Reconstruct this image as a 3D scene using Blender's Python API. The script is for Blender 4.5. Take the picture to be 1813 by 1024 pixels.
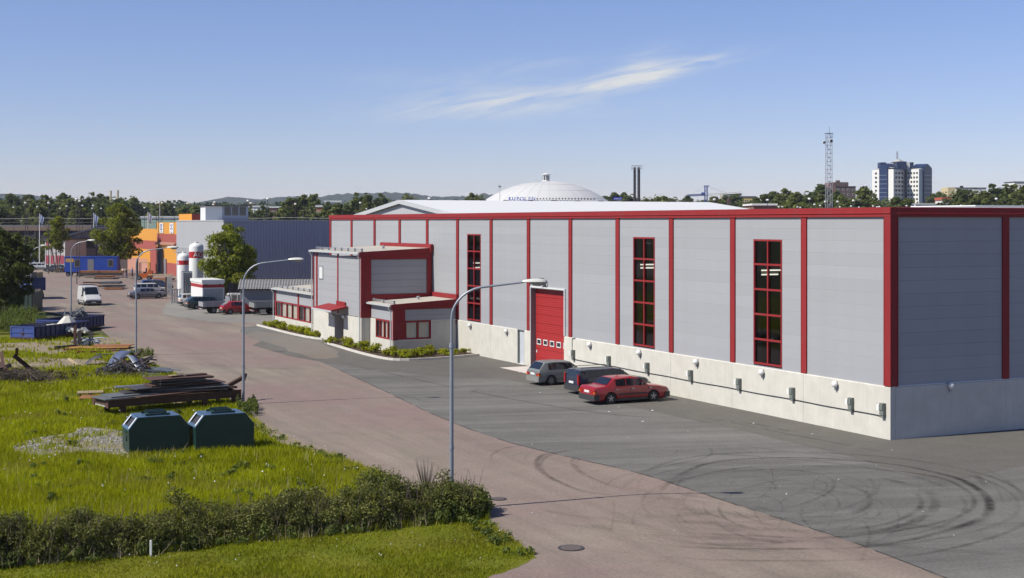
import bpy, bmesh, math, random
import numpy as np
from mathutils import Vector, Matrix, noise as mnoise

for _o in list(bpy.data.objects):
    bpy.data.objects.remove(_o)
SC = bpy.context.scene
COL = SC.collection
R = math.radians

# ------------------------------------------------------------------ camera
FPX, CX, HOR, CH = 2477.0, 906.5, 394.0, 9.75      # focal length, centre column, horizon row (photo pixels), eye height
cd = bpy.data.cameras.new('camera')
cam = bpy.data.objects.new('camera', cd)
COL.objects.link(cam)
cam.location = (0, 0, CH)
cam.rotation_euler = (R(90), 0, 0)
cd.sensor_width = 36.0
cd.lens = 36.0 * FPX / 1813.0
cd.shift_y = -(512 - HOR) / 1813.0
cd.clip_start = 0.5
cd.clip_end = 30000
SC.camera = cam

# ------------------------------------------------------------------ sky and sun
SUN_AZ, SUN_EL = R(22.4), R(45)                    # direction the shadows run, in the ground plane; height of the sun
sv = Vector((-math.cos(SUN_AZ) * math.cos(SUN_EL), -math.sin(SUN_AZ) * math.cos(SUN_EL), math.sin(SUN_EL)))
sd = bpy.data.lights.new('sun', 'SUN')
sd.energy = 5.0
sd.angle = R(0.53)
sd.color = (1.0, 0.95, 0.86)
sun = bpy.data.objects.new('sun', sd)
COL.objects.link(sun)
sun.rotation_euler = sv.to_track_quat('Z', 'Y').to_euler()
sun.location = (-60, -30, 80)

world = bpy.data.worlds.new('World')
SC.world = world
world.use_nodes = True
wn, wl = world.node_tree.nodes, world.node_tree.links
bg = wn['Background']
sky = wn.new('ShaderNodeTexSky')
sky.sky_type = 'NISHITA'
sky.sun_disc = False
sky.sun_elevation = SUN_EL
sky.sun_rotation = math.atan2(sv.x, sv.y)
sky.altitude = 100
sky.air_density = 1.0
sky.dust_density = 0.0
sky.ozone_density = 3.0
SKY_STRENGTH = 0.0716
bg.inputs['Strength'].default_value = SKY_STRENGTH
SC.view_settings.view_transform = 'Standard'
SC.view_settings.look = 'None'
SC.view_settings.gamma = 1.0
SC.view_settings.use_curve_mapping = False
SC.view_settings.exposure = 0.36
SC.cycles.transparent_max_bounces = 48


def wmath(op, a, b=None, c=None, tree=None, clamp=False):
    t = tree or world.node_tree
    n = t.nodes.new('ShaderNodeMath')
    n.operation = op
    n.use_clamp = clamp
    for i, v in enumerate((a, b, c)):
        if v is None:
            continue
        if isinstance(v, (int, float)):
            n.inputs[i].default_value = v
        else:
            t.links.new(v, n.inputs[i])
    return n.outputs[0]


def make_sky():
    # thin wind-drawn cirrus over the right half: a streak in azimuth / elevation (tangents)
    tc = wn.new('ShaderNodeTexCoord')
    sp = wn.new('ShaderNodeSeparateXYZ')
    wl.new(tc.outputs['Generated'], sp.inputs[0])
    yy = wmath('MAXIMUM', sp.outputs[1], 0.05)
    a = wmath('DIVIDE', sp.outputs[0], yy)
    e = wmath('DIVIDE', sp.outputs[2], yy)
    cb = wn.new('ShaderNodeCombineXYZ')
    wl.new(a, cb.inputs[0])
    wl.new(e, cb.inputs[1])
    mp = wn.new('ShaderNodeMapping')
    mr = wn.new('ShaderNodeMapping')
    mr.inputs['Rotation'].default_value = (0, 0, R(-11))
    wl.new(cb.outputs[0], mr.inputs['Vector'])
    mp.inputs['Scale'].default_value = (16, 110, 1)
    wl.new(mr.outputs[0], mp.inputs['Vector'])
    nz = wn.new('ShaderNodeTexNoise')
    nz.inputs['Scale'].default_value = 1.0
    nz.inputs['Detail'].default_value = 10
    nz.inputs['Roughness'].default_value = 0.62
    nz.inputs['Distortion'].default_value = 1.1
    wl.new(mp.outputs[0], nz.inputs['Vector'])

    def streak(a0, e0, slope, curve, sa, se, amp):
        da = wmath('SUBTRACT', a, a0)
        mid = wmath('ADD', wmath('MULTIPLY_ADD', da, slope, e0), wmath('MULTIPLY', wmath('MULTIPLY', da, da), curve))
        de = wmath('DIVIDE', wmath('SUBTRACT', e, mid), se)
        dd = wmath('DIVIDE', da, sa)
        q = wmath('ADD', wmath('MULTIPLY', de, de), wmath('MULTIPLY', dd, dd))
        return wmath('MULTIPLY', wmath('EXPONENT', wmath('MULTIPLY', q, -1.0)), amp)
    m = streak(0.045, 0.0945, 0.17, 0.0, 0.065, 0.0062, 0.85)
    m = wmath('ADD', m, streak(-0.025, 0.0868, 0.07, 0.0, 0.065, 0.0095, 0.60))
    m = wmath('ADD', m, streak(0.115, 0.1100, 0.22, 0.0, 0.048, 0.0048, 0.90))
    m = wmath('ADD', m, streak(0.090, 0.1085, 0.30, 0.0, 0.026, 0.0110, 0.75))
    m = wmath('ADD', m, streak(0.010, 0.1110, 0.10, 0.0, 0.045, 0.0065, 0.22))
    m = wmath('ADD', m, streak(-0.060, 0.1010, -0.05, 0.0, 0.080, 0.0080, 0.12))
    m = wmath('ADD', m, streak(0.02, 0.080, 0.03, 0.0, 0.095, 0.0060, 0.28))
    nn = wmath('MULTIPLY', wmath('SUBTRACT', nz.outputs[0], 0.33, clamp=True), 3.0, clamp=True)
    m = wmath('MULTIPLY', m, nn)
    m = wmath('MULTIPLY', m, wmath('GREATER_THAN', sp.outputs[1], 0.06), clamp=True)
    mx = wn.new('ShaderNodeMix')
    mx.data_type = 'RGBA'
    wl.new(m, mx.inputs['Factor'])
    hs = wn.new('ShaderNodeHueSaturation')
    hs.inputs['Saturation'].default_value = 1.0
    wl.new(sky.outputs[0], hs.inputs['Color'])
    tn = wn.new('ShaderNodeMix')                   # a slightly violet-blue cast over the whole sky
    tn.data_type = 'RGBA'
    tn.blend_type = 'MULTIPLY'
    tn.inputs['Factor'].default_value = 1
    tn.inputs['B'].default_value = (0.97, 0.955, 1.27, 1)
    wl.new(hs.outputs[0], tn.inputs['A'])
    wl.new(tn.outputs['Result'], mx.inputs['A'])
    mx.inputs['B'].default_value = (7.8, 8.0, 8.2, 1)
    wl.new(mx.outputs['Result'], bg.inputs['Color'])


make_sky()

# ------------------------------------------------------------------ places
BA = math.atan2(1206.5, 2477)                      # the warehouse is turned by this angle
VX, VY = math.cos(BA), math.sin(BA)                # v: along the short side (local +x); u: along the long front (local +y)
UX, UY = -VY, VX
CXW, CYW = 16.93, 62.58                            # its near corner


def G(px, py, z=0.0):                              # pixel of the photograph -> point on the ground
    Y = FPX * (CH - z) / (py - HOR)
    return ((px - CX) / FPX * Y, Y)


def A(px, Y):
    return ((px - CX) / FPX * Y, Y)


def ZA(py, Y):
    return CH - (py - HOR) * Y / FPX


def L(X, Y):                                       # world -> warehouse frame
    dx, dy = X - CXW, Y - CYW
    return (dx * VX + dy * VY, dx * UX + dy * UY)


def W(x, s):                                       # warehouse frame -> world
    return (CXW + VX * x + UX * s, CYW + VY * x + UY * s)


# ------------------------------------------------------------------ mesh helpers
class MB:
    def __init__(self):
        self.v, self.f, self.m = [], [], []

    def poly(self, pts, m=0):
        b = len(self.v)
        self.v += [tuple(p) for p in pts]
        self.f.append(tuple(range(b, b + len(pts))))
        self.m.append(m)

    def box(self, x0, x1, y0, y1, z0, z1, m=0):
        b = len(self.v)
        self.v += [(x0, y0, z0), (x1, y0, z0), (x1, y1, z0), (x0, y1, z0), (x0, y0, z1), (x1, y0, z1), (x1, y1, z1), (x0, y1, z1)]
        for q in ((0, 3, 2, 1), (4, 5, 6, 7), (0, 1, 5, 4), (1, 2, 6, 5), (2, 3, 7, 6), (3, 0, 4, 7)):
            self.f.append(tuple(b + i for i in q))
            self.m.append(m)
        return self

    def obox(self, c, h, rot, m=0):                # oriented box: centre, half sizes, 3x3 rotation
        b = len(self.v)
        c = Vector(c)
        for sx, sy, sz in ((-1, -1, -1), (1, -1, -1), (1, 1, -1), (-1, 1, -1), (-1, -1, 1), (1, -1, 1), (1, 1, 1), (-1, 1, 1)):
            self.v.append(tuple(c + rot @ Vector((sx * h[0], sy * h[1], sz * h[2]))))
        for q in ((0, 3, 2, 1), (4, 5, 6, 7), (0, 1, 5, 4), (1, 2, 6, 5), (2, 3, 7, 6), (3, 0, 4, 7)):
            self.f.append(tuple(b + i for i in q))
            self.m.append(m)
        return self

    def beam(self, p0, p1, w, h, m=0, roll=0):     # box along a line, w sideways, h upwards
        p0, p1 = Vector(p0), Vector(p1)
        d = p1 - p0
        q = d.to_track_quat('X', 'Z').to_matrix() @ Matrix.Rotation(roll, 3, 'X')
        return self.obox((p0 + p1) / 2, (d.length / 2, w / 2, h / 2), q, m)

    def tube(self, pts, r, n=8, m=0, caps=True):
        pts = [Vector(p) for p in pts]
        rs = r if isinstance(r, (list, tuple)) else [r] * len(pts)
        b = len(self.v)
        ref = None
        for i, p in enumerate(pts):
            d = (pts[min(i + 1, len(pts) - 1)] - pts[max(i - 1, 0)]).normalized()
            if ref is None:
                ref = Vector((0, 0, 1)) if abs(d.z) < 0.9 else Vector((1, 0, 0))
            a = d.cross(ref).normalized()
            c = d.cross(a).normalized()
            ref = -c if abs(d.z) >= 0.0 else ref
            ref = (ref - d * ref.dot(d)).normalized()
            for k in range(n):
                t = 2 * math.pi * k / n
                self.v.append(tuple(p + a * math.cos(t) * rs[i] + ref * math.sin(t) * rs[i]))
        for i in range(len(pts) - 1):
            for k in range(n):
                k2 = (k + 1) % n
                self.f.append((b + i * n + k, b + i * n + k2, b + (i + 1) * n + k2, b + (i + 1) * n + k))
                self.m.append(m)
        if caps:
            self.f.append(tuple(b + k for k in range(n))[::-1])
            self.f.append(tuple(b + (len(pts) - 1) * n + k for k in range(n)))
            self.m += [m, m]
        return self

    def prism(self, prof, a0, a1, axis='y', m=0):  # 2-D outline pushed along an axis; prof in (x,z) for y, (y,z) for x, (x,y) for z
        b = len(self.v)
        n = len(prof)
        for a in (a0, a1):
            for p, q in prof:
                self.v.append({'y': (p, a, q), 'x': (a, p, q), 'z': (p, q, a)}[axis])
        for k in range(n):
            k2 = (k + 1) % n
            self.f.append((b + k, b + k2, b + n + k2, b + n + k))
            self.m.append(m)
        self.f.append(tuple(b + k for k in range(n))[::-1])
        self.f.append(tuple(b + n + k for k in range(n)))
        self.m += [m, m]
        return self

    def lathe(self, prof, n=16, c=(0, 0, 0), m=0, axis='z'):
        b = len(self.v)
        for r, z in prof:
            for k in range(n):
                t = 2 * math.pi * k / n
                p = (r * math.cos(t), r * math.sin(t), z)
                if axis == 'y':
                    p = (p[0], p[2], p[1])
                if axis == 'x':
                    p = (p[2], p[0], p[1])
                self.v.append((p[0] + c[0], p[1] + c[1], p[2] + c[2]))
        for i in range(len(prof) - 1):
            for k in range(n):
                k2 = (k + 1) % n
                self.f.append((b + i * n + k, b + i * n + k2, b + (i + 1) * n + k2, b + (i + 1) * n + k))
                self.m.append(m)
        if prof[0][0] > 1e-4:
            self.f.append(tuple(b + k for k in range(n))[::-1])
            self.m.append(m)
        if prof[-1][0] > 1e-4:
            self.f.append(tuple(b + (len(prof) - 1) * n + k for k in range(n)))
            self.m.append(m)
        return self

    def mesh(self, name, mats, smooth=False, fix=True):
        me = bpy.data.meshes.new(name)
        me.from_pydata(self.v, [], self.f)
        for mt in (mats if isinstance(mats, (list, tuple)) else [mats]):
            me.materials.append(mt)
        if isinstance(mats, (list, tuple)) and len(mats) > 1:
            me.polygons.foreach_set('material_index', self.m)
        if fix:
            bm = bmesh.new()
            bm.from_mesh(me)
            bmesh.ops.recalc_face_normals(bm, faces=bm.faces)
            bm.to_mesh(me)
            bm.free()
        if smooth:
            me.shade_smooth()
            me.set_sharp_from_angle(angle=R(smooth if smooth is not True else 40))
        me.update()
        return me

    def build(self, name, mats, parent=None, loc=None, rz=0.0, smooth=False, fix=True):
        return link(name, self.mesh(name, mats, smooth, fix), parent, loc, rz)


def link(name, me, parent=None, loc=None, rz=0.0, rot=None):
    o = bpy.data.objects.new(name, me)
    COL.objects.link(o)
    if parent is not None:
        o.parent = parent
    if loc is not None:
        o.location = loc if len(loc) == 3 else (loc[0], loc[1], 0)
    if rot is not None:
        o.rotation_euler = rot
    elif rz:
        o.rotation_euler = (0, 0, rz)
    return o


def thing(name, label, cat, loc=(0, 0, 0), rz=0.0, group=None):
    o = bpy.data.objects.new(name, None)
    COL.objects.link(o)
    o.location = loc if len(loc) == 3 else (loc[0], loc[1], 0)
    o.rotation_euler = (0, 0, rz)
    o.empty_display_size = 0.3
    o['label'] = label
    o['category'] = cat
    if group:
        o['group'] = group
    return o


def tag(o, label, cat, group=None):
    o['label'] = label
    o['category'] = cat
    if group:
        o['group'] = group
    return o


def struct(o, kind='structure'):
    o['kind'] = kind
    return o


def dup(root, loc, rz=None, label=None, group=None, scale=None):
    r = root.copy()
    COL.objects.link(r)
    r.location = loc if len(loc) == 3 else (loc[0], loc[1], 0)
    if rz is not None:
        r.rotation_euler = (0, 0, rz)
    if scale is not None:
        r.scale = scale if isinstance(scale, (tuple, list)) else (scale,) * 3
    if label:
        r['label'] = label
    if group:
        r['group'] = group
    for ch in list(root.children):
        c = ch.copy()
        COL.objects.link(c)
        c.parent = r
        for g in ch.children:
            d = g.copy()
            COL.objects.link(d)
            d.parent = c
    return r


# ------------------------------------------------------------------ materials
def newmat(name):
    m = bpy.data.materials.new(name)
    m.use_nodes = True
    t = m.node_tree
    return m, t, t.nodes['Principled BSDF']


def ramp(t, src, stops):
    n = t.nodes.new('ShaderNodeValToRGB')
    cr = n.color_ramp
    while len(cr.elements) < len(stops):
        cr.elements.new(0.5)
    for el, (p, c) in zip(cr.elements, stops):
        el.position = p
        el.color = (c[0], c[1], c[2], 1) if isinstance(c, (tuple, list)) else (c, c, c, 1)
    t.links.new(src, n.inputs[0])
    return n.outputs[0]


def noise(t, scale, detail=4, rough=0.55, vec=None, distort=0.0, map_scale=None, rotz=0.0, space='Object'):
    n = t.nodes.new('ShaderNodeTexNoise')
    n.inputs['Scale'].default_value = scale
    n.inputs['Detail'].default_value = detail
    n.inputs['Roughness'].default_value = rough
    n.inputs['Distortion'].default_value = distort
    if vec is None:
        tc = t.nodes.new('ShaderNodeTexCoord')
        vec = tc.outputs[space]
    if map_scale is not None or rotz:
        if rotz:                                   # turn first, then stretch
            mr = t.nodes.new('ShaderNodeMapping')
            mr.inputs['Rotation'].default_value = (0, 0, rotz)
            t.links.new(vec, mr.inputs['Vector'])
            vec = mr.outputs[0]
        mp = t.nodes.new('ShaderNodeMapping')
        mp.inputs['Scale'].default_value = map_scale or (1, 1, 1)
        t.links.new(vec, mp.inputs['Vector'])
        vec = mp.outputs[0]
    t.links.new(vec, n.inputs['Vector'])
    return n.outputs[0]


def mixc(t, fac, a, b, mode='MIX'):
    n = t.nodes.new('ShaderNodeMix')
    n.data_type = 'RGBA'
    n.blend_type = mode
    for key, v in (('Factor', fac), ('A', a), ('B', b)):
        if isinstance(v, (int, float)):
            n.inputs[key].default_value = v
        elif isinstance(v, (tuple, list)):
            n.inputs[key].default_value = (v[0], v[1], v[2], 1)
        else:
            t.links.new(v, n.inputs[key])
    return n.outputs['Result']


def bump(t, b, src, strength=0.3, dist=0.02):
    n = t.nodes.new('ShaderNodeBump')
    n.inputs['Strength'].default_value = strength
    n.inputs['Distance'].default_value = dist
    t.links.new(src, n.inputs['Height'])
    t.links.new(n.outputs[0], b.inputs['Normal'])


AL = 0.82                                          # one factor on every surface colour


def al(c):
    return tuple(v * AL for v in c)


def paint(name, col, rough=0.5, var=0.10, scale=3.0, metal=0.0, spec=0.5, objvar=0.0, dirt=None, dirt_amt=0.35, streak=False, coat=0.0, bumpy=0.0):
    col = al(col)
    dirt = al(dirt) if dirt else None
    m, t, b = newmat(name)
    f = noise(t, scale, 5, 0.6, map_scale=(1, 1, 0.15) if streak else None)
    lo = tuple(c * (1 - var) for c in col)
    hi = tuple(min(1, c * (1 + var)) for c in col)
    c = mixc(t, f, lo, hi)
    if objvar:
        oi = t.nodes.new('ShaderNodeObjectInfo')
        v = ramp(t, oi.outputs['Random'], [(0, 1 - objvar), (1, 1 + objvar)])
        c = mixc(t, 1.0, c, v, 'MULTIPLY')
    if dirt:
        g = ramp(t, noise(t, scale * 0.7, 8, 0.7), [(0.5, 0), (0.72, dirt_amt)])
        c = mixc(t, g, c, dirt)
    t.links.new(c, b.inputs['Base Color'])
    b.inputs['Roughness'].default_value = rough
    b.inputs['Metallic'].default_value = metal
    b.inputs['Specular IOR Level'].default_value = spec
    b.inputs['Coat Weight'].default_value = coat
    b.inputs['Coat Roughness'].default_value = 0.08
    if bumpy:
        bump(t, b, noise(t, scale * 6, 5), bumpy, 0.01)
    return m


def foliage_mat(name, dark, light, transl=0.35, tint=None, patch=None):
    dark, light = al(dark), al(light)
    tint = al(tint) if tint else None
    patch = al(patch) if patch else None
    m = bpy.data.materials.new(name)
    m.use_nodes = True
    t = m.node_tree
    t.nodes.clear()
    out = t.nodes.new('ShaderNodeOutputMaterial')
    ge = t.nodes.new('ShaderNodeNewGeometry')
    c = mixc(t, ge.outputs['Random Per Island'], dark, light)
    big = ramp(t, noise(t, 0.45, 3), [(0.35, 0.72), (0.65, 1.2)])
    c = mixc(t, 1.0, c, big, 'MULTIPLY')
    if patch:                                      # drier and ranker areas
        c = mixc(t, ramp(t, noise(t, 0.22, 6, 0.65), [(0.52, 0), (0.68, 0.6)]), c, patch)
        c = mixc(t, ramp(t, noise(t, 0.9, 5, 0.7), [(0.52, 0), (0.72, 0.32)]), c, tuple(v * .5 for v in dark))
    oi = t.nodes.new('ShaderNodeObjectInfo')
    if tint:
        c = mixc(t, wmath('MULTIPLY', oi.outputs['Random'], 0.6, tree=t), c, tint)
    v = ramp(t, oi.outputs['Random'], [(0, 0.85), (1, 1.15)])
    c = mixc(t, 1.0, c, v, 'MULTIPLY')
    d = t.nodes.new('ShaderNodeBsdfPrincipled')
    d.inputs['Roughness'].default_value = 0.55
    d.inputs['Specular IOR Level'].default_value = 0.12
    tr = t.nodes.new('ShaderNodeBsdfTranslucent')
    mx = t.nodes.new('ShaderNodeMixShader')
    mx.inputs[0].default_value = transl
    t.links.new(c, d.inputs['Base Color'])
    c2 = mixc(t, 1.0, c, (1.25, 1.25, 0.6), 'MULTIPLY')
    t.links.new(c2, tr.inputs['Color'])
    t.links.new(d.outputs[0], mx.inputs[1])
    t.links.new(tr.outputs[0], mx.inputs[2])
    t.links.new(mx.outputs[0], out.inputs[0])
    return m


M = {}
M['clad'] = paint('grey_cladding', (0.364, 0.373, 0.388), 0.5, 0.035, 0.5, spec=0.28, objvar=0.03, dirt=(0.31, 0.31, 0.31), dirt_amt=0.35, streak=True)
M['red'] = paint('red_trim', (0.275, 0.024, 0.026), 0.6, 0.10, 1.2, spec=0.22, objvar=0.06, dirt=(0.20, 0.06, 0.055), dirt_amt=0.35, streak=True)
M['red_door'] = paint('red_door_paint', (0.36, 0.018, 0.018), 0.55, 0.05, 2.0)
M['white'] = paint('white_paint', (0.78, 0.78, 0.75), 0.5, 0.03, 2.0)
M['white_metal'] = paint('white_sheet', (0.70, 0.71, 0.70), 0.45, 0.04, 1.0)
M['galv'] = paint('galvanised_steel', (0.42, 0.44, 0.47), 0.42, 0.12, 4.0, metal=0.55)
M['pole'] = paint('lamp_pole_steel', (0.30, 0.33, 0.38), 0.45, 0.12, 5.0, metal=0.35, streak=True)
M['dark'] = paint('dark_metal', (0.03, 0.03, 0.033), 0.5, 0.2, 3.0)
M['black'] = paint('black_rubber', (0.016, 0.016, 0.017), 0.75, 0.2, 6.0)
M['box_green'] = paint('box_grey_green', (0.17, 0.19, 0.17), 0.5, 0.1, 4.0)
M['roof_beige'] = paint('beige_roofing_felt', (0.47, 0.44, 0.37), 0.85, 0.1, 2.0, dirt=(0.25, 0.22, 0.17), dirt_amt=0.3)
M['grey_trim'] = paint('grey_gutter', (0.50, 0.52, 0.52), 0.4, 0.05, 3.0)
M['rust'] = paint('rusty_steel', (0.085, 0.040, 0.026), 0.85, 0.45, 2.0, dirt=(0.05, 0.03, 0.025), dirt_amt=0.7, bumpy=0.4)
M['rust_light'] = paint('orange_rust', (0.30, 0.12, 0.045), 0.85, 0.3, 2.0, dirt=(0.12, 0.06, 0.035), dirt_amt=0.6)
M['dark_steel'] = paint('mill_scale_steel', (0.055, 0.05, 0.05), 0.55, 0.35, 1.5, dirt=(0.12, 0.055, 0.03), dirt_amt=0.5)
M['steel_plate'] = paint('grey_steel_plate', (0.13, 0.14, 0.14), 0.55, 0.25, 1.2, dirt=(0.10, 0.06, 0.04), dirt_amt=0.4)
M['skip_blue'] = paint('blue_skip_paint', (0.010, 0.024, 0.12), 0.5, 0.15, 2.0, dirt=(0.10, 0.08, 0.08), dirt_amt=0.45)  # skip blue with the shade of the unlit sides painted in
M['cabin_blue'] = paint('blue_cabin_paint', (0.012, 0.060, 0.36), 0.5, 0.10, 1.0)
M['bin_green'] = paint('dark_green_paint', (0.010, 0.042, 0.036), 0.38, 0.25, 1.6, dirt=(0.05, 0.07, 0.06), dirt_amt=0.3)
M['bin_top'] = paint('faded_green_blue_lid', (0.055, 0.105, 0.17), 0.35, 0.2, 1.5, dirt=(0.16, 0.2, 0.24), dirt_amt=0.4)
M['wood'] = paint('pale_wood', (0.50, 0.38, 0.22), 0.8, 0.2, 5.0)
M['wood_grey'] = paint('weathered_wood', (0.26, 0.22, 0.17), 0.85, 0.25, 5.0)
M['bark'] = paint('tree_bark', (0.10, 0.08, 0.06), 0.9, 0.3, 6.0, bumpy=0.6)
M['twig'] = paint('dry_twigs', (0.13, 0.10, 0.075), 0.9, 0.3, 6.0)
M['orange'] = paint('orange_facade', (0.68, 0.31, 0.04), 0.6, 0.06, 1.0)
M['brick_red'] = paint('dull_red_facade', (0.36, 0.085, 0.065), 0.65, 0.07, 1.0)
M['glass_dark'] = None


def concrete_mat(name, base=(0.60, 0.58, 0.51), streak=True):
    base = al(base)
    m, t, b = newmat(name)
    f = noise(t, 1.2, 8, 0.62)
    c = mixc(t, ramp(t, f, [(0.3, 0), (0.7, 1)]), tuple(v * 0.90 for v in base), tuple(min(1, v * 1.07) for v in base))
    if streak:
        st = noise(t, 4.0, 6, 0.7, map_scale=(1.6, 1.6, 0.06))
        c = mixc(t, ramp(t, st, [(0.50, 0), (0.78, 0.32)]), c, tuple(v * 0.62 for v in base))
    pin = noise(t, 45, 2, 0.5)
    c = mixc(t, ramp(t, pin, [(0.64, 0), (0.72, 0.25)]), c, tuple(v * 0.6 for v in base))
    oi = t.nodes.new('ShaderNodeObjectInfo')
    c = mixc(t, 1.0, c, ramp(t, oi.outputs['Random'], [(0, 0.96), (1, 1.04)]), 'MULTIPLY')
    t.links.new(c, b.inputs['Base Color'])
    b.inputs['Roughness'].default_value = 0.85
    b.inputs['Specular IOR Level'].default_value = 0.3
    bump(t, b, f, 0.15, 0.02)
    return m


M['concrete'] = concrete_mat('cast_concrete')
M['kerb'] = concrete_mat('kerb_concrete', (0.62, 0.59, 0.53), False)


def glass_mat(name, col=(0.012, 0.016, 0.02), alpha=0.45, rough=0.04):
    m = bpy.data.materials.new(name)
    m.use_nodes = True
    t = m.node_tree
    t.nodes.clear()
    out = t.nodes.new('ShaderNodeOutputMaterial')
    tr = t.nodes.new('ShaderNodeBsdfTransparent')
    tr.inputs[0].default_value = (alpha, alpha, alpha, 1)
    gl = t.nodes.new('ShaderNodeBsdfGlossy')
    gl.inputs['Roughness'].default_value = rough
    gl.inputs['Color'].default_value = (0.9, 0.92, 0.95, 1)
    ge = t.nodes.new('ShaderNodeNewGeometry')
    dt = t.nodes.new('ShaderNodeVectorMath')
    dt.operation = 'DOT_PRODUCT'
    t.links.new(ge.outputs['Incoming'], dt.inputs[0])
    t.links.new(ge.outputs['Normal'], dt.inputs[1])
    fac = wmath('SUBTRACT', 1.0, wmath('ABSOLUTE', dt.outputs['Value'], tree=t), tree=t)
    fac = wmath('MULTIPLY_ADD', wmath('POWER', fac, 5.0, tree=t), 0.92, 0.07, tree=t)
    mx = t.nodes.new('ShaderNodeMixShader')
    t.links.new(fac, mx.inputs[0])
    t.links.new(tr.outputs[0], mx.inputs[1])
    t.links.new(gl.outputs[0], mx.inputs[2])
    t.links.new(mx.outputs[0], out.inputs[0])
    return m


M['glass'] = glass_mat('window_glass', alpha=0.42)
M['glass_clear'] = glass_mat('clear_window_glass', alpha=0.85)
M['car_glass'] = paint('car_window_glass', (0.012, 0.016, 0.02), 0.06, 0.1, 1.0, spec=0.7)
M['pane_blue'] = paint('blue_tinted_glass', (0.018, 0.035, 0.10), 0.4, 0.15, 0.4, spec=0.25)
M['pane_dark'] = paint('dark_window_glass', (0.03, 0.035, 0.04), 0.10, 0.2, 0.5, spec=0.7)
M['curtain'] = paint('pale_curtain', (0.62, 0.58, 0.48), 0.8, 0.35, 1.2)


def emit(name, col, s):
    m, t, b = newmat(name)
    b.inputs['Base Color'].default_value = (*col, 1)
    b.inputs['Emission Color'].default_value = (*col, 1)
    b.inputs['Emission Strength'].default_value = s
    return m


# ground materials -------------------------------------------------
def asphalt_mat(name, lo, hi, tint=None, streak_rot=None, grit=0.25):
    lo, hi = al(lo), al(hi)
    tint = al(tint) if tint else None
    m, t, b = newmat(name)
    big = noise(t, 0.09, 7, 0.62, distort=0.4)
    c = mixc(t, ramp(t, big, [(0.32, 0), (0.68, 1)]), lo, hi)
    if streak_rot is not None:                     # wheel paths and sweeping marks run along the road
        st = noise(t, 1.0, 6, 0.65, map_scale=(0.75, 0.035, 1), rotz=streak_rot)
        c = mixc(t, ramp(t, st, [(0.40, 0), (0.68, 0.7)]), c, tuple(v * 0.72 for v in lo))
        st2 = noise(t, 1.0, 5, 0.65, map_scale=(0.5, 0.03, 1), rotz=streak_rot + 0.05)
        c = mixc(t, ramp(t, st2, [(0.48, 0), (0.72, 0.5)]), c, tuple(min(1, v * 1.25) for v in hi))
    if tint:
        t2 = noise(t, 0.05, 5, 0.6)
        c = mixc(t, ramp(t, t2, [(0.36, 0), (0.60, 0.9)]), c, tint)
    sp = noise(t, 9.0, 3, 0.7)
    c = mixc(t, 1.0, c, ramp(t, sp, [(0.25, 1 - grit), (0.75, 1 + grit)]), 'MULTIPLY')
    mo = noise(t, 0.8, 6, 0.7)
    c = mixc(t, 1.0, c, ramp(t, mo, [(0.3, 0.90), (0.7, 1.09)]), 'MULTIPLY')
    vo = t.nodes.new('ShaderNodeTexVoronoi')       # small pale specks of grit and litter
    vo.inputs['Scale'].default_value = 1.3
    tc = t.nodes.new('ShaderNodeTexCoord')
    t.links.new(tc.outputs['Object'], vo.inputs['Vector'])
    c = mixc(t, ramp(t, vo.outputs['Distance'], [(0.0, 0.25), (0.04, 0)]), c, (0.4, 0.38, 0.34))
    t.links.new(c, b.inputs['Base Color'])
    b.inputs['Roughness'].default_value = 0.88
    b.inputs['Specular IOR Level'].default_value = 0.3
    bump(t, b, sp, 0.35, 0.01)
    return m


M['road'] = asphalt_mat('worn_red_asphalt', (0.215, 0.180, 0.140), (0.305, 0.262, 0.200), (0.245, 0.172, 0.150), -BA)
M['lot'] = asphalt_mat('grey_asphalt', (0.138, 0.133, 0.118), (0.190, 0.183, 0.162), None, R(78))
M['lot_new'] = asphalt_mat('new_dark_asphalt', (0.116, 0.108, 0.093), (0.148, 0.138, 0.118), None, None)


def soil_mat(name, a, b2, c3, scale=0.6):
    a, b2, c3 = al(a), al(b2), al(c3)
    m, t, b = newmat(name)
    f = noise(t, scale, 9, 0.68)
    c = mixc(t, ramp(t, f, [(0.35, 0), (0.6, 1)]), a, b2)
    g = noise(t, scale * 7, 5, 0.7)
    c = mixc(t, ramp(t, g, [(0.5, 0), (0.7, 0.8)]), c, c3)
    t.links.new(c, b.inputs['Base Color'])
    b.inputs['Roughness'].default_value = 0.95
    b.inputs['Specular IOR Level'].default_value = 0.15
    bump(t, b, g, 0.8, 0.05)
    return m


M['country'] = soil_mat('far_fields', (0.07, 0.095, 0.03), (0.12, 0.11, 0.055), (0.05, 0.075, 0.025), 0.02)
M['grass_under'] = soil_mat('grassy_soil', (0.115, 0.145, 0.006), (0.165, 0.160, 0.014), (0.085, 0.110, 0.006), 0.35)
M['dirt'] = soil_mat('trodden_dirt', (0.24, 0.19, 0.135), (0.31, 0.255, 0.185), (0.17, 0.15, 0.09), 0.5)
M['gravel'] = soil_mat('pale_gravel', (0.27, 0.235, 0.17), (0.20, 0.17, 0.11), (0.38, 0.36, 0.32), 1.4)
M['bed_soil'] = soil_mat('dark_bed_soil', (0.075, 0.050, 0.035), (0.11, 0.075, 0.05), (0.05, 0.035, 0.025), 2.0)
M['leaf'] = foliage_mat('leaves_fresh_green', (0.11, 0.145, 0.018), (0.33, 0.35, 0.05), 0.50)
M['leaf_mid'] = foliage_mat('leaves_mid_green', (0.06, 0.09, 0.020), (0.17, 0.20, 0.045), 0.40, (0.12, 0.12, 0.03))
M['leaf_far'] = foliage_mat('leaves_far', (0.13, 0.165, 0.045), (0.26, 0.29, 0.09), 0.50, (0.03, 0.055, 0.03))
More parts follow.
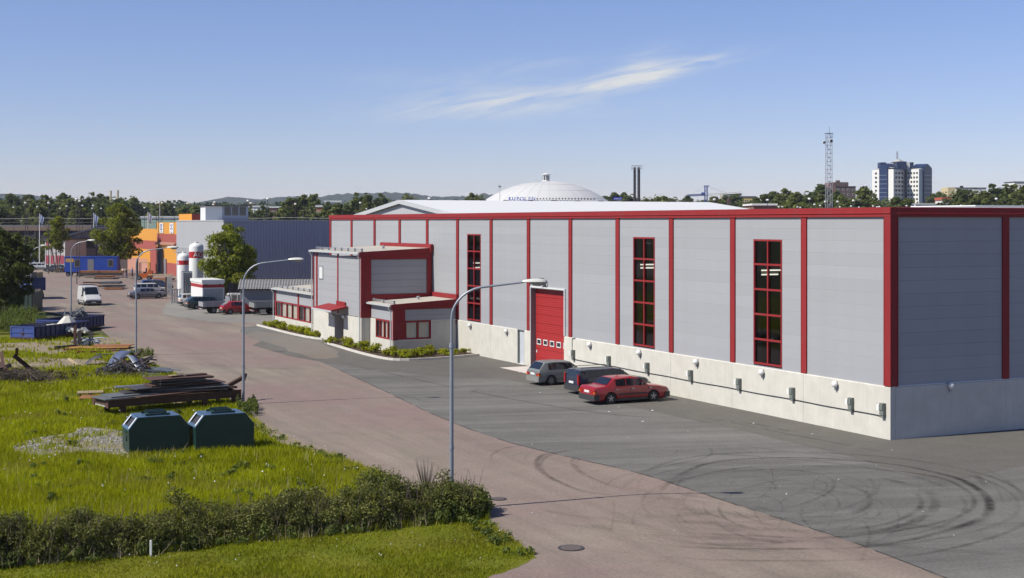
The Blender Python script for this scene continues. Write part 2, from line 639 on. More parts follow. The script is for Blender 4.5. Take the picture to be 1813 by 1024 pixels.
M['needle'] = foliage_mat('conifer_needles', (0.035, 0.060, 0.030), (0.075, 0.105, 0.050), 0.12)
M['hedge'] = foliage_mat('hedge_leaves', (0.075, 0.088, 0.020), (0.24, 0.25, 0.070), 0.32)
M['shrub'] = foliage_mat('planter_shrub_leaves', (0.17, 0.21, 0.010), (0.50, 0.50, 0.03), 0.45)
M['blade'] = foliage_mat('grass_blades', (0.215, 0.260, 0.004), (0.47, 0.475, 0.010), 0.45, None, (0.36, 0.30, 0.07))
M['blade_short'] = foliage_mat('mown_grass_blades', (0.160, 0.190, 0.006), (0.30, 0.310, 0.014), 0.40, None, (0.30, 0.26, 0.06))
M['weed'] = foliage_mat('rank_weeds', (0.07, 0.11, 0.02), (0.20, 0.24, 0.06), 0.35)
# ------------------------------------------------------------------ the ground
def sheet(name, pts, z, mat, kind='structure'):
    mb = MB()
    mb.poly([(x, y, z) for x, y in pts])
    o = mb.build(name, mat, fix=False)
    if o.data.polygons[0].normal.z < 0:
        o.data.flip_normals()
    o['kind'] = kind
    return o


def spline(pts, n=8, closed=False):
    out = []
    N = len(pts)
    rng = range(N if closed else N - 1)
    for i in rng:
        g = lambda k: pts[k % N] if closed else pts[max(0, min(N - 1, k))]
        p0, p1, p2, p3 = g(i - 1), g(i), g(i + 1), g(i + 2)
        for k in range(n):
            t = k / n
            out.append(tuple(0.5 * ((2 * b) + (-a + c) * t + (2 * a - 5 * b + 4 * c - d) * t * t + (-a + 3 * b - 3 * c + d) * t ** 3)
                             for a, b, c, d in zip(p0, p1, p2, p3)))
    if not closed:
        out.append(tuple(pts[-1]))
    return out


def rough_edge(pts, amp, seed=0):
    rr = random.Random(seed)
    return [(x + rr.uniform(-amp, amp), y + rr.uniform(-amp, amp)) for x, y in pts]


# the country out to the horizon, 2 cm under the yards
sheet('ground', [(-7000, -400), (7000, -400), (7000, 9000), (-7000, 9000)], -0.10, M['country'])

# edge between the grass on the left and the road (photo pixels)
EDGE_PX = [(820, 1075), (850, 1030), (905, 1008), (948, 987), (925, 968), (893, 945), (868, 925), (850, 905), (800, 885), (745, 872), (700, 856), (668, 838),
           (628, 822), (590, 806), (540, 790), (487, 768), (452, 744), (432, 724), (395, 700), (345, 676), (305, 660), (270, 645), (243, 630), (222, 615)]
EDGE = rough_edge(spline([G(*p) for p in EDGE_PX], 6), 0.09, 3)
FAR_EDGE = [G(195, 598), G(180, 585), G(172, 572), G(120, 560), G(60, 548), G(30, 535), G(-40, 530)]
road_pts = [(-14, -60), (400, -60), (400, 420), (-200, 420), (-200, 170)] + FAR_EDGE[::-1] + EDGE[::-1] + [(-4.5, 25)]
sheet('road', road_pts, 0.0, M['road'])

LOT_PX = [(425, 588), (450, 597), (520, 622), (600, 655), (690, 697), (770, 735), (880, 777), (1000, 808), (1130, 838), (1270, 883), (1400, 925), (1500, 957), (1680, 1026), (1800, 1080)]
lot_edge = rough_edge(spline([G(*p) for p in LOT_PX], 6), 0.03, 5)
lot_pts = lot_edge + [(30, 20), (80, 20), (80, 80), W(60, 0)[0:2], W(60, 84), W(-1, 90), G(455, 577), G(428, 580)]
sheet('parking_lot', lot_pts, 0.004, M['lot'])
strip = [W(-5.2, -9), W(-4.4, -2), W(-4.2, 6), W(-4.6, 14), W(-4.4, 22), W(-5.0, 30), W(-8, 33), W(-11, 40), W(-12.5, 50), W(-12.5, 60), W(-10.5, 64), W(-7, 60), W(0, 60), W(0, 0), W(40, 0), W(40, -7), W(8, -5.2)]
sheet('dark_asphalt_strip', rough_edge(strip, 0.05, 8), 0.008, M['lot_new'])
# pale dusty patch on the far part of the lot, and dirt that washed over it
M['dust'] = asphalt_mat('dusty_asphalt', (0.17, 0.175, 0.165), (0.22, 0.22, 0.20), (0.20, 0.16, 0.12), None)
sheet('dusty_asphalt', rough_edge(spline([G(*p) for p in [(438, 594), (470, 588), (560, 606), (600, 628), (560, 636), (500, 616)]], 4, True), 0.3, 3), 0.012, M['dust'])
# yard gravel in front of the tanks
sheet('gravel_yard', rough_edge(spline([G(*p) for p in [(300, 538), (330, 530), (500, 545), (560, 560), (520, 572), (400, 571), (350, 566), (290, 556)]], 4, True), 0.4, 4), 0.006, asphalt_mat('grey_yard_gravel', (0.21, 0.20, 0.175), (0.28, 0.265, 0.23), None, None, 0.4))

# apron of pale concrete in front of the loading door
ap = MB()
ap.poly([(*W(-2.3, 35.85), 0.016), (*W(-0.0, 35.8), 0.016), (*W(0.0, 31.0), 0.016), (*W(-2.3, 31.0), 0.016)])
struct(ap.build('concrete_apron', M['kerb']))

# meadow and its bare patches
meadow = EDGE[:] + [G(195, 598), G(172, 590), (-60, 118), (-90, 118), (-90, 20), (-14, 20)]
sheet('meadow_ground', meadow, 0.004, M['grass_under'])
verge = [G(-400, 545), G(-40, 532), G(30, 537), G(62, 552), G(66, 570), G(40, 590), (-60, 118), (-90, 118)]
sheet('verge_ground', verge, 0.006, M['grass_under'])
PATCHES = {
    'dirt_patch': [(-40, 612), (60, 606), (150, 602), (200, 598), (240, 606), (262, 640), (225, 634), (175, 618), (130, 620), (90, 628), (40, 622), (-40, 626)],
    'dirt_track': [(-40, 638), (60, 634), (130, 636), (190, 641), (150, 650), (60, 652), (-40, 654)],
}
for nm, pp in PATCHES.items():
    sheet(nm, rough_edge(spline([G(*p) for p in pp], 4, True), 0.25, len(nm)), 0.010, M['dirt'])
GRAVEL_PX = [(22, 795), (60, 778), (130, 768), (150, 757), (230, 768), (245, 790), (225, 806), (150, 802), (90, 806), (55, 806)]
sheet('gravel_patch', rough_edge(spline([G(*p) for p in GRAVEL_PX], 5, True), 0.12, 6), 0.012, M['gravel'])
EDGE_DIRT = [G(*p) for p in [(430, 716), (452, 738), (487, 762), (540, 785), (600, 806), (575, 806), (500, 786), (455, 764), (440, 752)]]
sheet('roadside_dirt', rough_edge(EDGE_DIRT, 0.1, 2), 0.010, M['dirt'])


# tyre marks: soft-edged rubber films on the asphalt --------------------------------
def mark_mat():
    m = bpy.data.materials.new('tyre_rubber_film')
    m.use_nodes = True
    t = m.node_tree
    t.nodes.clear()
    out = t.nodes.new('ShaderNodeOutputMaterial')
    uv = t.nodes.new('ShaderNodeUVMap')
    sp = t.nodes.new('ShaderNodeSeparateXYZ')
    t.links.new(uv.outputs[0], sp.inputs[0])
    q = wmath('ABSOLUTE', wmath('MULTIPLY_ADD', sp.outputs[1], 2.0, -1.0, tree=t), tree=t)
    edge = wmath('SUBTRACT', 1.0, wmath('POWER', q, 2.0, tree=t), tree=t)
    n1 = ramp(t, noise(t, 2.6, 5, 0.7), [(0.3, 0.25), (0.7, 1.0)])
    n2 = ramp(t, noise(t, 0.35, 3, 0.6), [(0.32, 0.15), (0.62, 1.0)])
    at = t.nodes.new('ShaderNodeAttribute')
    at.attribute_name = 'strength'
    a = wmath('MULTIPLY', wmath('MULTIPLY', edge, n1, tree=t), wmath('MULTIPLY', n2, at.outputs['Fac'], tree=t), tree=t, clamp=True)
    d = t.nodes.new('ShaderNodeBsdfDiffuse')
    d.inputs[0].default_value = (0.030, 0.028, 0.027, 1)
    tr = t.nodes.new('ShaderNodeBsdfTransparent')
    mx = t.nodes.new('ShaderNodeMixShader')
    t.links.new(a, mx.inputs[0])
    t.links.new(tr.outputs[0], mx.inputs[1])
    t.links.new(d.outputs[0], mx.inputs[2])
    t.links.new(mx.outputs[0], out.inputs[0])
    return m


def tyre_marks():
    V, F, UV, ST = [], [], [], []

    def ribbon(pts, width, st, z):
        n = len(pts)
        b = len(V)
        for i, p in enumerate(pts):
            q0, q1 = pts[max(0, i - 1)], pts[min(n - 1, i + 1)]
            dx, dy = q1[0] - q0[0], q1[1] - q0[1]
            l = math.hypot(dx, dy) or 1
            nx, ny = -dy / l * width / 2, dx / l * width / 2
            V.append((p[0] + nx, p[1] + ny, z))
            V.append((p[0] - nx, p[1] - ny, z))
        for i in range(n - 1):
            F.append((b + 2 * i, b + 2 * i + 1, b + 2 * i + 3, b + 2 * i + 2))
            UV.extend([(i / n, 0), (i / n, 1), ((i + 1) / n, 1), ((i + 1) / n, 0)])
            fade = min(1, 6 * (i + .5) / n, 6 * (n - i - .5) / n)
            ST.append(st * fade)
    rr = random.Random(11)
    lines = [
        # (pixel points, width, strength)
        ([(1050, 950), (1200, 968), (1380, 973), (1540, 968), (1660, 945), (1735, 918), (1752, 896), (1738, 872), (1690, 846), (1600, 826), (1500, 815), (1380, 811), (1260, 820), (1190, 850), (1165, 875)], .34, 1.0),
        ([(1120, 935), (1300, 948), (1480, 952), (1620, 935), (1700, 914), (1725, 892), (1710, 868), (1660, 846), (1560, 832), (1450, 826), (1330, 828), (1240, 842), (1190, 862)], .26, .75),
        ([(1640, 870), (1655, 888), (1648, 908), (1600, 930), (1520, 948), (1440, 955)], .42, .85),
        ([(1620, 872), (1632, 890), (1618, 908), (1570, 928), (1480, 942)], .26, .7),
        ([(1690, 845), (1730, 866), (1752, 892), (1742, 918), (1690, 938)], .45, .9),
        ([(1600, 905), (1660, 898), (1710, 905), (1700, 925)], .5, .45),
        ([(1008, 798), (965, 805), (950, 818), (958, 835), (985, 852), (1040, 872), (1120, 880)], .30, .85),
        ([(1100, 792), (1020, 797), (975, 806), (958, 820), (965, 838), (1000, 858)], .22, .55),
        ([(868, 825), (872, 805), (905, 792), (980, 785), (1080, 786), (1180, 790)], .18, .45),
        ([(895, 815), (930, 802), (1000, 796), (1120, 800), (1220, 812)], .16, .3),
        ([(1065, 870), (1090, 848), (1150, 832), (1220, 818), (1255, 808), (1258, 796), (1225, 785), (1140, 783)], .16, .5),
        ([(1170, 882), (1172, 868), (1200, 852), (1280, 838), (1370, 832), (1440, 838), (1475, 852), (1468, 872), (1430, 890), (1380, 905)], .22, .5),
        ([(1540, 880), (1535, 895), (1500, 912), (1400, 918)], .5, .35),
        ([(1500, 860), (1535, 875), (1538, 896), (1510, 912)], .25, .5),
        ([(1240, 880), (1320, 865), (1400, 868), (1460, 880), (1455, 898), (1400, 915), (1300, 916)], .15, .35),
        ([(1110, 895), (1250, 905), (1400, 922), (1500, 935)], .6, .3),
        ([(1080, 908), (1200, 922), (1340, 936), (1480, 945), (1560, 938)], .7, .35),
        ([(1130, 880), (1250, 890), (1370, 905)], .5, .3),
        ([(1180, 868), (1230, 880), (1300, 884), (1380, 878)], .4, .3),
        ([(1085, 885), (1087, 915), (1078, 945)], .12, .35),
        ([(1530, 925), (1540, 945), (1532, 975), (1525, 995)], .16, .55),
        ([(1460, 955), (1470, 975), (1530, 985)], .14, .35),
        ([(1740, 830), (1780, 850), (1810, 880), (1820, 910)], .2, .3),
        ([(1620, 815), (1700, 830), (1760, 862), (1775, 890)], .14, .35),
        ([(1180, 800), (1350, 810), (1500, 824), (1620, 845), (1680, 868)], .4, .35),
        ([(1300, 790), (1450, 806), (1600, 826), (1700, 850)], .3, .3),
        ([(640, 690), (700, 698), (765, 715)], .2, .5),
        ([(830, 700), (845, 690), (880, 682), (930, 690)], .25, .25),
        ([(800, 690), (860, 676), (920, 680), (960, 692)], .18, .2),
        ([(1380, 890), (1440, 862), (1520, 845)], .14, .3), ([(1560, 850), (1620, 862), (1660, 880)], .6, .25),
        ([(1730, 845), (1745, 862)], .35, .5), ([(1560, 848), (1600, 856)], .4, .45), ([(1100, 870), (1270, 864)], .1, .15),
    ]
    for _ in range(26):                            # many fine crossing loops
        c_x, c_y = rr.uniform(1230, 1560), rr.uniform(845, 925)
        ra, rb2, a0 = rr.uniform(90, 230), rr.uniform(22, 58), rr.uniform(0, 6.28)
        sp3 = rr.uniform(1.2, 3.4)
        lines.append(([(c_x + ra * math.cos(a0 + sp3 * q / 5), c_y + rb2 * math.sin(a0 + sp3 * q / 5)) for q in range(6)], rr.uniform(.07, .16), rr.uniform(.3, .6)))
    z = 0.016
    for pp, wd, st in lines:
        pts = spline([G(*p) for p in pp], 10)
        ribbon(pts, wd, st * .58, z)
        z += 0.0004
        if wd < .4 and len(pp) > 4:
            off = rr.choice((-1, 1)) * (1.45)
            pts2 = []
            for i, p in enumerate(pts):
                q0, q1 = pts[max(0, i - 1)], pts[min(len(pts) - 1, i + 1)]
                l = math.hypot(q1[0] - q0[0], q1[1] - q0[1]) or 1
                pts2.append((p[0] - (q1[1] - q0[1]) / l * off, p[1] + (q1[0] - q0[0]) / l * off))
            ribbon(pts2, wd * .8, st * .35, z)
            z += 0.0004
    # faint straight wheel paths along the road
    for k in range(16):
        x0 = rr.uniform(900, 1500)
        y0 = rr.uniform(900, 960)
        ribbon(spline([G(x0, y0), G(x0 + 120, y0 + rr.uniform(4, 20)), G(x0 + 300, y0 + rr.uniform(10, 30))], 10), rr.uniform(.12, .4), rr.uniform(.1, .35), z)
        z += 0.0002
    me = bpy.data.meshes.new('tyre_marks')
    me.from_pydata(V, [], F)
    ul = me.uv_layers.new(name='UVMap')
    for i, c in enumerate(UV):
        ul.data[i].uv = c
    at = me.attributes.new('strength', 'FLOAT', 'FACE')
    at.data.foreach_set('value', ST)
    me.materials.append(mark_mat())
    o = link('tyre_marks', me)
    o['kind'] = 'structure'


tyre_marks()

# paved seam and cracks: thin recessed-looking tar lines
tar = MB()
rt = random.Random(4)
seams = [[(600, 640), (700, 664), (900, 706), (1100, 736), (1250, 742), (1400, 770), (1560, 800)],
         [(1250, 740), (1340, 752), (1400, 765)], [(430, 655), (450, 652), (540, 654)],
         [(600, 655), (690, 697), (770, 735), (880, 777), (1000, 808), (1130, 838), (1270, 883), (1400, 925), (1500, 957), (1680, 1026)],
         [(255, 640), (300, 642), (400, 648), (445, 650)], [(1320, 648), (1321, 650)]]
for sm in seams:
    pts = rough_edge(spline([G(*p) for p in sm], 10), 0.025, 9)
    for a, b in zip(pts[:-1], pts[1:]):
        l = math.hypot(b[0] - a[0], b[1] - a[1]) or 1
        wd = rt.uniform(.012, .03)
        nx, ny = -(b[1] - a[1]) / l * wd, (b[0] - a[0]) / l * wd
        if rt.random() < .85:
            tar.poly([(a[0] + nx, a[1] + ny, .0145), (a[0] - nx, a[1] - ny, .0145), (b[0] - nx, b[1] - ny, .0145), (b[0] + nx, b[1] + ny, .0145)])
struct(tar.build('asphalt_seams', paint('tar_seam', (0.045, 0.042, 0.04), 0.8, 0.2, 3.0), fix=False))


M['dusty_iron'] = paint('dusty_iron', (.14, .115, .10), .8, .2, 8)


def manhole(px, py, r, label):
    x, y = G(px, py)
    t = thing('manhole_cover', label, 'manhole cover', (x, y, 0.014), 0, 'manhole covers in the road')
    MB().lathe([(r + .08, 0), (r + .08, .006), (r, .006)], 24).build('frame', M['dark_steel'], t)
    d = MB().lathe([(r - .01, .0), (r - .01, .010)], 24)
    for k in range(-3, 4):
        w = math.sqrt(max(0, (r - .05) ** 2 - (k * r / 4) ** 2))
        d.box(-w, w, k * r / 4 - .012, k * r / 4 + .012, .010, .015)
    d.build('lid', M['dusty_iron'], t)


manhole(1011, 971, .32, 'round iron manhole cover in the pale road nearest the lawn tip')
manhole(882, 884, .22, 'small iron manhole cover in the road right of the nearest lamp post')
manhole(1330, 648, .0 + .25, 'manhole cover') if False else None


# litter: white scraps and stones on the asphalt and the grass
def litter():
    rr = random.Random(21)
    mb = MB()
    spots = [(1095, 722), (1103, 723), (1155, 728), (1272, 727), (955, 696), (916, 678), (925, 661), (1010, 715), (1085, 730), (1235, 751), (1140, 747), (1390, 735), (1440, 770), (1197, 826),
             (1495, 852), (1600, 838), (1385, 878), (1715, 952), (1330, 750), (1366, 759), (790, 756), (540, 602), (434, 591), (700, 770), (530, 868), (190, 690), (470, 700), (1050, 790)]
    for px, py in spots[::2]:
        x, y = G(px, py)
        for _ in range(1):
            a = rr.uniform(0, 3.14)
            s = rr.uniform(.02, .055)
            mb.obox((x + rr.uniform(-.2, .2), y + rr.uniform(-.2, .2), .035), (s, s * .6, .012), Matrix.Rotation(a, 3, 'Z') @ Matrix.Rotation(rr.uniform(-.4, .4), 3, 'X'))
    for _ in range(14):
        px, py = rr.uniform(880, 1780), rr.uniform(700, 960)
        x, y = G(px, py)
        lx, ly = L(x, y)
        if lx > -0.3 and ly > -0.3:
            continue
        s = rr.uniform(.01, .025)
        mb.obox((x, y, .02), (s, s * .7, .008), Matrix.Rotation(rr.uniform(0, 3), 3, 'Z'))
    o = mb.build('litter', M['white'])
    o['kind'] = 'stuff'
    tag(o, 'small white scraps and stones scattered on the asphalt', 'litter')


litter()
# ------------------------------------------------------------------ the grey and red warehouse
# local frame: +x into the building along its short side, +y along its long front; the front faces -x
PL = 2.38                                          # top of the concrete plinth
ZF = 10.0                                          # underside of the parapet band
ROWS = [2.42 + 0.588 * i for i in range(12)] + [8.888 + .556, 10.0]
COLS = [0.22] + [0.25 + 5.99 * j for j in range(1, 14)]
RCOLS = [0.22, 6.97, 13.6, 20.3]
wh = thing('warehouse', 'long grey panelled warehouse with red columns and parapet on a pale concrete plinth', 'warehouse', (CXW, CYW, 0), BA)
M['inside'] = paint('dim_interior', (0.10, 0.11, 0.13), 0.9, 0.1, 1.0)

_panel_cache = {}


def panel(y0, y1, z0, z1, x=0.08, side=False, parent=wh, name='panel'):
    """one horizontal cladding panel with a chamfered upper edge; side=True lies on the short face"""
    key = (round(y1 - y0, 3), round(z1 - z0, 3), side)
    if key not in _panel_cache:
        w, h = y1 - y0, z1 - z0
        g = 0.0005
        prof = [(0.10, g), (0.0, g), (0.0, h - .017), (0.008, h - .002), (0.10, h - .002)]
        mb = MB()
        if side:
            mb.prism(prof, 0, w, 'x')
        else:
            mb.prism(prof, 0, w, 'y')
        _panel_cache[key] = mb.mesh('panel', M['clad'])
    return link(name, _panel_cache[key], parent, (y0, x, z0) if side else (x, y0, z0))


WINDOWS = [(8.03, 10.42), (20.02, 22.42), (44.02, 46.42)]
DOOR = (31.0, 35.8, 5.35)
SDOOR = (36.75, 37.8)

# front cladding
cols = COLS + []
for j in range(13):
    y0, y1 = (0.44 if j == 0 else COLS[j] + .21), COLS[j + 1] - .21
    win = [w for w in WINDOWS if y0 < w[0] < y1]
    for i in range(13):
        z0, z1 = ROWS[i], ROWS[i + 1]
        if j >= 8 and z1 < 3.3:                    # behind the annex
            continue
        if 9 <= j <= 10 and z1 < 7.0:
            continue
        if j == 8 and y1 > 53.1 and z1 < 3.3:
            continue
        if win and i < 11:
            panel(y0, win[0][0], z0, z1)
            panel(win[0][1], y1, z0, z1)
        elif j == 5 and z1 < 5.45:
            panel(y0, DOOR[0] - .10, z0, z1)
            if y1 - DOOR[1] - .10 > .1:
                panel(DOOR[1] + .08, y1, z0, z1)
        else:
            panel(y0, y1, z0, z1)
# short side cladding
for j in range(3):
    y0, y1 = (0.43 if j == 0 else RCOLS[j] + .21), RCOLS[j + 1] - .21
    for i in range(13):
        panel(y0, y1, ROWS[i], ROWS[i + 1], side=True)

# columns
colm = MB().box(0.0, .16, -.21, .21, PL + .02, ZF).box(-.012, 0.0, -.21, -.19, PL + .02, ZF).box(-.012, 0.0, .19, .21, PL + .02, ZF).mesh('column_trim', M['red'])
for j in range(1, 14):
    link('column', colm, wh, (0.02, COLS[j], 0))
cc = MB().box(-.02, .43, -.02, .43, PL + .02, ZF).box(-.032, -.02, .40, .43, PL + .02, ZF).box(.40, .43, -.032, -.02, PL + .02, ZF)
cc.build('corner_column', M['red'], wh)
colr = MB().box(-.21, .21, 0.02, .16, PL + .02, ZF).mesh('column_trim_side', M['red'])
for j in range(1, 4):
    link('column', colr, wh, (RCOLS[j], 0, 0))

# parapet: lower band, thin bright lip, upper band, each length a separate flashing
LEN, DEP = 78.35, 60.0


def band(y0, y1, side=False):
    mb = MB()
    prof = [(-.03, ZF), (-.03, ZF + .15), (-.075, ZF + .155), (-.075, ZF + .165), (-.04, ZF + .19), (-.04, ZF + .42), (.30, ZF + .44), (.30, ZF)]
    if side:
        mb.prism([(a, b) for a, b in prof], y0, y1, 'x')
    else:
        mb.prism(prof, y0, y1, 'y')
    return mb


yy = -.04
k = 0
while yy < LEN:
    ye = min(LEN, yy + 11.9)
    band(yy + .004, ye - .004).build('parapet_flashing', M['red'], wh)
    yy = ye
    k += 1
xx = .31
while xx < DEP:
    xe = min(DEP, xx + 12.0)
    mb = band(xx, xe - .006, True)
    mb.build('parapet_flashing', M['red'], wh)
    xx = xe
# the wall cores that carry the panels (set behind them), back walls and roof
core = MB()
core.box(.181, .30, .30, 8.03, PL, ZF)
prev = 8.03
segs = [(0.30, 8.03), (10.42, 20.02), (22.42, 30.9), (35.9, 44.02), (46.42, LEN)]
core = MB()
for a, b in segs:
    core.box(.182, .30, a, b, 0.0 if False else PL, ZF + .3)
for a, b in WINDOWS:
    core.box(.182, .30, a, b, 8.89, ZF + .3)
    core.box(.182, .30, a, b, PL, 2.50)
core.box(.182, .30, 30.9, 35.9, 5.40, ZF + .3)
core.box(.30, DEP, .182, .30, PL, ZF + .3)
core.box(.30, DEP, LEN - .12, LEN, 0, ZF + .3)
core.box(DEP - .12, DEP, .30, LEN - .12, 0, ZF + .3)
core.build('wall_core', M['inside'], wh)
MB().box(.30, DEP - .12, .30, LEN - .12, ZF - .05, ZF + .15).build('roof', M['white_metal'], wh)
MB().box(.30, DEP - .12, .30, LEN - .12, .02, .06).build('floor_slab', M['inside'], wh)

# concrete plinth panels, one per bay, butt-jointed with 12 mm gaps
ends = [0.0] + [COLS[j] for j in range(1, 14)]
ends[-1] = LEN


def plinth(y0, y1, z1=PL, x0=0.0):
    # sloping ledge at the top catches the sun
    prof = [(x0, -.05), (x0, z1 - .04), (x0 + .05, z1), (.30, z1 + .02), (.30, -.05)]
    MB().prism(prof, y0 + .006, y1 - .006, 'y').build('concrete_panel', M['concrete'], wh)


for j in range(13):
    if j >= 8 and ends[j] > 48:
        continue
    a, b = ends[j], ends[j + 1]
    if j == 0:
        a = .0
    if j == 5:
        plinth(a, DOOR[0])
        plinth(DOOR[1], b)
    elif j == 6:
        plinth(a, SDOOR[0])
        plinth(SDOOR[1], b)
    else:
        plinth(a, b)
rb = [0.301] + RCOLS[1:]
for j in range(3):
    prof = [(0.0, -.05), (0.0, PL - .04), (.05, PL), (.30, PL + .02), (.30, -.05)]
    MB().prism(prof, rb[j] + .006, rb[j + 1] - .006, 'x').build('concrete_panel', M['concrete'], wh)
MB().box(20.3, DEP, .0, .30, -.05, PL).build('concrete_panel', M['concrete'], wh)
# pale metal flashing strip between plinth and cladding
MB().prism([(.055, PL + .0), (.055, PL + .03), (.10, PL + .045), (.10, PL)], .44, DOOR[0] - .1, 'y').prism([(.055, PL + .0), (.055, PL + .03), (.10, PL + .045), (.10, PL)], DOOR[1] + .1, 48.0, 'y').build('ledge_flashing', M['clad'], wh)
MB().prism([(.02, PL + .0), (.02, PL + .03), (.10, PL + .045), (.10, PL)], .44, 20, 'x').build('ledge_flashing', M['white_metal'], wh)

# tall windows: red frame, ten panes each
tube_m = emit('fluorescent_tube', (1.0, 1.0, 0.85), 1.8)
for a, b in WINDOWS:
    z0, z1 = 2.50, 8.885
    mb = MB()
    fx0, fx1 = .055, .17
    mb.box(fx0, fx1, a, a + .09, z0, z1).box(fx0, fx1, b - .09, b, z0, z1)
    mid = (a + b) / 2
    mb.box(fx0 + .006, fx1 - .006, mid - .045, mid + .045, z0 + .09, z1 - .09)
    zs = [z0 + (z1 - z0) * k / 5 for k in range(6)]
    for k, z in enumerate(zs):
        lo, hi = (z, z + .09) if k == 0 else ((z - .09, z) if k == 5 else (z - .05, z + .05))
        mb.box(fx0 + .003, fx1 - .003, a + .09, b - .09, lo, hi)
    w = mb.build('window', M['red'], wh)
    for k in range(5):
        for (c0, c1) in ((a + .09, mid - .045), (mid + .045, b - .09)):
            lo = zs[k] + (.09 if k == 0 else .05)
            hi = zs[k + 1] - (.09 if k == 4 else .05)
            p = MB()
            p.poly([(.145, c0, lo), (.145, c0, hi), (.145, c1, hi), (.145, c1, lo)])
            p.build('pane', M['glass'], w)
    # blinds of dark reveal inside and the strip lights that show through the second row
    rv = MB()
    rv.box(.30, .55, a - .1, a, z0, z1).box(.30, .55, b, b + .1, z0, z1)
    rv.build('reveal', M['inside'], wh)
# strip lights hanging in the hall
n_l = 0
for (a, b) in WINDOWS:
    i_ = WINDOWS.index((a, b))
    for k_l in range(2):
        Yl = (78, 92, 113)[i_]
        Xl, Yl = A((1362, 1148, 846)[i_] - 4 * k_l, Yl)
        zz = ZA(((477.5, 485), (467.5, 473.5), (465, 473))[i_][k_l], Yl)
        dx, s0 = L(Xl, Yl)
        t = thing('strip_light', ['lit strip light seen through the tall window nearest the corner', 'lit strip light seen through the middle tall window', 'lit strip light seen through the tall window left of the loading door'][WINDOWS.index((a, b))] + (', upper of two' if k_l == 0 else ', lower of two'), 'ceiling light', (*W(dx, s0), zz), BA - R(90), 'strip lights inside the warehouse')
        MB().box(-.08, .08, -.75, .75, .0, .09).build('housing', M['white'], t)
        MB().box(-.07, .07, -.72, .72, -.08, -.001).build('tube', tube_m, t)
        MB().box(-.01, .01, -.3, -.28, .09, ZF - .06 - zz).build('hanger', M['dark'], t)

# loading door
d0, d1, dz = DOOR
fr = MB()
fr.box(-.015, .18, d0 - .10, d0, PL + .03, dz).box(-.015, .18, d1, d1 + .07, PL + .03, dz).box(-.015, .18, d0 - .10, d1 + .07, dz, dz + .09)
fr.build('door_surround', M['white_metal'], wh)
rv = MB()
rv.box(.02, .50, d1 - .03, d1 - .002, 0, dz).box(.02, .50, d0 + .002, d0 + .03, 0, dz).box(.02, .50, d0 + .03, d1 - .03, dz - .05, dz - .002)
rv.build('door_reveal', paint('mauve_grey_reveal', (0.22, 0.19, 0.20), .6, .05, 2), wh)
ld = MB().box(.46, .50, d0 + .03, d1 - .03, 0.0, .02).build('loading_door', M['red_door'], wh)
nsec = 9
hs = (dz - .05 - .02) / nsec
for k in range(nsec):
    z0 = .02 + k * hs
    prof = [(.46, z0 + .004)]
    nr = 4
    for r_ in range(nr):
        za, zb = z0 + hs * r_ / nr, z0 + hs * (r_ + 1) / nr
        prof += [(.40, za + .012), (.385, za + .03), (.385, zb - .016), (.40, zb - .004)]
    prof += [(.46, z0 + hs - .004)]
    MB().prism(prof, d0 + .035, d1 - .035, 'y').build('door_section', M['red_door'], ld)
for c in (35.25, 34.3, 33.35, 32.4, 31.45):
    mb = MB()
    w2, h2, zc = .30, .19, 1.70
    mb.box(.355, .384, c - w2, c - w2 + .06, zc - h2, zc + h2).box(.355, .384, c + w2 - .06, c + w2, zc - h2, zc + h2)
    mb.box(.355, .384, c - w2 + .06, c + w2 - .06, zc - h2, zc - h2 + .06).box(.355, .384, c - w2 + .06, c + w2 - .06, zc + h2 - .06, zc + h2)
    mb.build('porthole_frame', M['white_metal'], ld)
    MB().box(.37, .383, c - w2 + .06, c + w2 - .06, zc - h2 + .06, zc + h2 - .06).build('porthole_glass', M['pane_dark'], ld)
MB().box(.34, .383, 35.5, 35.6, .95, 1.12).build('door_handle', M['white_metal'], ld)

# lamp above the door: bent black pipe with a white head
t = thing('door_lamp', 'black gooseneck lamp with white head above the red loading door', 'wall lamp', (*W(-.0, 33.5), 5.45), BA)
MB().tube([(.02, 0, .02), (-.05, 0, .05), (-.10, 0, .45), (-.14, .10, .55), (-.25, .45, .57)], .05, 8).build('bracket', M['dark'], t)
MB().lathe([(.05, .12), (.16, .08), (.19, -.05), (.17, -.08)], 12, (-.25, .50, .42)).build('lamp_head', M['white'], t)

# grey service door let into the plinth
s0, s1 = SDOOR
MB().box(.0, .28, s1 - .02, s1 + .0, 0, PL).box(.0, .28, s0, s0 + .02, 0, PL).box(.05, .28, s0 + .02, s1 - .02, PL - .05, PL).build('service_door_frame', paint('grey_green_frame', (.26, .28, .24), .5), wh)
sdr = MB().box(.17, .22, s0 + .02, s1 - .02, .03, PL - .06).build('service_door', paint('pale_grey_door', (.50, .53, .56), .45), wh)
MB().box(.12, .17, s0 + .10, s0 + .14, 1.0, 1.2).build('handle', M['dark'], sdr)
MB().box(-.05, .17, s0, s1, -.02, .03).build('door_step', M['kerb'], wh)

# round bulkhead lamps along the plinth
lampshell = MB().lathe([(.02, 0), (.12, .02), (.165, .09), (.15, .17), (.09, .22), (.0, .235)], 14, axis='x').mesh('lamp_globe', M['white'], True)
lampbase = MB().box(-.02, .0, -.09, .09, -.12, .14).mesh('lamp_plate', M['galv'])
lamphood = MB().box(-.10, -.0, -.05, .05, -.30, -.12).mesh('lamp_gland', M['galv'])
LAB = ['above the plinth bay nearest the corner', 'below the tall window nearest the corner', 'in the bay between the two right tall windows', 'below the middle tall window', 'in the bay right of the loading door', 'beside the grey service door', 'below the tall window left of the loading door']


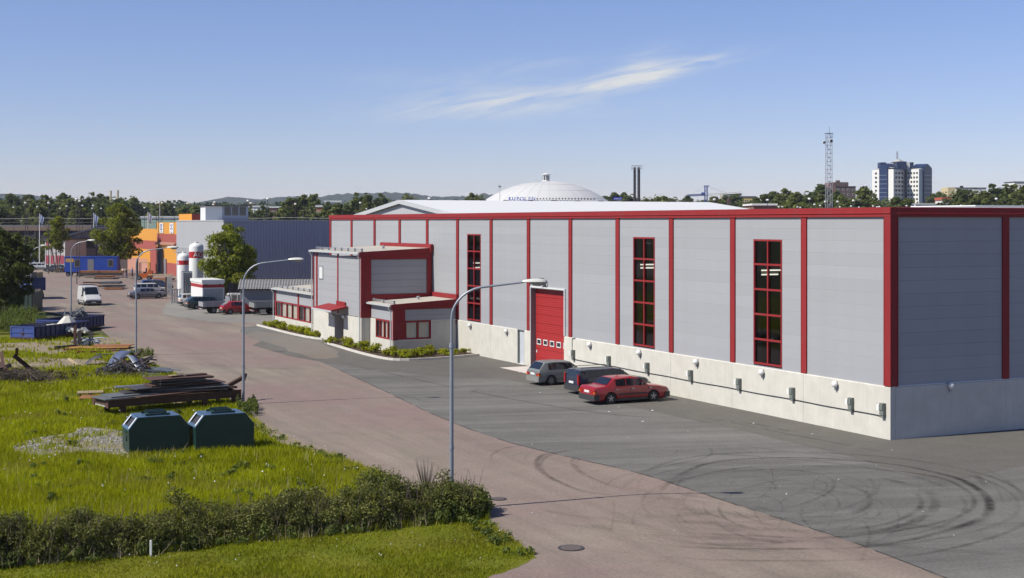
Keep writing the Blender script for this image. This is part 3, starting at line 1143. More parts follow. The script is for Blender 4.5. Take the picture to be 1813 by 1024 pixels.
def wall_lamp(x, s, z, rz, label):
    t = thing('wall_lamp', label, 'wall lamp', (*W(x, s), z), rz, 'round lamps on the warehouse plinth')
    g_ = link('lamp_globe', lampshell, t, (-.02, 0, 0), rot=(0, 0, R(180)))
    link('lamp_plate', lampbase, t)
    link('lamp_gland', lamphood, t)


for s, lb in zip((3.72, 9.5, 15.5, 21.5, 27.45, 39.4, 45.6), LAB):
    wall_lamp(0, s, 2.13, BA, 'small round white wall lamp ' + lb)
wall_lamp(3.45, 0, 2.28, BA + R(90), 'small round wall lamp on the shaded short side of the warehouse')
# engine-heater sockets with their cable
hb = MB().box(-.17, 0, -.13, .13, -.25, .28).box(-.14, 0, -.10, .10, -.38, -.25).mesh('socket_box', M['box_green'])
hl = MB().box(-.21, -.171, -.10, .10, -.02, .24).mesh('socket_lid', M['box_green'])
hcv = MB().box(-.20, -.04, .132, .29, -.06, .20).mesh('socket_cover', M['white'])
BOXL = ['first from the corner', 'second from the corner', 'third from the corner', 'fourth from the corner', 'fifth from the corner', 'sixth from the corner', 'seventh from the corner', 'last before the loading door']
for s, lb in zip((.42, 2.6, 7.0, 11.5, 16.05, 20.6, 25.06, 29.6), BOXL):
    t = thing('power_socket', 'grey heater socket box on the plinth, ' + lb, 'socket box', (*W(0, s), 1.34), BA, 'heater sockets along the plinth')
    link('socket_box', hb, t)
    link('socket_lid', hl, t)
    link('socket_cover', hcv, t)
cab = MB()
pts = [(-.03, y, 1.02 + .012 * math.sin(y * 1.1)) for y in [29.55 - .5 * i for i in range(58)]] + [(-.03, .55, 1.02), (-.03, .45, 1.0)]
cab.tube(pts, .022, 6)
tag(cab.build('cable_conduit', M['dark'], None, (CXW, CYW, 0), BA), 'thin dark cable conduit running along the plinth between the socket boxes', 'cable')
cb2 = MB().tube([(-.02, 29.85, 1.4), (-.02, 29.85, 2.2), (-.04, 29.78, 2.34), (-.04, 29.4, 2.40)], .02, 6)
tag(cb2.build('cable_conduit', M['dark'], None, (CXW, CYW, 0), BA), 'short dark cable hooked over the plinth edge above the last socket box', 'cable')

# ------------------------------------------------------------------ office annex on the front
an = thing('office_annex', 'low flat-roofed office annex with a taller block, red trim and pale plinth', 'annex', (CXW, CYW, 0), BA)
SL0, SL1 = 65.2, 79.0
S0, S1, SR = 53.1, 65.2, 48.2
WT, WLO = 5.86, 5.13
HT, HL_ = 7.42, 3.62


def awall(x0, x1, y0, y1, z0, z1, mat, name='wall'):
    return MB().box(x0, x1, y0, y1, z0, z1).build(name, mat, an)


def annex_block(y0, y1, w, h, zc, name_prefix, open_right=True, winrow=None, splits=()):
    pass


# tall block: plinth, cladding, trims
def apanel(face, a0, a1, z0, z1, pos):
    # face 'f' front (x = -pos, spans y), 'r' right side (y = pos, spans x)
    if face == 'f':
        key = ('af', round(a1 - a0, 3), round(z1 - z0, 3))
        if key not in _panel_cache:
            w, h = a1 - a0, z1 - z0
            _panel_cache[key] = MB().prism([(.08, .004), (0, .004), (0, h - .016), (.012, h - .004), (.08, h - .004)], 0, w, 'y').mesh('panel', M['clad'])
        return link('panel', _panel_cache[key], an, (-pos, a0, z0))
    key = ('ar', round(a1 - a0, 3), round(z1 - z0, 3))
    if key not in _panel_cache:
        w, h = a1 - a0, z1 - z0
        _panel_cache[key] = MB().prism([(.08, .004), (0, .004), (0, h - .016), (.012, h - .004), (.08, h - .004)], 0, w, 'x').mesh('panel', M['clad'])
    return link('panel', _panel_cache[key], an, (a0, pos, z0))


# tall block front: columns (from the left): 64.9, 64.0, 58.7, 53.9, 53.2
tw = WT - .06
for (a, b) in ((S1 - .75, S1 - .25), (58.95, S1 - 1.15), (53.65 + .25, 58.70)):
    for i in range(8):
        z0 = PL + .04 + (HT - .35 - PL - .04) * i / 8
        z1 = PL + .04 + (HT - .35 - PL - .04) * (i + 1) / 8
        apanel('f', a, b, z0, z1, tw)
for (a, b) in ((S1 - .25, S1 - .02), (S1 - 1.15, S1 - .76), (58.71, 58.94), (S0 + .38, S0 + .70)):
    MB().box(-WT + .02, -tw + .05, a, b, PL + .02, HT - .2).build('column', M['red'], an)
MB().box(-WT + .03, -tw + .04, S0 + .30, S0 + .375, PL + .02, HT - .2).build('corner_strip', M['clad'], an)
MB().box(-WT + .03, -tw + .04, S0 + .705, S0 + .79, PL + .02, HT - .2).build('corner_strip', M['clad'], an)
MB().box(-WT - .0, -tw + .08, S0 + .125, S0 + .295, PL + .02, HT - .30).build('corner_strip', M['clad'], an)
MB().box(-WT - .03, -WT + .049, S0 - .02, S0 + .12, PL + .02, HT - .05).build('corner_column', M['red'], an)
# shaded side of the tall block: grey panels framed in dark red
for i in range(5):
    z0 = 4.18 + (HT - .55 - 4.18) * i / 5
    z1 = 4.18 + (HT - .55 - 4.18) * (i + 1) / 5
    apanel('r', -WT + .80, -.42, z0, z1, S0 + .06)
fr = MB()
fr.box(-WT + .05, -WT + .79, S0 - .02, S0 + .12, PL + .0, HT - .05)
fr.box(-.41, -.02, S0 - .02, S0 + .12, HL_, HT - .05)
fr.box(-WT + .80, -.42, S0 - .02, S0 + .12, HL_ + .1, 4.17)
fr.box(-WT + .80, -.42, S0 - .02, S0 + .12, HT - .54, HT - .05)
fr.build('side_frame', M['red'], an)
# plinth
cn = M['concrete']


def aconc(x0, x1, y0, y1, z0, z1):
    MB().box(x0, x1, y0, y1, z0, z1).build('concrete_panel', cn, an)


DY0, DY1 = 57.3, 59.5                              # entrance recess
aconc(-WT, -WT + .25, S0, DY0, -.05, PL)
aconc(-WT, -WT + .25, DY1, S1, -.05, PL)
aconc(-WT + .25, -WT + .95, DY0 - .2, DY0, -.05, PL + .1)
aconc(-WT + .25, -WT + .95, DY1, DY1 + .2, -.05, PL + .1)
aconc(-WT + .26, -.0, S0 + .001, S0 + .2, -.05, 3.5)
aconc(-WT + .26, -.0, S1 - .2, S1 - .001, -.05, 6.9)
# entrance: dark red glazed door in the recess, canopy above
ed = MB().box(-WT + .70, -WT + .76, DY0 + .02, DY1 - .02, 2.15, PL + .1).box(-WT + .70, -WT + .76, DY0 + .02, DY0 + .12, .02, 2.15).box(-WT + .70, -WT + .76, DY1 - .95, DY1 - .85, .02, 2.15).box(-WT + .70, -WT + .76, DY1 - .12, DY1 - .02, .02, 2.15).box(-WT + .70, -WT + .76, DY0 + .12, DY1 - .95, .02, .9).build('entrance_door', M['red'], an)
MB().box(-WT + .72, -WT + .74, DY0 + .12, DY1 - .95, .9, 2.15).box(-WT + .72, -WT + .74, DY1 - .85, DY1 - .12, .05, 2.15).build('door_glass', M['pane_dark'], ed)
MB().box(-WT + .66, -WT + .70, DY0 + .2, DY0 + .23, .9, 1.2).build('handle', M['galv'], ed)
cp = MB()
cp.prism([(-WT - 1.35, 2.72), (-WT - 1.35, 2.84), (-WT - .0, 3.12), (-WT, 3.0)], DY0 - 1.0, DY1 + 1.6, 'y')
cp.build('canopy', M['red'], an)
MB().box(-WT - 1.42, -WT - 1.351, DY0 - 1.05, DY1 + 1.65, 2.66, 2.80).build('canopy_gutter', M['grey_trim'], an)
MB().box(-WT - .05, -WT - .001, DY0 - .5, DY0 + 1.7, 3.13, 3.42).build('canopy_flashing', M['red'], an)
MB().beam((-WT, DY0 - .3, 2.3), (-WT - 1.2, DY0 - .3, 2.7), .04, .06).beam((-WT, DY1 + .3, 2.3), (-WT - 1.2, DY1 + .3, 2.7), .04, .06).build('canopy_bracket', M['grey_trim'], an)
# poster frame on the tall block
pf = MB().box(-WT + .015, -tw - .0, 62.6, 62.68, 5.0, 6.15).box(-WT + .015, -tw, 63.62, 63.70, 5.0, 6.15).box(-WT + .015, -tw, 62.68, 63.62, 5.0, 5.08).box(-WT + .015, -tw, 62.68, 63.62, 6.07, 6.15).build('notice_frame', M['galv'], an)
MB().box(-WT + .04, -tw, 62.68, 63.62, 5.08, 6.07).build('notice_sheet', M['white_metal'], pf)

# roofs: beige felt, red verge on the near edges, grey gutter along the front


def aroof(y0, y1, w, h, right_edge=True, slope=.32):
    hb = h + slope
    ov = .22
    mb = MB()
    mb.prism([(-w - ov, h - .05), (-w - ov, h + .02), (-.02, hb), (-.02, h - .05)], y0 + (0.0 if right_edge else 0), y1, 'y')
    mb.build('roof', M['roof_beige'], an)
    if right_edge:
        MB().prism([(-w - ov, h - .34), (-w - ov, h + .035), (-.02, hb + .015), (-.02, hb - .34)], y0 - .12, y0 - .002, 'y').build('verge_board', M['red'], an)
    MB().box(-w - ov - .13, -w - ov - .001, y0 - .12, y1 + .1, h - .14, h - .01).build('gutter', M['grey_trim'], an)
    MB().box(-w - ov, -w - .03, y0, y1, h - .16, h - .051).build('soffit', M['grey_trim'], an)


aroof(S0, S1, WT, HT)
aroof(SL0, SL1, WLO, HL_, False)
aroof(SR, S0, WLO, HL_)
MB().box(-.10, -.0, S0 - .25, S1 - .8, HT + .10, HT + .62).build('wall_flashing', M['red'], an)
MB().box(-.22, -.101, S0 - .25, S0 + .0, HT - .0, HT + .55).build('wall_flashing', M['red'], an)
MB().box(-.10, -.0, SR - .15, S0 - .0, HL_ + .33, HL_ + .68).build('wall_flashing', M['red'], an)
MB().box(-.10, .0, SR - .0, SR + .0001 + .2, PL - .3, HL_ + .33).build('wall_flashing', M['red'], an)
# snow guards: bar on brackets above each gutter
for (y0, y1, w, h) in ((S0 + .3, S1 - .6, WT, HT), (SL0 + .3, SL1 - .3, WLO, HL_), (SR + .2, S0 - .3, WLO, HL_)):
    sg = MB().tube([(-w + .15, y0, h + .24), (-w + .15, y1, h + .24)], .03, 6).tube([(-w + .15, y0, h + .15), (-w + .15, y1, h + .15)], .02, 6).build('snow_guard', M['galv'], an)
    n = max(2, int((y1 - y0) / 1.6))
    for k in range(n + 1):
        y = y0 + (y1 - y0) * k / n
        MB().box(-w + .08, -w + .22, y - .03, y + .03, h + .03, h + .30).build('bracket', M['galv'], sg)
MB().lathe([(.09, 0), (.09, .25), (.15, .27), (.13, .36), (0, .38)], 10, (-2.4, 57.5, HT + .1)).lathe([(.09, 0), (.09, .25), (.15, .27), (.13, .36), (0, .38)], 10, (-2.0, 51.0, HL_ + .1)).build('roof_vent', M['galv'], an)

# low wing left
wl_ = WLO
for (a, b) in ((71.9, SL1 - .35), (SL0 + .02, 71.55)):
    for i in range(2):
        apanel('f', a, b, 2.42 + .5 * i, 2.92 + .5 * i, wl_ - .05)
for (a, b) in ((SL1 - .34, SL1 - .02), (71.56, 71.89)):
    MB().box(-wl_ - .0, -wl_ + .08, a, b, .98, HL_ - .15).build('column', M['red'], an)
aconc(-wl_ - .02, -wl_ + .25, SL0, 72.0, -.05, .98)
aconc(-wl_ - .02, -wl_ + .25, 72.012, SL1, -.05, .98)
aconc(-wl_ + .26, 0, SL1 - .2, SL1, -.05, HL_ - .05)


def window_band(y0, y1, z0, z1, n, w, mullion=.11):
    fr_ = MB().box(-w - .0, -w + .12, y0, y1, z0, z0 + .10).box(-w, -w + .12, y0, y1, z1 - .10, z1)
    for k in range(n + 1):
        y = y0 + (y1 - y0 - mullion) * k / n
        fr_.box(-w - .004, -w + .12, y, y + mullion, z0 + .10, z1 - .10)
    f = fr_.build('window', M['red'], an)
    for k in range(n):
        ya = y0 + (y1 - y0 - mullion) * k / n + mullion
        yb = y0 + (y1 - y0 - mullion) * (k + 1) / n
        mb = MB()
        mb.poly([(-w + .05, ya, z0 + .1), (-w + .05, ya, z1 - .1), (-w + .05, yb, z1 - .1), (-w + .05, yb, z0 + .1)])
        mb.build('pane', M['glass_clear'], f)
        if k % 4 != 3:
            cu = MB()
            nn = 7
            for q in range(nn):
                a_, b_ = ya + (yb - ya) * q / nn, ya + (yb - ya) * (q + 1) / nn
                off = .03 * (q % 2)
                cu.poly([(-w + .14 + off, a_, z0), (-w + .14 + off, a_, z1), (-w + .17 - off, b_, z1), (-w + .17 - off, b_, z0)])
            cu.build('curtain', M['curtain'], f)
    MB().box(-w + .35, -w + .40, y0 - .1, y1 + .1, z0 - .1, z1 + .1).build('room_back', M['inside'], an)


window_band(72.0 - .1, SL1 - .34, .99, 2.41, 4, wl_)
window_band(SL0 + .05, 71.55, .99, 2.41, 4, wl_)
# low wing right: front
for i in range(2):
    apanel('f', SR + .36, S0 - .05, 2.42 + .5 * i, 2.92 + .5 * i, wl_ - .05)
window_band(SR + .34, 51.9, .99, 2.41, 4, wl_)
aconc(-wl_ - .02, -wl_ + .25, SR, 51.9, -.05, .98)
aconc(-wl_ - .02, -wl_ + .25, 51.912, S0, -.05, PL)
MB().box(-wl_ - .03, -wl_ + .33, SR - .03, SR + .11, .98, HL_ - .12).build('corner_column', M['red'], an)
MB().box(-wl_ + .0, -wl_ + .1, SR + .12, SR + .33, .98, HL_ - .16).build('corner_strip', M['clad'], an)
# low wing right: shaded side facing the camera
for i in range(2):
    apanel('r', -wl_ + .95, -.05, 2.42 + .42 * i, 2.84 + .42 * i, SR + .05)
MB().box(-wl_ + .34, -wl_ + .94, SR + .0, SR + .12, 2.42, HL_ - .2).box(-wl_ + .95, -.05, SR + .0, SR + .12, 3.27, HL_ + .0).build('side_frame', M['red'], an)
aconc(-wl_ + .0, -wl_ + 3.05, SR + .02, SR + .25, -.05, .98)
aconc(-wl_ + 3.06, -.02, SR + .02, SR + .25, -.05, PL)
MB().box(-wl_ + .0, -wl_ + 3.05, SR - .03, SR + .019, .95, 1.02).box(-wl_ + 3.03, -wl_ + 3.09, SR - .03, SR + .019, 1.02, PL).box(-wl_ + 3.03, -.02, SR - .03, SR + .019, PL, PL + .05).build('sill_flashing', M['white_metal'], an)
wf = MB()
xa, xb = -wl_ + .34, -wl_ + 3.03
wf.box(xa, xb, SR + .0, SR + .12, 1.0, 1.14).box(xa, xb, SR, SR + .12, 2.28, 2.41)
for x in (xa, xa + .55, (xa + .55 + xb) / 2 - .08, xb - .14):
    wf.box(x, x + .14, SR - .004, SR + .12, 1.14, 2.28)
wf.box(xa + .14, xa + .55, SR + .001, SR + .11, 1.14, 2.28)
wfo = wf.build('window', M['red'], an)
for (a, b) in ((xa + .69, (xa + .55 + xb) / 2 - .08), ((xa + .55 + xb) / 2 + .06, xb - .14)):
    mb = MB()
    mb.poly([(a, SR + .06, 1.14), (b, SR + .06, 1.14), (b, SR + .06, 2.28), (a, SR + .06, 2.28)])
    mb.build('pane', M['glass_clear'], wfo)
    cu = MB()
    for q in range(14):
        a_, b_ = a + (b - a) * q / 14, a + (b - a) * (q + 1) / 14
        o_ = .025 * (q % 2)
        cu.poly([(a_, SR + .16 + o_, 1.1), (a_, SR + .16 + o_, 2.35), (b_, SR + .185 - o_, 2.35), (b_, SR + .185 - o_, 1.1)])
    cu.build('curtain', M['curtain'], wfo)
MB().box(xa, xb, SR + .45, SR + .5, .9, 2.5).build('room_back', M['inside'], an)
# downpipes
for (x, y, h) in ((-WT - .12, S0 + .15, HT), (-WT - .12, S1 - .1, HT), (-WLO - .14, SL1 - .05, HL_), (-WLO - .16, SR + .16, HL_)):
    MB().tube([(x - .18, y, h - .12), (x - .14, y, h - .28), (x, y, h - .5), (x, y, PL + .2), (x, y, .35), (x - .08, y, .2), (x - .22, y, .14)], .05, 8).build('downpipe', M['grey_trim'], an, smooth=True)
for y in (57.0, 59.75):
    t = thing('wall_lamp', 'small white lamp on the pale wall %s of the annex entrance' % ('right' if y < 58 else 'left'), 'wall lamp', (*W(-WT, y), 2.25), BA)
    link('lamp_globe', lampshell, t, (-.02, 0, 0), rot=(0, 0, R(180)))
    link('lamp_plate', lampbase, t)

# ------------------------------------------------------------------ planter beds with kerbs and shrubs
BED1 = [(-6.45, 80.2), (-6.5, 76), (-6.6, 70), (-6.5, 66), (-6.25, 63.6), (-5.9, 62.4)]
BED2 = [(-5.95, 60.3), (-6.7, 59.4), (-7.0, 55), (-7.3, 49.5), (-7.2, 44.8), (-6.5, 43.2), (-4.5, 42.9), (-2.0, 43.5), (0.0, 44.2)]


def bed(loc, inner, label):
    t = thing('planter_bed', label, 'planter bed')
    pts = [W(*p) for p in spline(loc, 6)]
    for a, b in zip(pts[:-1:2], pts[2::2]):
        d = Vector((b[0] - a[0], b[1] - a[1], 0))
        if d.length < .05:
            continue
        e = d.normalized() * .006
        MB().beam((a[0] + e.x, a[1] + e.y, .07), (b[0] - e.x, b[1] - e.y, .07), .17, .17).build('kerb_stone', M['kerb'], t)
    mb = MB()
    mb.poly([(x, y, .085) for x, y in pts + inner])
    o = mb.build('soil', M['bed_soil'], t, fix=False)
    if o.data.polygons[0].normal.z < 0:
        o.data.flip_normals()


bed(BED1, [W(-WT, S1), W(-WLO, S1), W(-WLO, SL1), W(-WLO - .3, 80.2)], 'narrow planter bed with pale kerb along the left office wing')
bed(BED2, [W(0, SR), W(-WLO, SR), W(-WLO, S0), W(-WT, S0)], 'L-shaped planter bed with pale kerb round the right office wing')
# ------------------------------------------------------------------ street lamps
def bend_arm(H, arm, r=1.0):
    pts = [(0, 0, 5.6), (0, 0, H - 1.25)]
    for k in range(1, 8):
        a = R(90) * k / 8
        pts.append((1.25 - 1.25 * math.cos(a), 0, H - 1.25 + 1.1 * math.sin(a)))
    pts.append((1.35, 0, H - .13))
    pts.append((arm - .3, 0, H + .0))
    return pts


_lamp = {}


def street_lamp(x, y, H, arm, label, rz=0.0, group='curved steel street lamps along the road'):
    t = thing('street_lamp', label, 'street lamp', (x, y, 0), rz, group)
    key = (round(H, 2), round(arm, 2))
    if key not in _lamp:
        pole = MB().tube([(0, 0, -.1), (0, 0, 2.1), (0, 0, 5.55)], [.076, .072, .065], 12).lathe([(.088, 2.05), (.088, 2.15)], 12).lathe([(.088, 5.5), (.075, 5.66)], 12).mesh('pole', M['pole'], 40)
        arm_ = MB().tube(bend_arm(H, arm), [.044] * 9 + [.038, .034], 10).mesh('arm', M['pole'], 60)
        hd = MB()
        n = 10
        sec = [(arm - .35, .05, .05), (arm - .22, .10, .085), (arm - .0, .155, .11), (arm + .25, .165, .115), (arm + .42, .13, .09), (arm + .50, .05, .03)]
        b = len(hd.v)
        zc = H + .015
        for (xx, w, h) in sec:
            for k in range(n):
                a = 2 * math.pi * k / n
                zz = math.sin(a)
                hd.v.append((xx, w * math.cos(a), zc + (h * zz if zz > 0 else h * .35 * zz)))
        for i in range(len(sec) - 1):
            for k in range(n):
                k2 = (k + 1) % n
                hd.f.append((b + i * n + k, b + i * n + k2, b + (i + 1) * n + k2, b + (i + 1) * n + k))
                hd.m.append(0)
        hd.f.append(tuple(b + k for k in range(n)))
        hd.f.append(tuple(b + (len(sec) - 1) * n + k for k in range(n)))
        hd.m += [0, 0]
        head = hd.mesh('lamp_head', paint('lamp_head_cream', (.62, .62, .57), .4, .03), 50)
        gb = MB()
        b = 0
        for (xx, w, h) in [(arm - .08, .08, .03), (arm + .02, .13, .10), (arm + .22, .14, .12), (arm + .38, .09, .08), (arm + .43, .03, .02)]:
            for k in range(n):
                a = math.pi + math.pi * k / (n - 1)
                gb.v.append((xx, w * math.cos(a), zc - .03 + h * math.sin(a)))
        for i in range(4):
            for k in range(n - 1):
                gb.f.append((i * n + k, i * n + k + 1, (i + 1) * n + k + 1, (i + 1) * n + k))
                gb.m.append(0)
        bowl = gb.mesh('lamp_bowl', paint('lamp_bowl_plastic', (.35, .36, .35), .2, .03), 60)
        _lamp[key] = (pole, arm_, head, bowl)
    for nm, me in zip(('pole', 'arm', 'lamp_head', 'lamp_bowl'), _lamp[key]):
        link(nm, me, t)
    return t


street_lamp(*A(799.5, 47.45), 7.72, 2.75, 'tall curved street lamp rising from the end of the hedge, nearest the viewer')
street_lamp(*G(431, 716), 7.74, 2.75, 'curved street lamp on the grass edge beside the steel trailer')
street_lamp(*G(241, 630), 7.9, 2.6, 'curved street lamp at the road edge beyond the scrap heaps')
street_lamp(*G(126, 563), 7.9, 2.1, 'curved street lamp behind the two low blue skips', R(-8))
street_lamp(*A(55, 172), 6.9, 1.5, 'slender street lamp post in front of the blue skip lorry', R(0))

# ------------------------------------------------------------------ green recycling containers
def recycling_bin(x, y, label, rz=BA):
    # origin: near left bottom corner; +x long front, +y depth
    t = thing('recycling_container', label, 'recycling container', (x, y, 0), rz, 'dark green recycling containers on the grass')
    Lx, D, H = 2.72, 1.62, 1.66
    c = .42
    bd = MB()
    prof = [(0, .10), (.06, .02), (Lx - .06, .02), (Lx, .10), (Lx + .02, 1.12), (Lx - c - .02, H), (c, H), (-.02, 1.12)]
    # the front and back walls lean in a touch
    b = 0
    n = len(prof)
    for yy, dz in ((0.0, 0), (D, 0)):
        for (a, z) in prof:
            bd.v.append((a, yy, z))
    for k in range(n):
        k2 = (k + 1) % n
        if k in (4, 5, 6):
            continue
        bd.f.append((k, k2, n + k2, n + k))
        bd.m.append(0)
    bd.f.append(tuple(range(n))[::-1])
    bd.f.append(tuple(range(n, 2 * n)))
    bd.m += [0, 0]
    bd.build('body', M['bin_green'], t)
    # lids: sloped flaps and top sheet, slightly oversailing
    lid = MB()

    def slab(p0, p1, y0, y1, th=.025, ov=.0):
        (x0, z0), (x1, z1) = p0, p1
        d = Vector((x1 - x0, 0, z1 - z0)).normalized()
        nrm = Vector((-d.z, 0, d.x))
        q = []
        for (xx, zz) in ((x0, z0), (x1, z1)):
            q.append((xx, zz))
        lid.prism([(x0, z0), (x1, z1), (x1 + nrm.x * th, z1 + nrm.z * th), (x0 + nrm.x * th, z0 + nrm.z * th)], y0, y1, 'y')
    slab((c - .02, H + .001), (Lx - c, H + .001), -.02, D + .02)
    slab((Lx - c, H + .0), (Lx + .03, 1.11), -.02, D + .02)
    # left flap with a square opening
    x0, z0, x1, z1 = -.03, 1.11, c - .02, H
    for (f0, f1, y0, y1) in ((0, .22, -.02, D + .02), (.85, 1, -.02, D + .02), (.22, .85, -.02, .28), (.22, .85, D - .28, D + .02)):
        slab((x0 + (x1 - x0) * f0, z0 + (z1 - z0) * f0), (x0 + (x1 - x0) * f1, z0 + (z1 - z0) * f1), y0, y1)
    lid.build('lid', M['bin_top'], t)
    hole = MB().prism([(x0 + .09, z0 + .06), (x1 - .03, z1 - .12), (x1 + .05, z1 - .2), (x0 + .25, z0 - .02)], .28, D - .28, 'y')
    hole.build('filling_hole', M['dark'], t)
    st = MB()
    for (y0, y1) in ((.12, .26), (D - .26, D - .12)):
        d = Vector((x1 - x0, 0, z1 - z0)).normalized()
        nrm = Vector((-d.z, 0, d.x))
        a0, a1 = .12, .95
        pts = []
        for f, off in ((a0, .028), (a1, .028), (a1, .034), (a0, .034)):
            pts.append((x0 + (x1 - x0) * f + nrm.x * off, z0 + (z1 - z0) * f + nrm.z * off))
        st.prism(pts, y0, y1, 'y')
    for h_ in range(2):
        s2 = MB()
        s2.v, s2.f, s2.m = st.v[h_ * 8:h_ * 8 + 8], st.f[:6], st.m[:6]
        s2.build('sticker', M['white'], t)
    MB().box(-.045, -.0, .55, .78, .55, .80).build('side_hatch', M['dark'], t)
    MB().box(-.075, -.045, .45, D - .45, .95, 1.0).build('push_handle', M['bin_green'], t)
    # lifting frame on top
    lf = MB()
    xa, xb, za = 0.95, Lx - .95, H + .026
    for yy in (.40, .72, .95, D - .38):
        lf.box(xa, xb, yy, yy + .06, za + .10, za + .17)
    for xx in (xa, xb - .08):
        lf.box(xx, xx + .08, .30, D - .28, za, za + .10)
    lf.box(xa - .15, xb + .15, .34, .40, za + .0, za + .09).box(xa - .15, xb + .15, D - .32, D - .26, za + .0, za + .09)
    lf.build('lifting_frame', M['bin_green'], t)
    # seam ribs
    MB().box(.35, .38, -.012, -.0, .10, 1.45).box(Lx - .38, Lx - .35, -.012, .0, .10, 1.45).box(.02, Lx - .02, -.012, -.001, .07, .12).build('seam', M['bin_green'], t)
    return t


x1, y1 = G(229, 806)
bin1 = recycling_bin(x1, y1, 'left green recycling container, its flap sticker-striped, standing beside the gravel patch')
x1, y1 = G(347, 801)
bin2 = recycling_bin(x1, y1, 'right green recycling container, standing beside the road edge below the lamp')
bin1.scale = bin2.scale = (.92, .92, .92)

# ------------------------------------------------------------------ flatbed trailer frame loaded with steel plates
tr = thing('steel_trailer', 'rusty steel trailer frame on short legs heaped with dark plates', 'trailer', (*G(196, 726), 0), R(27))
tr.location = (-20.2, 70.3, 0)
tr.rotation_euler = (0, 0, R(38))
TL, TW = 7.3, 2.1


def ibeam(mb, p0, p1, h=.26, w=.14, t=.03):
    mb.beam(p0, p1, w, t) if False else None
    a, b = Vector(p0), Vector(p1)
    up = Vector((0, 0, h / 2 - t / 2))
    mb.beam(a + up, b + up, w, t)
    mb.beam(a - up, b - up, w, t)
    mb.beam(a, b, t, h - 2 * t - .002)


fm = MB()
ibeam(fm, (0, .07, .62), (TL, .07, .62), .38)
ibeam(fm, (0, TW - .07, .62), (TL, TW - .07, .62), .38)
fm.build('side_beam', M['rust'], tr)
for k in range(5):
    MB().beam((.15 + k * 1.75, .15, .66), (.15 + k * 1.75, TW - .15, .66), .12, .24).build('cross_beam', M['rust'], tr)
for (x, y) in ((5.2, .1), (6.9, .1), (5.2, TW - .1), (6.9, TW - .1), (.6, TW - .2)):
    MB().prism([(x - .16, .51), (x + .16, .51), (x + .09, -.02), (x - .09, -.02)], y - .08, y + .08, 'y').build('leg', M['rust'], tr)
MB().box(-.06, -.002, .0, TW, .50, .80).box(-.10, -.06, .0, .3, .40, .82).box(-.10, -.06, TW - .3, TW, .40, .82).build('end_plate', M['rust'], tr)
sp_ = MB()
for k in range(9):
    sp_.obox((-.066, .35 + k * .17, .46), (.003, .035, .035), Matrix.Rotation(R(30), 3, 'X'))
sp_.build('warning_stripe', M['white'], tr)
MB().box(.6, .9, .12, .3, -.02, .5).build('stanchion', M['rust'], tr)
MB().beam((TL - .6, TW * .5, .80), (TL + .9, TW * .78, 1.25), .16, .2).box(TL - 1.7, TL + .1, .75, .95, .811, .93).build('drawbar', M['rust'], tr)
MB().obox((TL + 1.0, TW * .80, 1.28), (.09, .09, .2), Matrix.Rotation(R(20), 3, 'Y')).build('coupling', M['dark_steel'], tr)

rs = random.Random(5)


def trl(x, y):
    c, s = math.cos(R(38)), math.sin(R(38))
    return (-20.2 + c * x - s * y, 70.3 + s * x + c * y)


def plate(x, y, z, lx, ly, th, rz, mat, label, name='steel_plate', cat='steel plate', group='plates heaped on the steel trailer', tilt=0.0, world_pos=False):
    X, Y = (x, y) if world_pos else trl(x, y)
    rr = random.Random(hash((round(x, 2), round(y, 2), round(z, 2))) & 0xffff)
    mb = MB()
    n = 6
    top, bot = [], []
    for i in range(n + 1):
        f = i / n
        dz = .012 * math.sin(f * 5 + z * 20)
        e0, e1 = rr.uniform(-.02, .02), rr.uniform(-.02, .02)
        for lst, zz in ((bot, 0), (top, th)):
            lst.append(((f - .5) * lx, -ly / 2 + e0, zz + dz))
            lst.append(((f - .5) * lx, ly / 2 + e1, zz + dz))
    mb.v = bot + top
    N = 2 * (n + 1)
    for i in range(n):
        a = 2 * i
        mb.f += [(a, a + 1, a + 3, a + 2), (N + a, N + a + 2, N + a + 3, N + a + 1), (a, a + 2, N + a + 2, N + a), (a + 1, N + a + 1, N + a + 3, a + 3)]
    mb.f += [(0, N, N + 1, 1), (2 * n, 2 * n + 1, N + 2 * n + 1, N + 2 * n)]
    mb.m = [0] * len(mb.f)
    o = mb.build(name, mat)
    o.location = (X, Y, z)
    o.rotation_euler = (tilt, rr.uniform(-.006, .006), rz + (0 if world_pos else R(38)))
    tag(o, label, cat, group)
    return o


_GL = 'dark steel plate lying in the heap on the rusty trailer frame'
plate(.95, .95, .82, 2.4, 1.7, .05, R(2), M['steel_plate'], 'grey steel plate at the left end of the trailer, lowest', group=None)
plate(1.5, 1.10, .88, 2.6, 1.5, .05, R(1), M['steel_plate'], 'grey steel plate lying on top at the left end of the trailer', group=None)
z = .83
heap = [(4.1, 1.0, 5.6, 1.9), (4.2, 1.1, 5.0, 1.8), (3.6, 1.2, 4.6, 1.8), (4.4, 1.1, 4.9, 1.7), (4.6, 1.3, 3.9, 1.6), (3.7, 1.4, 4.4, 1.7), (4.3, 1.2, 3.7, 1.5), (4.6, 1.3, 3.5, 1.5), (4.2, 1.3, 3.0, 1.5), (4.4, 1.4, 3.1, 1.4), (4.2, 1.3, 2.9, 1.4)]
for k, (x, y, a, b) in enumerate(heap):
    th = rs.uniform(.035, .06)
    plate(x + rs.uniform(-.35, .35), y + rs.uniform(-.15, .15), z, a * rs.uniform(.8, 1.1), b * rs.uniform(.7, 1.05), th, R(rs.uniform(-13, 11)), M['dark_steel'] if k % 3 else (M['steel_plate'] if k % 2 else M['rust']), _GL if 0 < k < 10 else ('dark steel plate at the very bottom of the trailer heap' if k == 0 else 'small dark steel plate just under the top rust-brown sheet'))
    z += th + .02
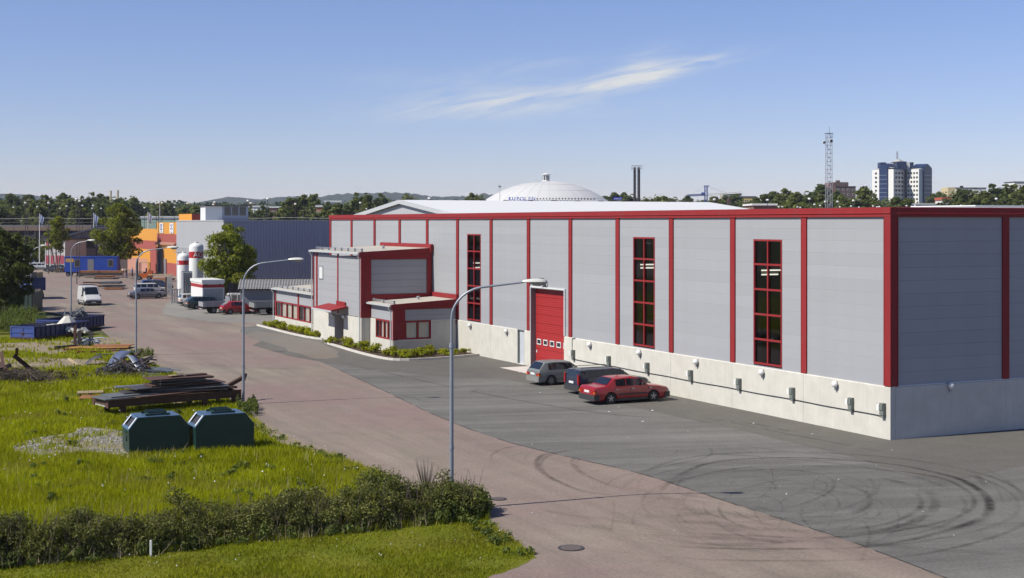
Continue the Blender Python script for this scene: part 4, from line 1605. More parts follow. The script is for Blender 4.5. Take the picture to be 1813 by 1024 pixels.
plate(4.3, 1.4, z, 3.4, 1.6, .04, R(-4), M['rust'], 'rust-brown steel sheet on top of the trailer heap', group=None)
plate(4.8, 1.4, z + .07, 2.2, .5, .05, R(9), M['rust'], 'narrow rusty strip crossing the top of the trailer heap', group=None)
plate(4.2, 1.3, z + .05, .9, .3, .08, R(-10), M['wood'], 'short pale board on top of the trailer heap', 'board', 'board', None)
plate(2.3, 2.4, 1.12, 2.0, .9, .04, R(-16), M['steel_plate'], 'grey steel sheet sticking out leftwards from the middle of the heap', group=None)
X, Y = G(175, 706)
plate(X, Y, .06, 2.0, 1.6, .05, R(10), M['rust_light'], 'orange rusted sheet in the grass left of the trailer', group=None, world_pos=True)
X, Y = G(160, 701)


def pallet(x, y, z, rz, label, lx=1.2, ly=.8):
    t = thing('wood_pallet', label, 'pallet', (x, y, z), rz)
    for k in range(5):
        a = -ly / 2 + k * (ly - .12) / 4
        MB().box(-lx / 2, lx / 2, a, a + .12, .10, .125).build('board', M['wood'], t)
    for k in range(3):
        a = -lx / 2 + k * (lx - .1) / 2
        MB().box(a, a + .1, -ly / 2, ly / 2, .02, .098).build('bearer', M['wood_grey'], t)
    return t


pallet(X, Y, .11, R(18), 'pale wooden pallet lying on the orange rusted sheet', 1.4, 1.0)
for (px, py, lx, ly, rz_, lb) in ((198, 690, 1.1, .5, 10, 'pale board in the grass above the pallet'), (214, 687, 1.0, .45, -12, 'pale board in the grass behind the heap, bent end up'), (222, 690, 1.2, .4, 4, 'pale board in the grass touching the trailer heap')):
    X, Y = G(px, py)
    plate(X, Y, .07, lx, ly, .04, R(rz_), M['wood'], lb, 'board', 'board', None, world_pos=True)
X, Y = G(332, 716)
plate(X, Y, .05, 1.5, .8, .03, R(20), M['wood'], 'pale plywood offcut lying under the trailer', 'board', 'board', None, world_pos=True)

# ------------------------------------------------------------------ scrap heaps
def scrap_beam(p0, p1, h, w, mat, label, cat='steel beam', group=None, name='steel_beam', z0=.1, z1=.1):
    a, b = Vector((*p0, z0)), Vector((*p1, z1))
    mb = MB()
    t_ = .02
    d = b - a
    q = d.to_track_quat('X', 'Z').to_matrix()
    c = (a + b) / 2
    Lh = d.length / 2
    mb.obox(c + q @ Vector((0, 0, h / 2 - t_ / 2)), (Lh, w / 2, t_ / 2), q)
    mb.obox(c - q @ Vector((0, 0, h / 2 - t_ / 2)), (Lh, w / 2, t_ / 2), q)
    mb.obox(c, (Lh, t_ / 2, h / 2 - t_ - .001), q)
    o = mb.build(name, mat)
    # give the beam its own origin on the ground
    off = Vector((c.x, c.y, 0))
    for v in o.data.vertices:
        v.co -= off
    o.location = off
    tag(o, label, cat, group)
    return o


def curved_sheet(px, py, w, l, h, rz, mat, label, name='sheet_metal'):
    X, Y = G(px, py)
    mb = MB()
    n = 9
    for i in range(n + 1):
        f = i / n
        zz = h * math.sin(f * 1.9) / math.sin(1.57)
        xx = l * (f - .5)
        yy = .10 * math.sin(f * 4)
        mb.v += [(xx, -w / 2 + yy, zz), (xx, w / 2 + yy, zz + .04)]
    for i in range(n):
        mb.f.append((2 * i, 2 * i + 1, 2 * i + 3, 2 * i + 2))
        mb.m.append(0)
    o = mb.build(name, mat, None, (X, Y, .02), R(rz), smooth=True)
    md = o.modifiers.new('thickness', 'SOLIDIFY')
    md.thickness = .02
    tag(o, label, 'sheet metal')
    return o


M['blue_sheet'] = paint('grey_blue_sheet', (0.115, 0.14, 0.22), .4, .15, 2, metal=.2)
M['alu'] = paint('bent_aluminium', (0.36, 0.39, 0.43), .4, .25, 3, metal=.5)
curved_sheet(214, 655, 1.0, 1.9, 1.15, 62, M['blue_sheet'], 'curved grey-blue metal sheet standing up in the scrap heap')
curved_sheet(240, 660, .5, 2.6, 1.0, 130, M['alu'], 'long grey metal strip sloping down from the scrap heap')
curved_sheet(166, 646, 1.2, 1.1, .5, 20, M['dark_steel'], 'black crumpled sheet in the grass left of the scrap heap')
rt_ = random.Random(77)
for (px, py, n_, w1, w2, mt, lb) in ((216, 664, 260, 1.7, 1.0, 'dark_steel', 'tangle of black wire and bars under the blue sheet'), (232, 656, 140, 1.2, .9, 'rust', 'rusty wire tangle at the back of the scrap heap')):
    X, Y = G(px, py)
    tw = MB()
    for k in range(n_):
        x, y = rt_.gauss(0, w1 * .55), rt_.gauss(0, w2 * .5)
        z_ = max(.03, rt_.random() * .95 * max(.1, 1 - math.hypot(x / w1, y / w2) * .6))
        a, l = rt_.uniform(0, 6.28), rt_.uniform(.2, .8)
        tw.tube([(x, y, z_), (x + l * .5 * math.cos(a), y + l * .5 * math.sin(a), z_ + rt_.uniform(-.1, .25)), (x + l * math.cos(a + .5), y + l * math.sin(a + .5), max(.02, z_ + rt_.uniform(-.4, .2)))], .018, 4, caps=False)
    o = tw.build('wire_tangle', M[mt], None, (X, Y, 0), fix=False)
    o['kind'] = 'stuff'
    tag(o, lb, 'scrap metal')
# strips of aluminium at the foot of the heap
rj = random.Random(8)
for k in range(11):
    X, Y = G(278 + rj.uniform(-16, 14), 660 + rj.uniform(-6, 8))
    a = R(rj.uniform(-25, 15))
    l = rj.uniform(1.2, 2.4)
    scrap_beam((X - l / 2 * math.cos(a), Y - l / 2 * math.sin(a)), (X + l / 2 * math.cos(a), Y + l / 2 * math.sin(a)), .07, .16, M['alu'], 'bent grey aluminium profile in the fan at the foot of the scrap heap', 'metal profile', 'aluminium profiles at the foot of the scrap heap', 'metal_profile', .06 + .05 * k * .5, .05 + .05 * k * .4)
for k in range(34):
    X, Y = G(228 + rj.uniform(-32, 30), 657 + rj.uniform(-7, 7))
    a = R(rj.uniform(0, 180))
    l = rj.uniform(.8, 2.6)
    scrap_beam((X - l / 2 * math.cos(a), Y - l / 2 * math.sin(a)), (X + l / 2 * math.cos(a), Y + l / 2 * math.sin(a)), .08, .10, M['dark_steel'] if k % 3 else M['rust'], 'dark bent bar tangled in the scrap heap beneath the blue sheet', 'metal bar', 'bars tangled in the scrap heap', 'metal_bar', rj.uniform(.05, .5), rj.uniform(.1, 1.1))
# orange and red lengths on the ground by the road edge
for (p, q, mat, lb, zz) in (((112, 622), (148, 620), M['brick_red'], 'red painted steel length lying leftmost before the orange sheet', .1), ((135, 626), (150, 625), M['brick_red'], 'short red steel length in the grass below the others', .1),
                            ((158, 626), (222, 623), M['brick_red'], 'long red steel length lying below the orange sheet', .12), ((96, 620), (134, 617), M['dark_steel'], 'black timber baulk lying left of the orange sheet', .18),
                            ((170, 631), (216, 629), M['alu'], 'grey profile lying below the long red length', .1), ((122, 637), (138, 649), M['wood'], 'thin pale bent pipe lying in the grass', .06), ((200, 641), (216, 650), M['rust_light'], 'orange-brown wooden stake leaning in the grass', .12)):
    scrap_beam(G(*p), G(*q), .10 if zz < .15 else .22, .14, mat, lb, 'steel length', None, 'steel_length', zz, zz)
X, Y = G(175, 618)
plate(X, Y, .10, 4.6, 1.6, .06, R(8), paint('orange_board', (0.42, 0.20, 0.045), .7, .15, 1.5, dirt=(.2, .12, .07)), 'broad orange board lying flat by the road edge', 'board', 'board', None, world_pos=True)
X, Y = G(200, 616)
plate(X, Y, .17, 3.0, 1.3, .05, R(-3), M['rust_light'], 'orange-brown sheet overlapping the broad orange board', 'sheet_metal', 'sheet metal', None, world_pos=True)
# coil of grey hose or straps heaped between posts
for (px, h, lb, mt, r_) in ((133, 1.65, 'thick rust-red post standing by the low blue skip', M['rust'], .10), (138.5, 1.2, 'dark post just right of the rust-red one', M['dark_steel'], .06), (142, 1.25, 'dark post, second right of the rust-red one', M['dark_steel'], .06), (159, 1.25, 'dark post behind the grey heap, left of a pair', M['dark_steel'], .065), (163.5, 1.1, 'dark post behind the grey heap, right of a pair', M['dark_steel'], .06)):
    X, Y = G(px, 613 if r_ < .09 else 614)
    o = MB().box(-r_, r_, -r_, r_, 0, h).box(-r_ * 1.6, r_ * 1.6, -r_ * 1.6, r_ * 1.6, 0, .05).build('steel_post', mt, None, (X, Y, 0))
    tag(o, lb, 'post')
for k in range(7):
    X, Y = G(159 + rj.uniform(-10, 8), 612)
    mb = MB()
    rr_ = rj.uniform(.5, .95)
    pts = [(rr_ * math.cos(a) * 1.35, rr_ * .6 * math.sin(a), .1 + .07 * k + .09 * math.sin(a * 2 + k)) for a in [i * .35 for i in range(17)]]
    mb.tube(pts, .05, 6)
    tag(mb.build('hose_loop', M['alu'], None, (X, Y, 0), R(rj.uniform(-20, 20))), 'loop of grey metal band heaped between the posts', 'metal band', 'metal bands heaped between the posts')
# far-left heap: rusty beams over brush
for (p, q, z0, z1, lb) in (((3, 650), (8, 672), 1.2, .1, 'rusty beam standing nearly upright at the left picture edge'), ((-8, 655), (22, 670), .9, .15, 'rusty beam leaning low across the upright one'), ((24, 664), (68, 668), 1.5, .1, 'long rusty beam sloping down over the brush heap'), ((-4, 662), (20, 660), .5, .5, 'short rusty beam lying at the left picture edge'), ((30, 648), (30, 660), 1.1, 1.5, 'rusty beam end poking up behind the brush heap')):
    scrap_beam(G(p[0], p[1] + 8), G(*q), .22, .18, M['rust'], lb, z0=z0, z1=z1)


# ------------------------------------------------------------------ the low blue skips
def skip(x, y, rz, Lx, label, fill):
    t = thing('low_skip', label, 'skip', (x, y, 0), rz, None)
    Wd, H, z0 = 2.4, 1.16, .16
    # local: +x along the long side away from the doors, +y to the left
    w = .06
    MB().box(.12, Lx, 0, w, z0, H).box(.12, Lx, Wd - w, Wd, z0, H).box(Lx - w, Lx, w, Wd - w, z0, H).box(.12, Lx - w, w, Wd - w, z0, z0 + .06).build('shell', M['skip_blue'], t)
    n = int(Lx / .62)
    rb_ = MB().prism([(-.0, z0 + .12), (-.07, z0 + .17), (-.07, H - .12), (0, H - .06)], -.04, .04, 'x').mesh('rib', M['skip_blue'])
    for k in range(n + 1):
        xx = .25 + (Lx - .4) * k / n
        link('rib', rb_, t, (xx, -.002, 0))
        link('rib', rb_, t, (xx, Wd + .002, 0), rot=(0, 0, R(180)))
    MB().box(.12, Lx + .03, -.08, -.001, H - .06, H + .03).box(.12, Lx + .03, Wd + .001, Wd + .08, H - .06, H + .03).box(Lx + .001, Lx + .08, 0, Wd, H - .06, H + .03).build('rim', M['skip_blue'], t)
    MB().box(.1, Lx, -.05, -.001, z0 - .02, z0 + .1).box(.1, Lx, .5, .62, 0, z0 - .02).box(.1, Lx, Wd - .62, Wd - .5, 0, z0 - .02).build('skid', M['rust'], t)
    for k in range(2):
        y0, y1 = (.02, Wd / 2 - .02) if k == 0 else (Wd / 2 + .02, Wd - .02)
        d = MB().box(.04, .09, y0, y1, z0 + .12, H + .02)
        d.box(.0, .039, y0, y0 + .10, z0 + .12, H + .02).box(0, .039, y1 - .10, y1, z0 + .12, H + .02)
        for zz in (z0 + .12, z0 + .48, H - .08):
            d.box(.0, .039, y0 + .1, y1 - .1, zz, zz + .10)
        d.build('door', M['skip_blue2'], t)
    MB().box(-.02, .0, Wd / 2 - .12, Wd / 2 + .12, z0 + .35, z0 + .5).box(0, .08, .02, Wd - .02, z0 - .04, z0 + .10).build('sill', M['rust'], t)
    return t


M['skip_blue2'] = paint('skip_door_blue', (0.045, 0.085, 0.30), 0.5, 0.15, 2.0, dirt=(0.16, 0.10, 0.08), dirt_amt=0.5)  # brighter copy for sunlit doors and ribs: light painted into the blue
sk1 = skip(-39.25, 114.9, R(71), 7.4, 'low blue skip with two doors, nearest, holding grey rubble', 0)
sk2 = skip(-39.6, 122.6, R(77), 7.6, 'low blue skip with two doors standing behind the nearer one', 1)


def rubble(name, x, y, n, sx, sy, h, mats, label, cat, seed, z0=.4):
    rr = random.Random(seed)
    mb = MB()
    for _ in range(n):
        a, b = rr.gauss(0, .45), rr.gauss(0, .45)
        a, b = max(-1, min(1, a)), max(-1, min(1, b))
        z_ = z0 + h * max(0, 1 - math.hypot(a, b)) * rr.uniform(.5, 1)
        s = rr.uniform(.08, .28)
        rot = Matrix.Rotation(rr.uniform(0, 3), 3, 'Z') @ Matrix.Rotation(rr.uniform(-.8, .8), 3, 'X')
        mb.obox((a * sx, b * sy, z_), (s, s * rr.uniform(.4, 1), s * rr.uniform(.3, .7)), rot)
    o = mb.build(name, mats, None, (x, y, 0))
    tag(o, label, cat)
    return o


def frame(o, lx, ly):
    m = o.matrix_basis @ Vector((lx, ly, 0))
    return m.x, m.y


x, y = frame(sk1, 6.0, 1.2)
cone = MB().lathe([(1.0, .3), (.95, .95), (.30, 1.62), (.22, 1.64), (0, 1.64)], 7, (0, 0, 0))
tag(cone.build('rubble_heap', M['concrete'], None, (x, y, 0)), 'pale cone of hardened concrete in the near skip', 'rubble')
o = rubble('concrete_rubble', *frame(sk1, 4.2, 1.2), 60, 2.6, .9, .45, M['concrete'], 'grey concrete rubble filling the near blue skip', 'rubble', 3, .55)
o['kind'] = 'stuff'
o = rubble('scrap_metal', *frame(sk2, 5.2, 1.2), 80, 2.0, .9, 1.1, M['steel_plate'], 'jumbled scrap metal filling the rear low skip', 'scrap metal', 4, .7)
o['kind'] = 'stuff'
o.rotation_euler = (0, 0, R(77))
for k in range(6):
    xx, yy = frame(sk2, rj.uniform(3.5, 6.5), rj.uniform(.5, 1.9))
    a = rj.uniform(0, 3.1)
    scrap_beam((xx - .6 * math.cos(a), yy - .6 * math.sin(a)), (xx + .6 * math.cos(a), yy + .6 * math.sin(a)), .08, .1, M['steel_plate'], 'bent bar sticking up from the scrap in the rear low skip', 'metal bar', 'bars sticking out of the rear skip', 'metal_bar', 1.2, rj.uniform(1.5, 2.2))
# ------------------------------------------------------------------ vehicles
M['tyre'] = M['black']
M['rim'] = paint('alloy_rim', (.45, .46, .48), .35, .1, 8, metal=.6)
M['rim_dark'] = paint('grey_hubcap', (.20, .21, .22), .45, .1, 8, metal=.3)
M['trim'] = paint('black_bumper_plastic', (.035, .036, .038), .6, .15, 5)
M['lamp_red'] = paint('red_lamp_lens', (.35, .01, .01), .15, .1, 3)
M['lamp_amber'] = paint('amber_lens', (.60, .16, .02), .2, .1, 3)
M['lamp_clear'] = paint('clear_lamp_lens', (.55, .56, .55), .12, .1, 3)
M['plate_white'] = paint('number_plate', (.75, .75, .72), .4, .02, 3)


def car_paint(name, col, rough=.3, metal=0.0, coat=.6, dirt=.12):
    return paint(name, col, rough, .05, 1.5, metal=metal, coat=coat, dirt=tuple(min(1, c * .5 + .08) for c in col), dirt_amt=dirt)


def car_body_mesh(st, wheels, wr, mat, roof_in=.16, w=.87, zb=.20, belt_in=.03):
    """st: stations (x, z_belt, z_top, kind) from rear to front; kind 'c' = cabin, 'd' = deck. Returns mesh and roof/belt points."""
    mb = MB()
    rings = []
    for i, s in enumerate(st):
        x, zbelt, ztop, kind, wf = s[0], s[1], s[2], s[3], (s[4] if len(s) > 4 else 1.0)
        W_ = w * wf
        if kind == 'c':
            yt = W_ - roof_in
            pts = [(0, zb), (W_ * .86, zb), (W_ * .97, zb + .12), (W_, zb + .34), (W_ - belt_in, zbelt), (yt, ztop - .035), (yt - .12, ztop), (0, ztop + .025)]
        else:
            yt = W_ - belt_in - .06
            pts = [(0, zb), (W_ * .86, zb), (W_ * .97, zb + .12), (W_, min(zb + .34, zbelt - .05)), (W_ - belt_in, zbelt - .02), (yt, ztop - .01), (yt - .2, ztop + .008), (0, ztop + .02)]
        ring = [(x, y, z) for y, z in pts] + [(x, -y, z) for y, z in pts[-2:0:-1]]
        rings.append(ring)
    n = len(rings[0])
    for r_ in rings:
        mb.v += r_
    for i in range(len(rings) - 1):
        for k in range(n):
            k2 = (k + 1) % n
            mb.f.append((i * n + k, i * n + k2, (i + 1) * n + k2, (i + 1) * n + k))
            mb.m.append(0)
    mb.f.append(tuple(range(n))[::-1])
    mb.f.append(tuple((len(rings) - 1) * n + k for k in range(n)))
    mb.m += [0, 0]
    me = mb.mesh('body', mat)
    # wheel arches cut out
    tmp = bpy.data.objects.new('tmp', me)
    COL.objects.link(tmp)
    cut = MB()
    for wx in wheels:
        cut.lathe([(wr + .055, -w - .2), (wr + .055, -w + .24)], 20, (wx, 0, wr + .0), axis='y')
        cut.lathe([(wr + .055, w - .24), (wr + .055, w + .2)], 20, (wx, 0, wr + .0), axis='y')
    cm = cut.mesh('cut', mat)
    co = bpy.data.objects.new('cut', cm)
    COL.objects.link(co)
    md = tmp.modifiers.new('b', 'BOOLEAN')
    md.operation = 'DIFFERENCE'
    md.object = co
    md.solver = 'EXACT'
    dg = bpy.context.evaluated_depsgraph_get()
    ev = tmp.evaluated_get(dg)
    res = bpy.data.meshes.new_from_object(ev)
    res.name = 'body'
    bpy.data.objects.remove(tmp)
    bpy.data.objects.remove(co)
    if len(res.polygons) < len(me.polygons) * .5:
        res = me
    if not res.materials:
        res.materials.append(mat)
    res.shade_smooth()
    res.set_sharp_from_angle(angle=R(32))
    return res, rings


def inset_quad(a, b, c, d, m0, m1, mt, mbm, off):
    """panel inside the quad a(bottom rear) b(bottom front) c(top front) d(top rear), margins in metres, pushed out by off"""
    a, b, c, d = map(Vector, (a, b, c, d))
    lb, lt = (b - a).length, (c - d).length
    hl, hr = (d - a).length, (c - b).length
    def pt(u0, v0):
        p = a.lerp(b, u0)
        q = d.lerp(c, u0)
        return p.lerp(q, v0)
    u0, u1 = m0 / max(lb, .01), 1 - m1 / max(lb, .01)
    u0t, u1t = m0 / max(lt, .01), 1 - m1 / max(lt, .01)
    v0, v1 = mbm / max(hl, .01), 1 - mt / max(hr, .01)
    pa = a.lerp(b, u0).lerp(d.lerp(c, u0t), v0)
    pb = a.lerp(b, u1).lerp(d.lerp(c, u1t), v0)
    pc = a.lerp(b, u1).lerp(d.lerp(c, u1t), v1)
    pd = a.lerp(b, u0).lerp(d.lerp(c, u0t), v1)
    nrm = (pb - pa).cross(pd - pa)
    if nrm.length > 1e-6:
        nrm.normalize()
    return [p + nrm * off for p in (pa, pb, pc, pd)]


_wheel_cache = {}


def wheel(t, x, y, wr, style, side, wd=.2):
    key = (round(wr, 3), style, side, wd)
    if key not in _wheel_cache:
        s = side
        ty = MB().lathe([(wr * .62, -wd / 2 * s), (wr * .93, -wd / 2 * s), (wr, -wd / 2 * .7 * s), (wr, wd / 2 * .7 * s), (wr * .95, wd / 2 * s), (wr * .64, wd / 2 * s), (wr * .62, wd / 2 * .6 * s)], 22, axis='y').mesh('tyre', M['tyre'], 50)
        r = wr * .63
        if style == 'spoke':
            rm = MB().lathe([(r, wd / 2 * .8 * s), (r * .90, wd / 2 * .92 * s), (r * .86, wd / 2 * .4 * s), (r * .2, wd / 2 * .35 * s), (r * .0, wd / 2 * .35 * s)], 20, axis='y', m=1)
            for k in range(5):
                a = R(72 * k + 18)
                q = Matrix.Rotation(-a, 3, 'Y')
                c = q @ Vector((r * .52, 0, 0))
                rm.obox((c.x, wd / 2 * .70 * s, c.z), (r * .40, .02, r * .13), q)
            rm.lathe([(r * .25, wd / 2 * .6 * s), (r * .22, wd / 2 * .95 * s), (0, wd / 2 * .98 * s)], 10, axis='y')
            rme = rm.mesh('rim', [M['rim'], M['dark']], 40)
        else:
            rm = MB().lathe([(r, wd / 2 * .8 * s), (r * .92, wd / 2 * .97 * s), (r * .6, wd / 2 * .90 * s), (r * .3, wd / 2 * .98 * s), (0, wd / 2 * 1.0 * s)], 20, axis='y')
            for k in range(10):
                a = R(36 * k)
                q = Matrix.Rotation(-a, 3, 'Y')
                c = q @ Vector((r * .72, 0, 0))
                rm.obox((c.x, wd / 2 * .945 * s, c.z), (r * .10, .008, r * .08), q, m=1)
            rme = rm.mesh('rim', [M['rim_dark'] if style == 'hub' else M['rim'], M['dark']], 40)
        _wheel_cache[key] = (ty, rme)
    ty, rme = _wheel_cache[key]
    w_ = link('wheel', ty, t, (x, y, wr))
    link('rim', rme, w_)
    return w_


def car(name, label, cat, x, y, rz, st, pa, wheels, wr=.31, w=.87, style='hub', trim=True, groups=None, side_lines=(), rear=None, roof_in=.16, rails=False, bumper=None, zb=.2, panes=None, hatch_glass=True, mirror=True, front_lamps=True):
    t = thing(name, label, cat, (x, y, 0), rz, groups)
    me, rings = car_body_mesh(st, wheels, wr, pa, roof_in, w, zb)
    body = link('body', me, t)
    for sd in (1, -1):
        for wx in wheels:
            wheel(t, wx, sd * (w - .10), wr, style, sd)
    # dark inner arches / underside
    ub = MB()
    for wx in wheels:
        ub.box(wx - wr * .9, wx + wr * .9, -w + .26, w - .26, .12, wr * 2)
    ub.box(st[0][0] + .25, st[-1][0] - .25, -w + .25, w - .25, .13, zb + .05)
    ub.build('underside', M['black'], t)
    # side windows: groups of stations between pillars
    gi = 0
    for (i0, i1, m0, m1) in panes or []:
        for sd in (1, -1):
            a = rings[i0][4]
            b = rings[i1][4]
            c = rings[i1][5]
            d = rings[i0][5]
            if sd < 0:
                a, b, c, d = [(p[0], -p[1], p[2]) for p in (a, b, c, d)]
                q = inset_quad(b, a, d, c, m1, m0, .05, .03, .006)
            else:
                q = inset_quad(a, b, c, d, m0, m1, .05, .03, .006)
                q = [p for p in q]
            # outward offset
            mb = MB()
            ctr = sum(q, Vector()) / 4
            if True:
                nrm = (q[1] - q[0]).cross(q[3] - q[0])
                nrm.normalize()
                if nrm.y * sd < 0:
                    q = [p - nrm * .014 for p in q]
            mb.poly(q)
            mb.build('side_window', M['car_glass'], t)
    # windscreen and rear window: first/last cabin transitions
    idx = [i for i, s in enumerate(st) if s[3] == 'c']
    for (i0, i1, nm) in ((idx[0] - 1, idx[0], 'rear_window'), (idx[-1] + 1, idx[-1], 'windscreen')):
        if i0 < 0 or i0 >= len(st):
            continue
        if nm == 'rear_window' and not hatch_glass:
            continue
        lo, hi = rings[i0], rings[i1]
        yl, yh = lo[5][1], hi[6][1] + .05
        zl, zh = lo[6][2], hi[6][2]
        xl, xh = lo[0][0], hi[0][0]
        p = [Vector((xl, -yl, zl)), Vector((xl, yl, zl)), Vector((xh, yh, zh)), Vector((xh, -yh, zh))]
        ctr = sum(p, Vector()) / 4
        q = []
        for v in p:
            q.append(ctr + Vector(((v.x - ctr.x) * .86, (v.y - ctr.y) * .90, (v.z - ctr.z) * .86)))
        nrm = (q[1] - q[0]).cross(q[3] - q[0]).normalized()
        if nrm.z < 0:
            nrm = -nrm
        q = [v + nrm * .022 for v in q]
        mb = MB()
        mb.poly(q)
        mb.build(nm, M['car_glass'], t)
    xr, xf = st[0][0], st[-1][0]
    bz = bumper or (zb + .04, zb + .32)
    tm = M['trim'] if trim is True else (trim or M['trim'])
    for (sx, xx, nm) in ((-1, xr, 'rear_bumper'), (1, xf, 'front_bumper')):
        mb = MB()
        prof = []
        pts = [(-w + .0, -.28 * sx), (-w + .02, .04 * sx), (-w * .75, .12 * sx), (w * .75, .12 * sx), (w - .02, .04 * sx), (w + .0, -.28 * sx), (w - .14, -.26 * sx), (w * .6, -.05 * sx), (-w * .6, -.05 * sx), (-w + .14, -.26 * sx)]
        mb.prism([(xx + b_, a_) for a_, b_ in pts], bz[0], bz[1], 'z')
        mb.build(nm, tm, t)
    # side moulding and sill
    if trim:
        for sd in (1, -1):
            y0 = sd * (w + .008)
            MB().box(wheels[0] + wr + .1, wheels[1] - wr - .1, min(y0, y0 - sd * .03), max(y0, y0 - sd * .03), zb + .28, zb + .36).build('side_moulding', tm, t)
            MB().box(wheels[0] + wr + .08, wheels[1] - wr - .08, min(y0 - sd * .08, y0 - sd * .01), max(y0 - sd * .08, y0 - sd * .01), zb - .02, zb + .10).build('sill', tm, t)
    # door gaps and handles
    for (xx, zlo, zhi) in side_lines:
        for sd in (1, -1):
            y0 = sd * (w + .004)
            MB().box(xx - .007, xx + .007, min(y0, y0 - sd * .03), max(y0, y0 - sd * .03), zb + .10, zhi).build('door_gap', M['dark'], t)
            MB().box(xx + .06, xx + .20, min(y0 + sd * .02, y0 - sd * .05), max(y0 + sd * .02, y0 - sd * .05), zhi - .10, zhi - .06).build('door_handle', M['rim'] if trim is not True else M['rim'], t)
    # lights and plates
    zt = st[0][1]
    if rear == 'tall':                            # tall corner lamps up the rear pillars
        for sd in (1, -1):
            MB().box(xr - .045, xr + .06, min(sd * (w - .02), sd * (w - .16)), max(sd * (w - .02), sd * (w - .16)), zb + .40, zt + .25).build('tail_light', M['lamp_red'], t)
    else:
        for sd in (1, -1):
            MB().box(xr - .02, xr + .10, min(sd * (w - .012), sd * (w - .38)), max(sd * (w - .012), sd * (w - .38)), zt - .26, zt - .10).build('tail_light', M['lamp_red'], t)
            MB().box(xr - .026, xr + .11, min(sd * (w - .0), sd * (w - .14)), max(sd * (w - .0), sd * (w - .14)), zt - .265, zt - .17).build('indicator', M['lamp_amber'], t)
    MB().box(xr - .03 if rear != 'tall' else xr - .05, xr + .02, -.26, .26, zb + .42, zb + .54).build('number_plate', M['plate_white'], t)
    if front_lamps:
        zf = st[-1][1]
        for sd in (1, -1):
            MB().box(xf - .10, xf + .015, min(sd * (w - .06), sd * (w - .36)), max(sd * (w - .06), sd * (w - .36)), zf - .20, zf - .06).build('headlight', M['lamp_clear'], t)
        MB().box(xf - .05, xf + .01, -.36, .36, zf - .20, zf - .07).build('grille', M['dark'], t)
        MB().box(xf + .125, xf + .135, -.26, .26, bz[0] + .08, bz[0] + .2).build('number_plate', M['plate_white'], t)
    if mirror:
        ic = idx[-1]
        for sd in (1, -1):
            y0 = sd * (w + .02)
            MB().box(st[ic][0] + .12, st[ic][0] + .26, min(y0, y0 + sd * .16), max(y0, y0 + sd * .16), st[ic][1] + .03, st[ic][1] + .17).build('mirror', tm, t)
    if rails:
        for sd in (1, -1):
            yy_ = sd * (w - roof_in - .10)
            z_ = st[idx[1]][2]
            MB().tube([(st[idx[0]][0] + .15, yy_, z_), (st[idx[0]][0] + .25, yy_, z_ + .08), (st[idx[-1]][0] - .25, yy_, z_ + .08), (st[idx[-1]][0] - .1, yy_, z_)], .02, 6).build('roof_rail', M['dark'], t)
    return t


def st_saloon(L_=4.66, zr=1.40, belt=.93):
    h = L_ / 2
    return [(-h, .86, .88, 'd', .93), (-h + .10, .90, .95, 'd', .975), (-h + .75, .93, .985, 'd'), (-h + 1.25, belt, zr - .03, 'c'), (-h + 1.75, belt, zr, 'c'), (-h + 2.45, belt, zr, 'c'), (-h + 2.75, belt, zr - .03, 'c'), (-h + 3.35, belt - .0, .955, 'd'), (-h + 4.0, .86, .88, 'd'), (-h + 4.5, .78, .80, 'd', .97), (h, .68, .70, 'd', .90)]


def st_estate(L_=4.7, zr=1.43, belt=.93, rake=.12):
    h = L_ / 2
    return [(-h, .90, .93, 'd', .97), (-h + rake, belt, zr - .04, 'c'), (-h + .7, belt, zr, 'c'), (-h + 1.5, belt, zr, 'c'), (-h + 2.4, belt, zr, 'c'), (-h + 2.75, belt, zr - .03, 'c'), (-h + 3.4, belt, .955, 'd'), (-h + 4.0, .86, .88, 'd'), (h - .15, .78, .80, 'd', .97), (h, .68, .70, 'd', .90)]


def st_hatch(L_=4.0, zr=1.41, belt=.91, rake=.45):
    h = L_ / 2
    return [(-h, .84, .86, 'd', .96), (-h + .06, .90, .93, 'd', .98), (-h + rake, belt, zr - .04, 'c'), (-h + .9, belt, zr, 'c'), (-h + 1.6, belt, zr, 'c'), (-h + 2.15, belt, zr - .04, 'c'), (-h + 2.75, belt, .94, 'd'), (-h + 3.4, .84, .86, 'd'), (h - .12, .76, .78, 'd', .97), (h, .66, .68, 'd', .92)]


P_red = car_paint('car_paint_red', (.34, .010, .020))
X, Y = 6.13, 76.25
car('parked_car', 'red four-door saloon car with black bumpers, parked nose to the pale wall', 'car', X, Y, BA, st_saloon(), P_red, (-1.33, 1.33), .315, .875, 'spoke', panes=[(3, 4, .06, -.15), (4, 5, .22, .0), (5, 6, .06, -.22)],
    side_lines=((-1.08 + .0, .3, .86), (-.10, .3, .88), (1.0, .3, .88)), groups=None)
P_navy = car_paint('car_paint_navy', (.012, .018, .045))
cx, cy = W(-2.45, 21.15)
v = car('parked_car', 'dark blue estate car with roof rails and tall red tail lights between two parked cars', 'car', cx, cy, BA, st_estate(4.6), P_navy, (-1.33, 1.30), .315, .88, 'hub', rear='tall', rails=True, panes=[(1, 2, .06, .04), (2, 3, .03, .05), (3, 4, .06, .04), (4, 5, .03, -.22)],
        trim=M['trim'], side_lines=((-.75, .3, .88), (.2, .3, .88)))
P_golf = car_paint('car_paint_grey_green', (.18, .195, .19), .45, 0, .2, .3)
cx, cy = W(-2.72, 26.1)
car('parked_car', 'weathered grey-green three-door hatchback parked by the red loading door', 'car', cx, cy, BA, st_hatch(), P_golf, (-1.18, 1.27), .30, .84, 'hub', trim=paint('dusty_bumper', (.22, .22, .20), .7), panes=[(2, 3, .20, -.25), (4, 5, -.45, -.10)], side_lines=((-.15, .3, .86),))

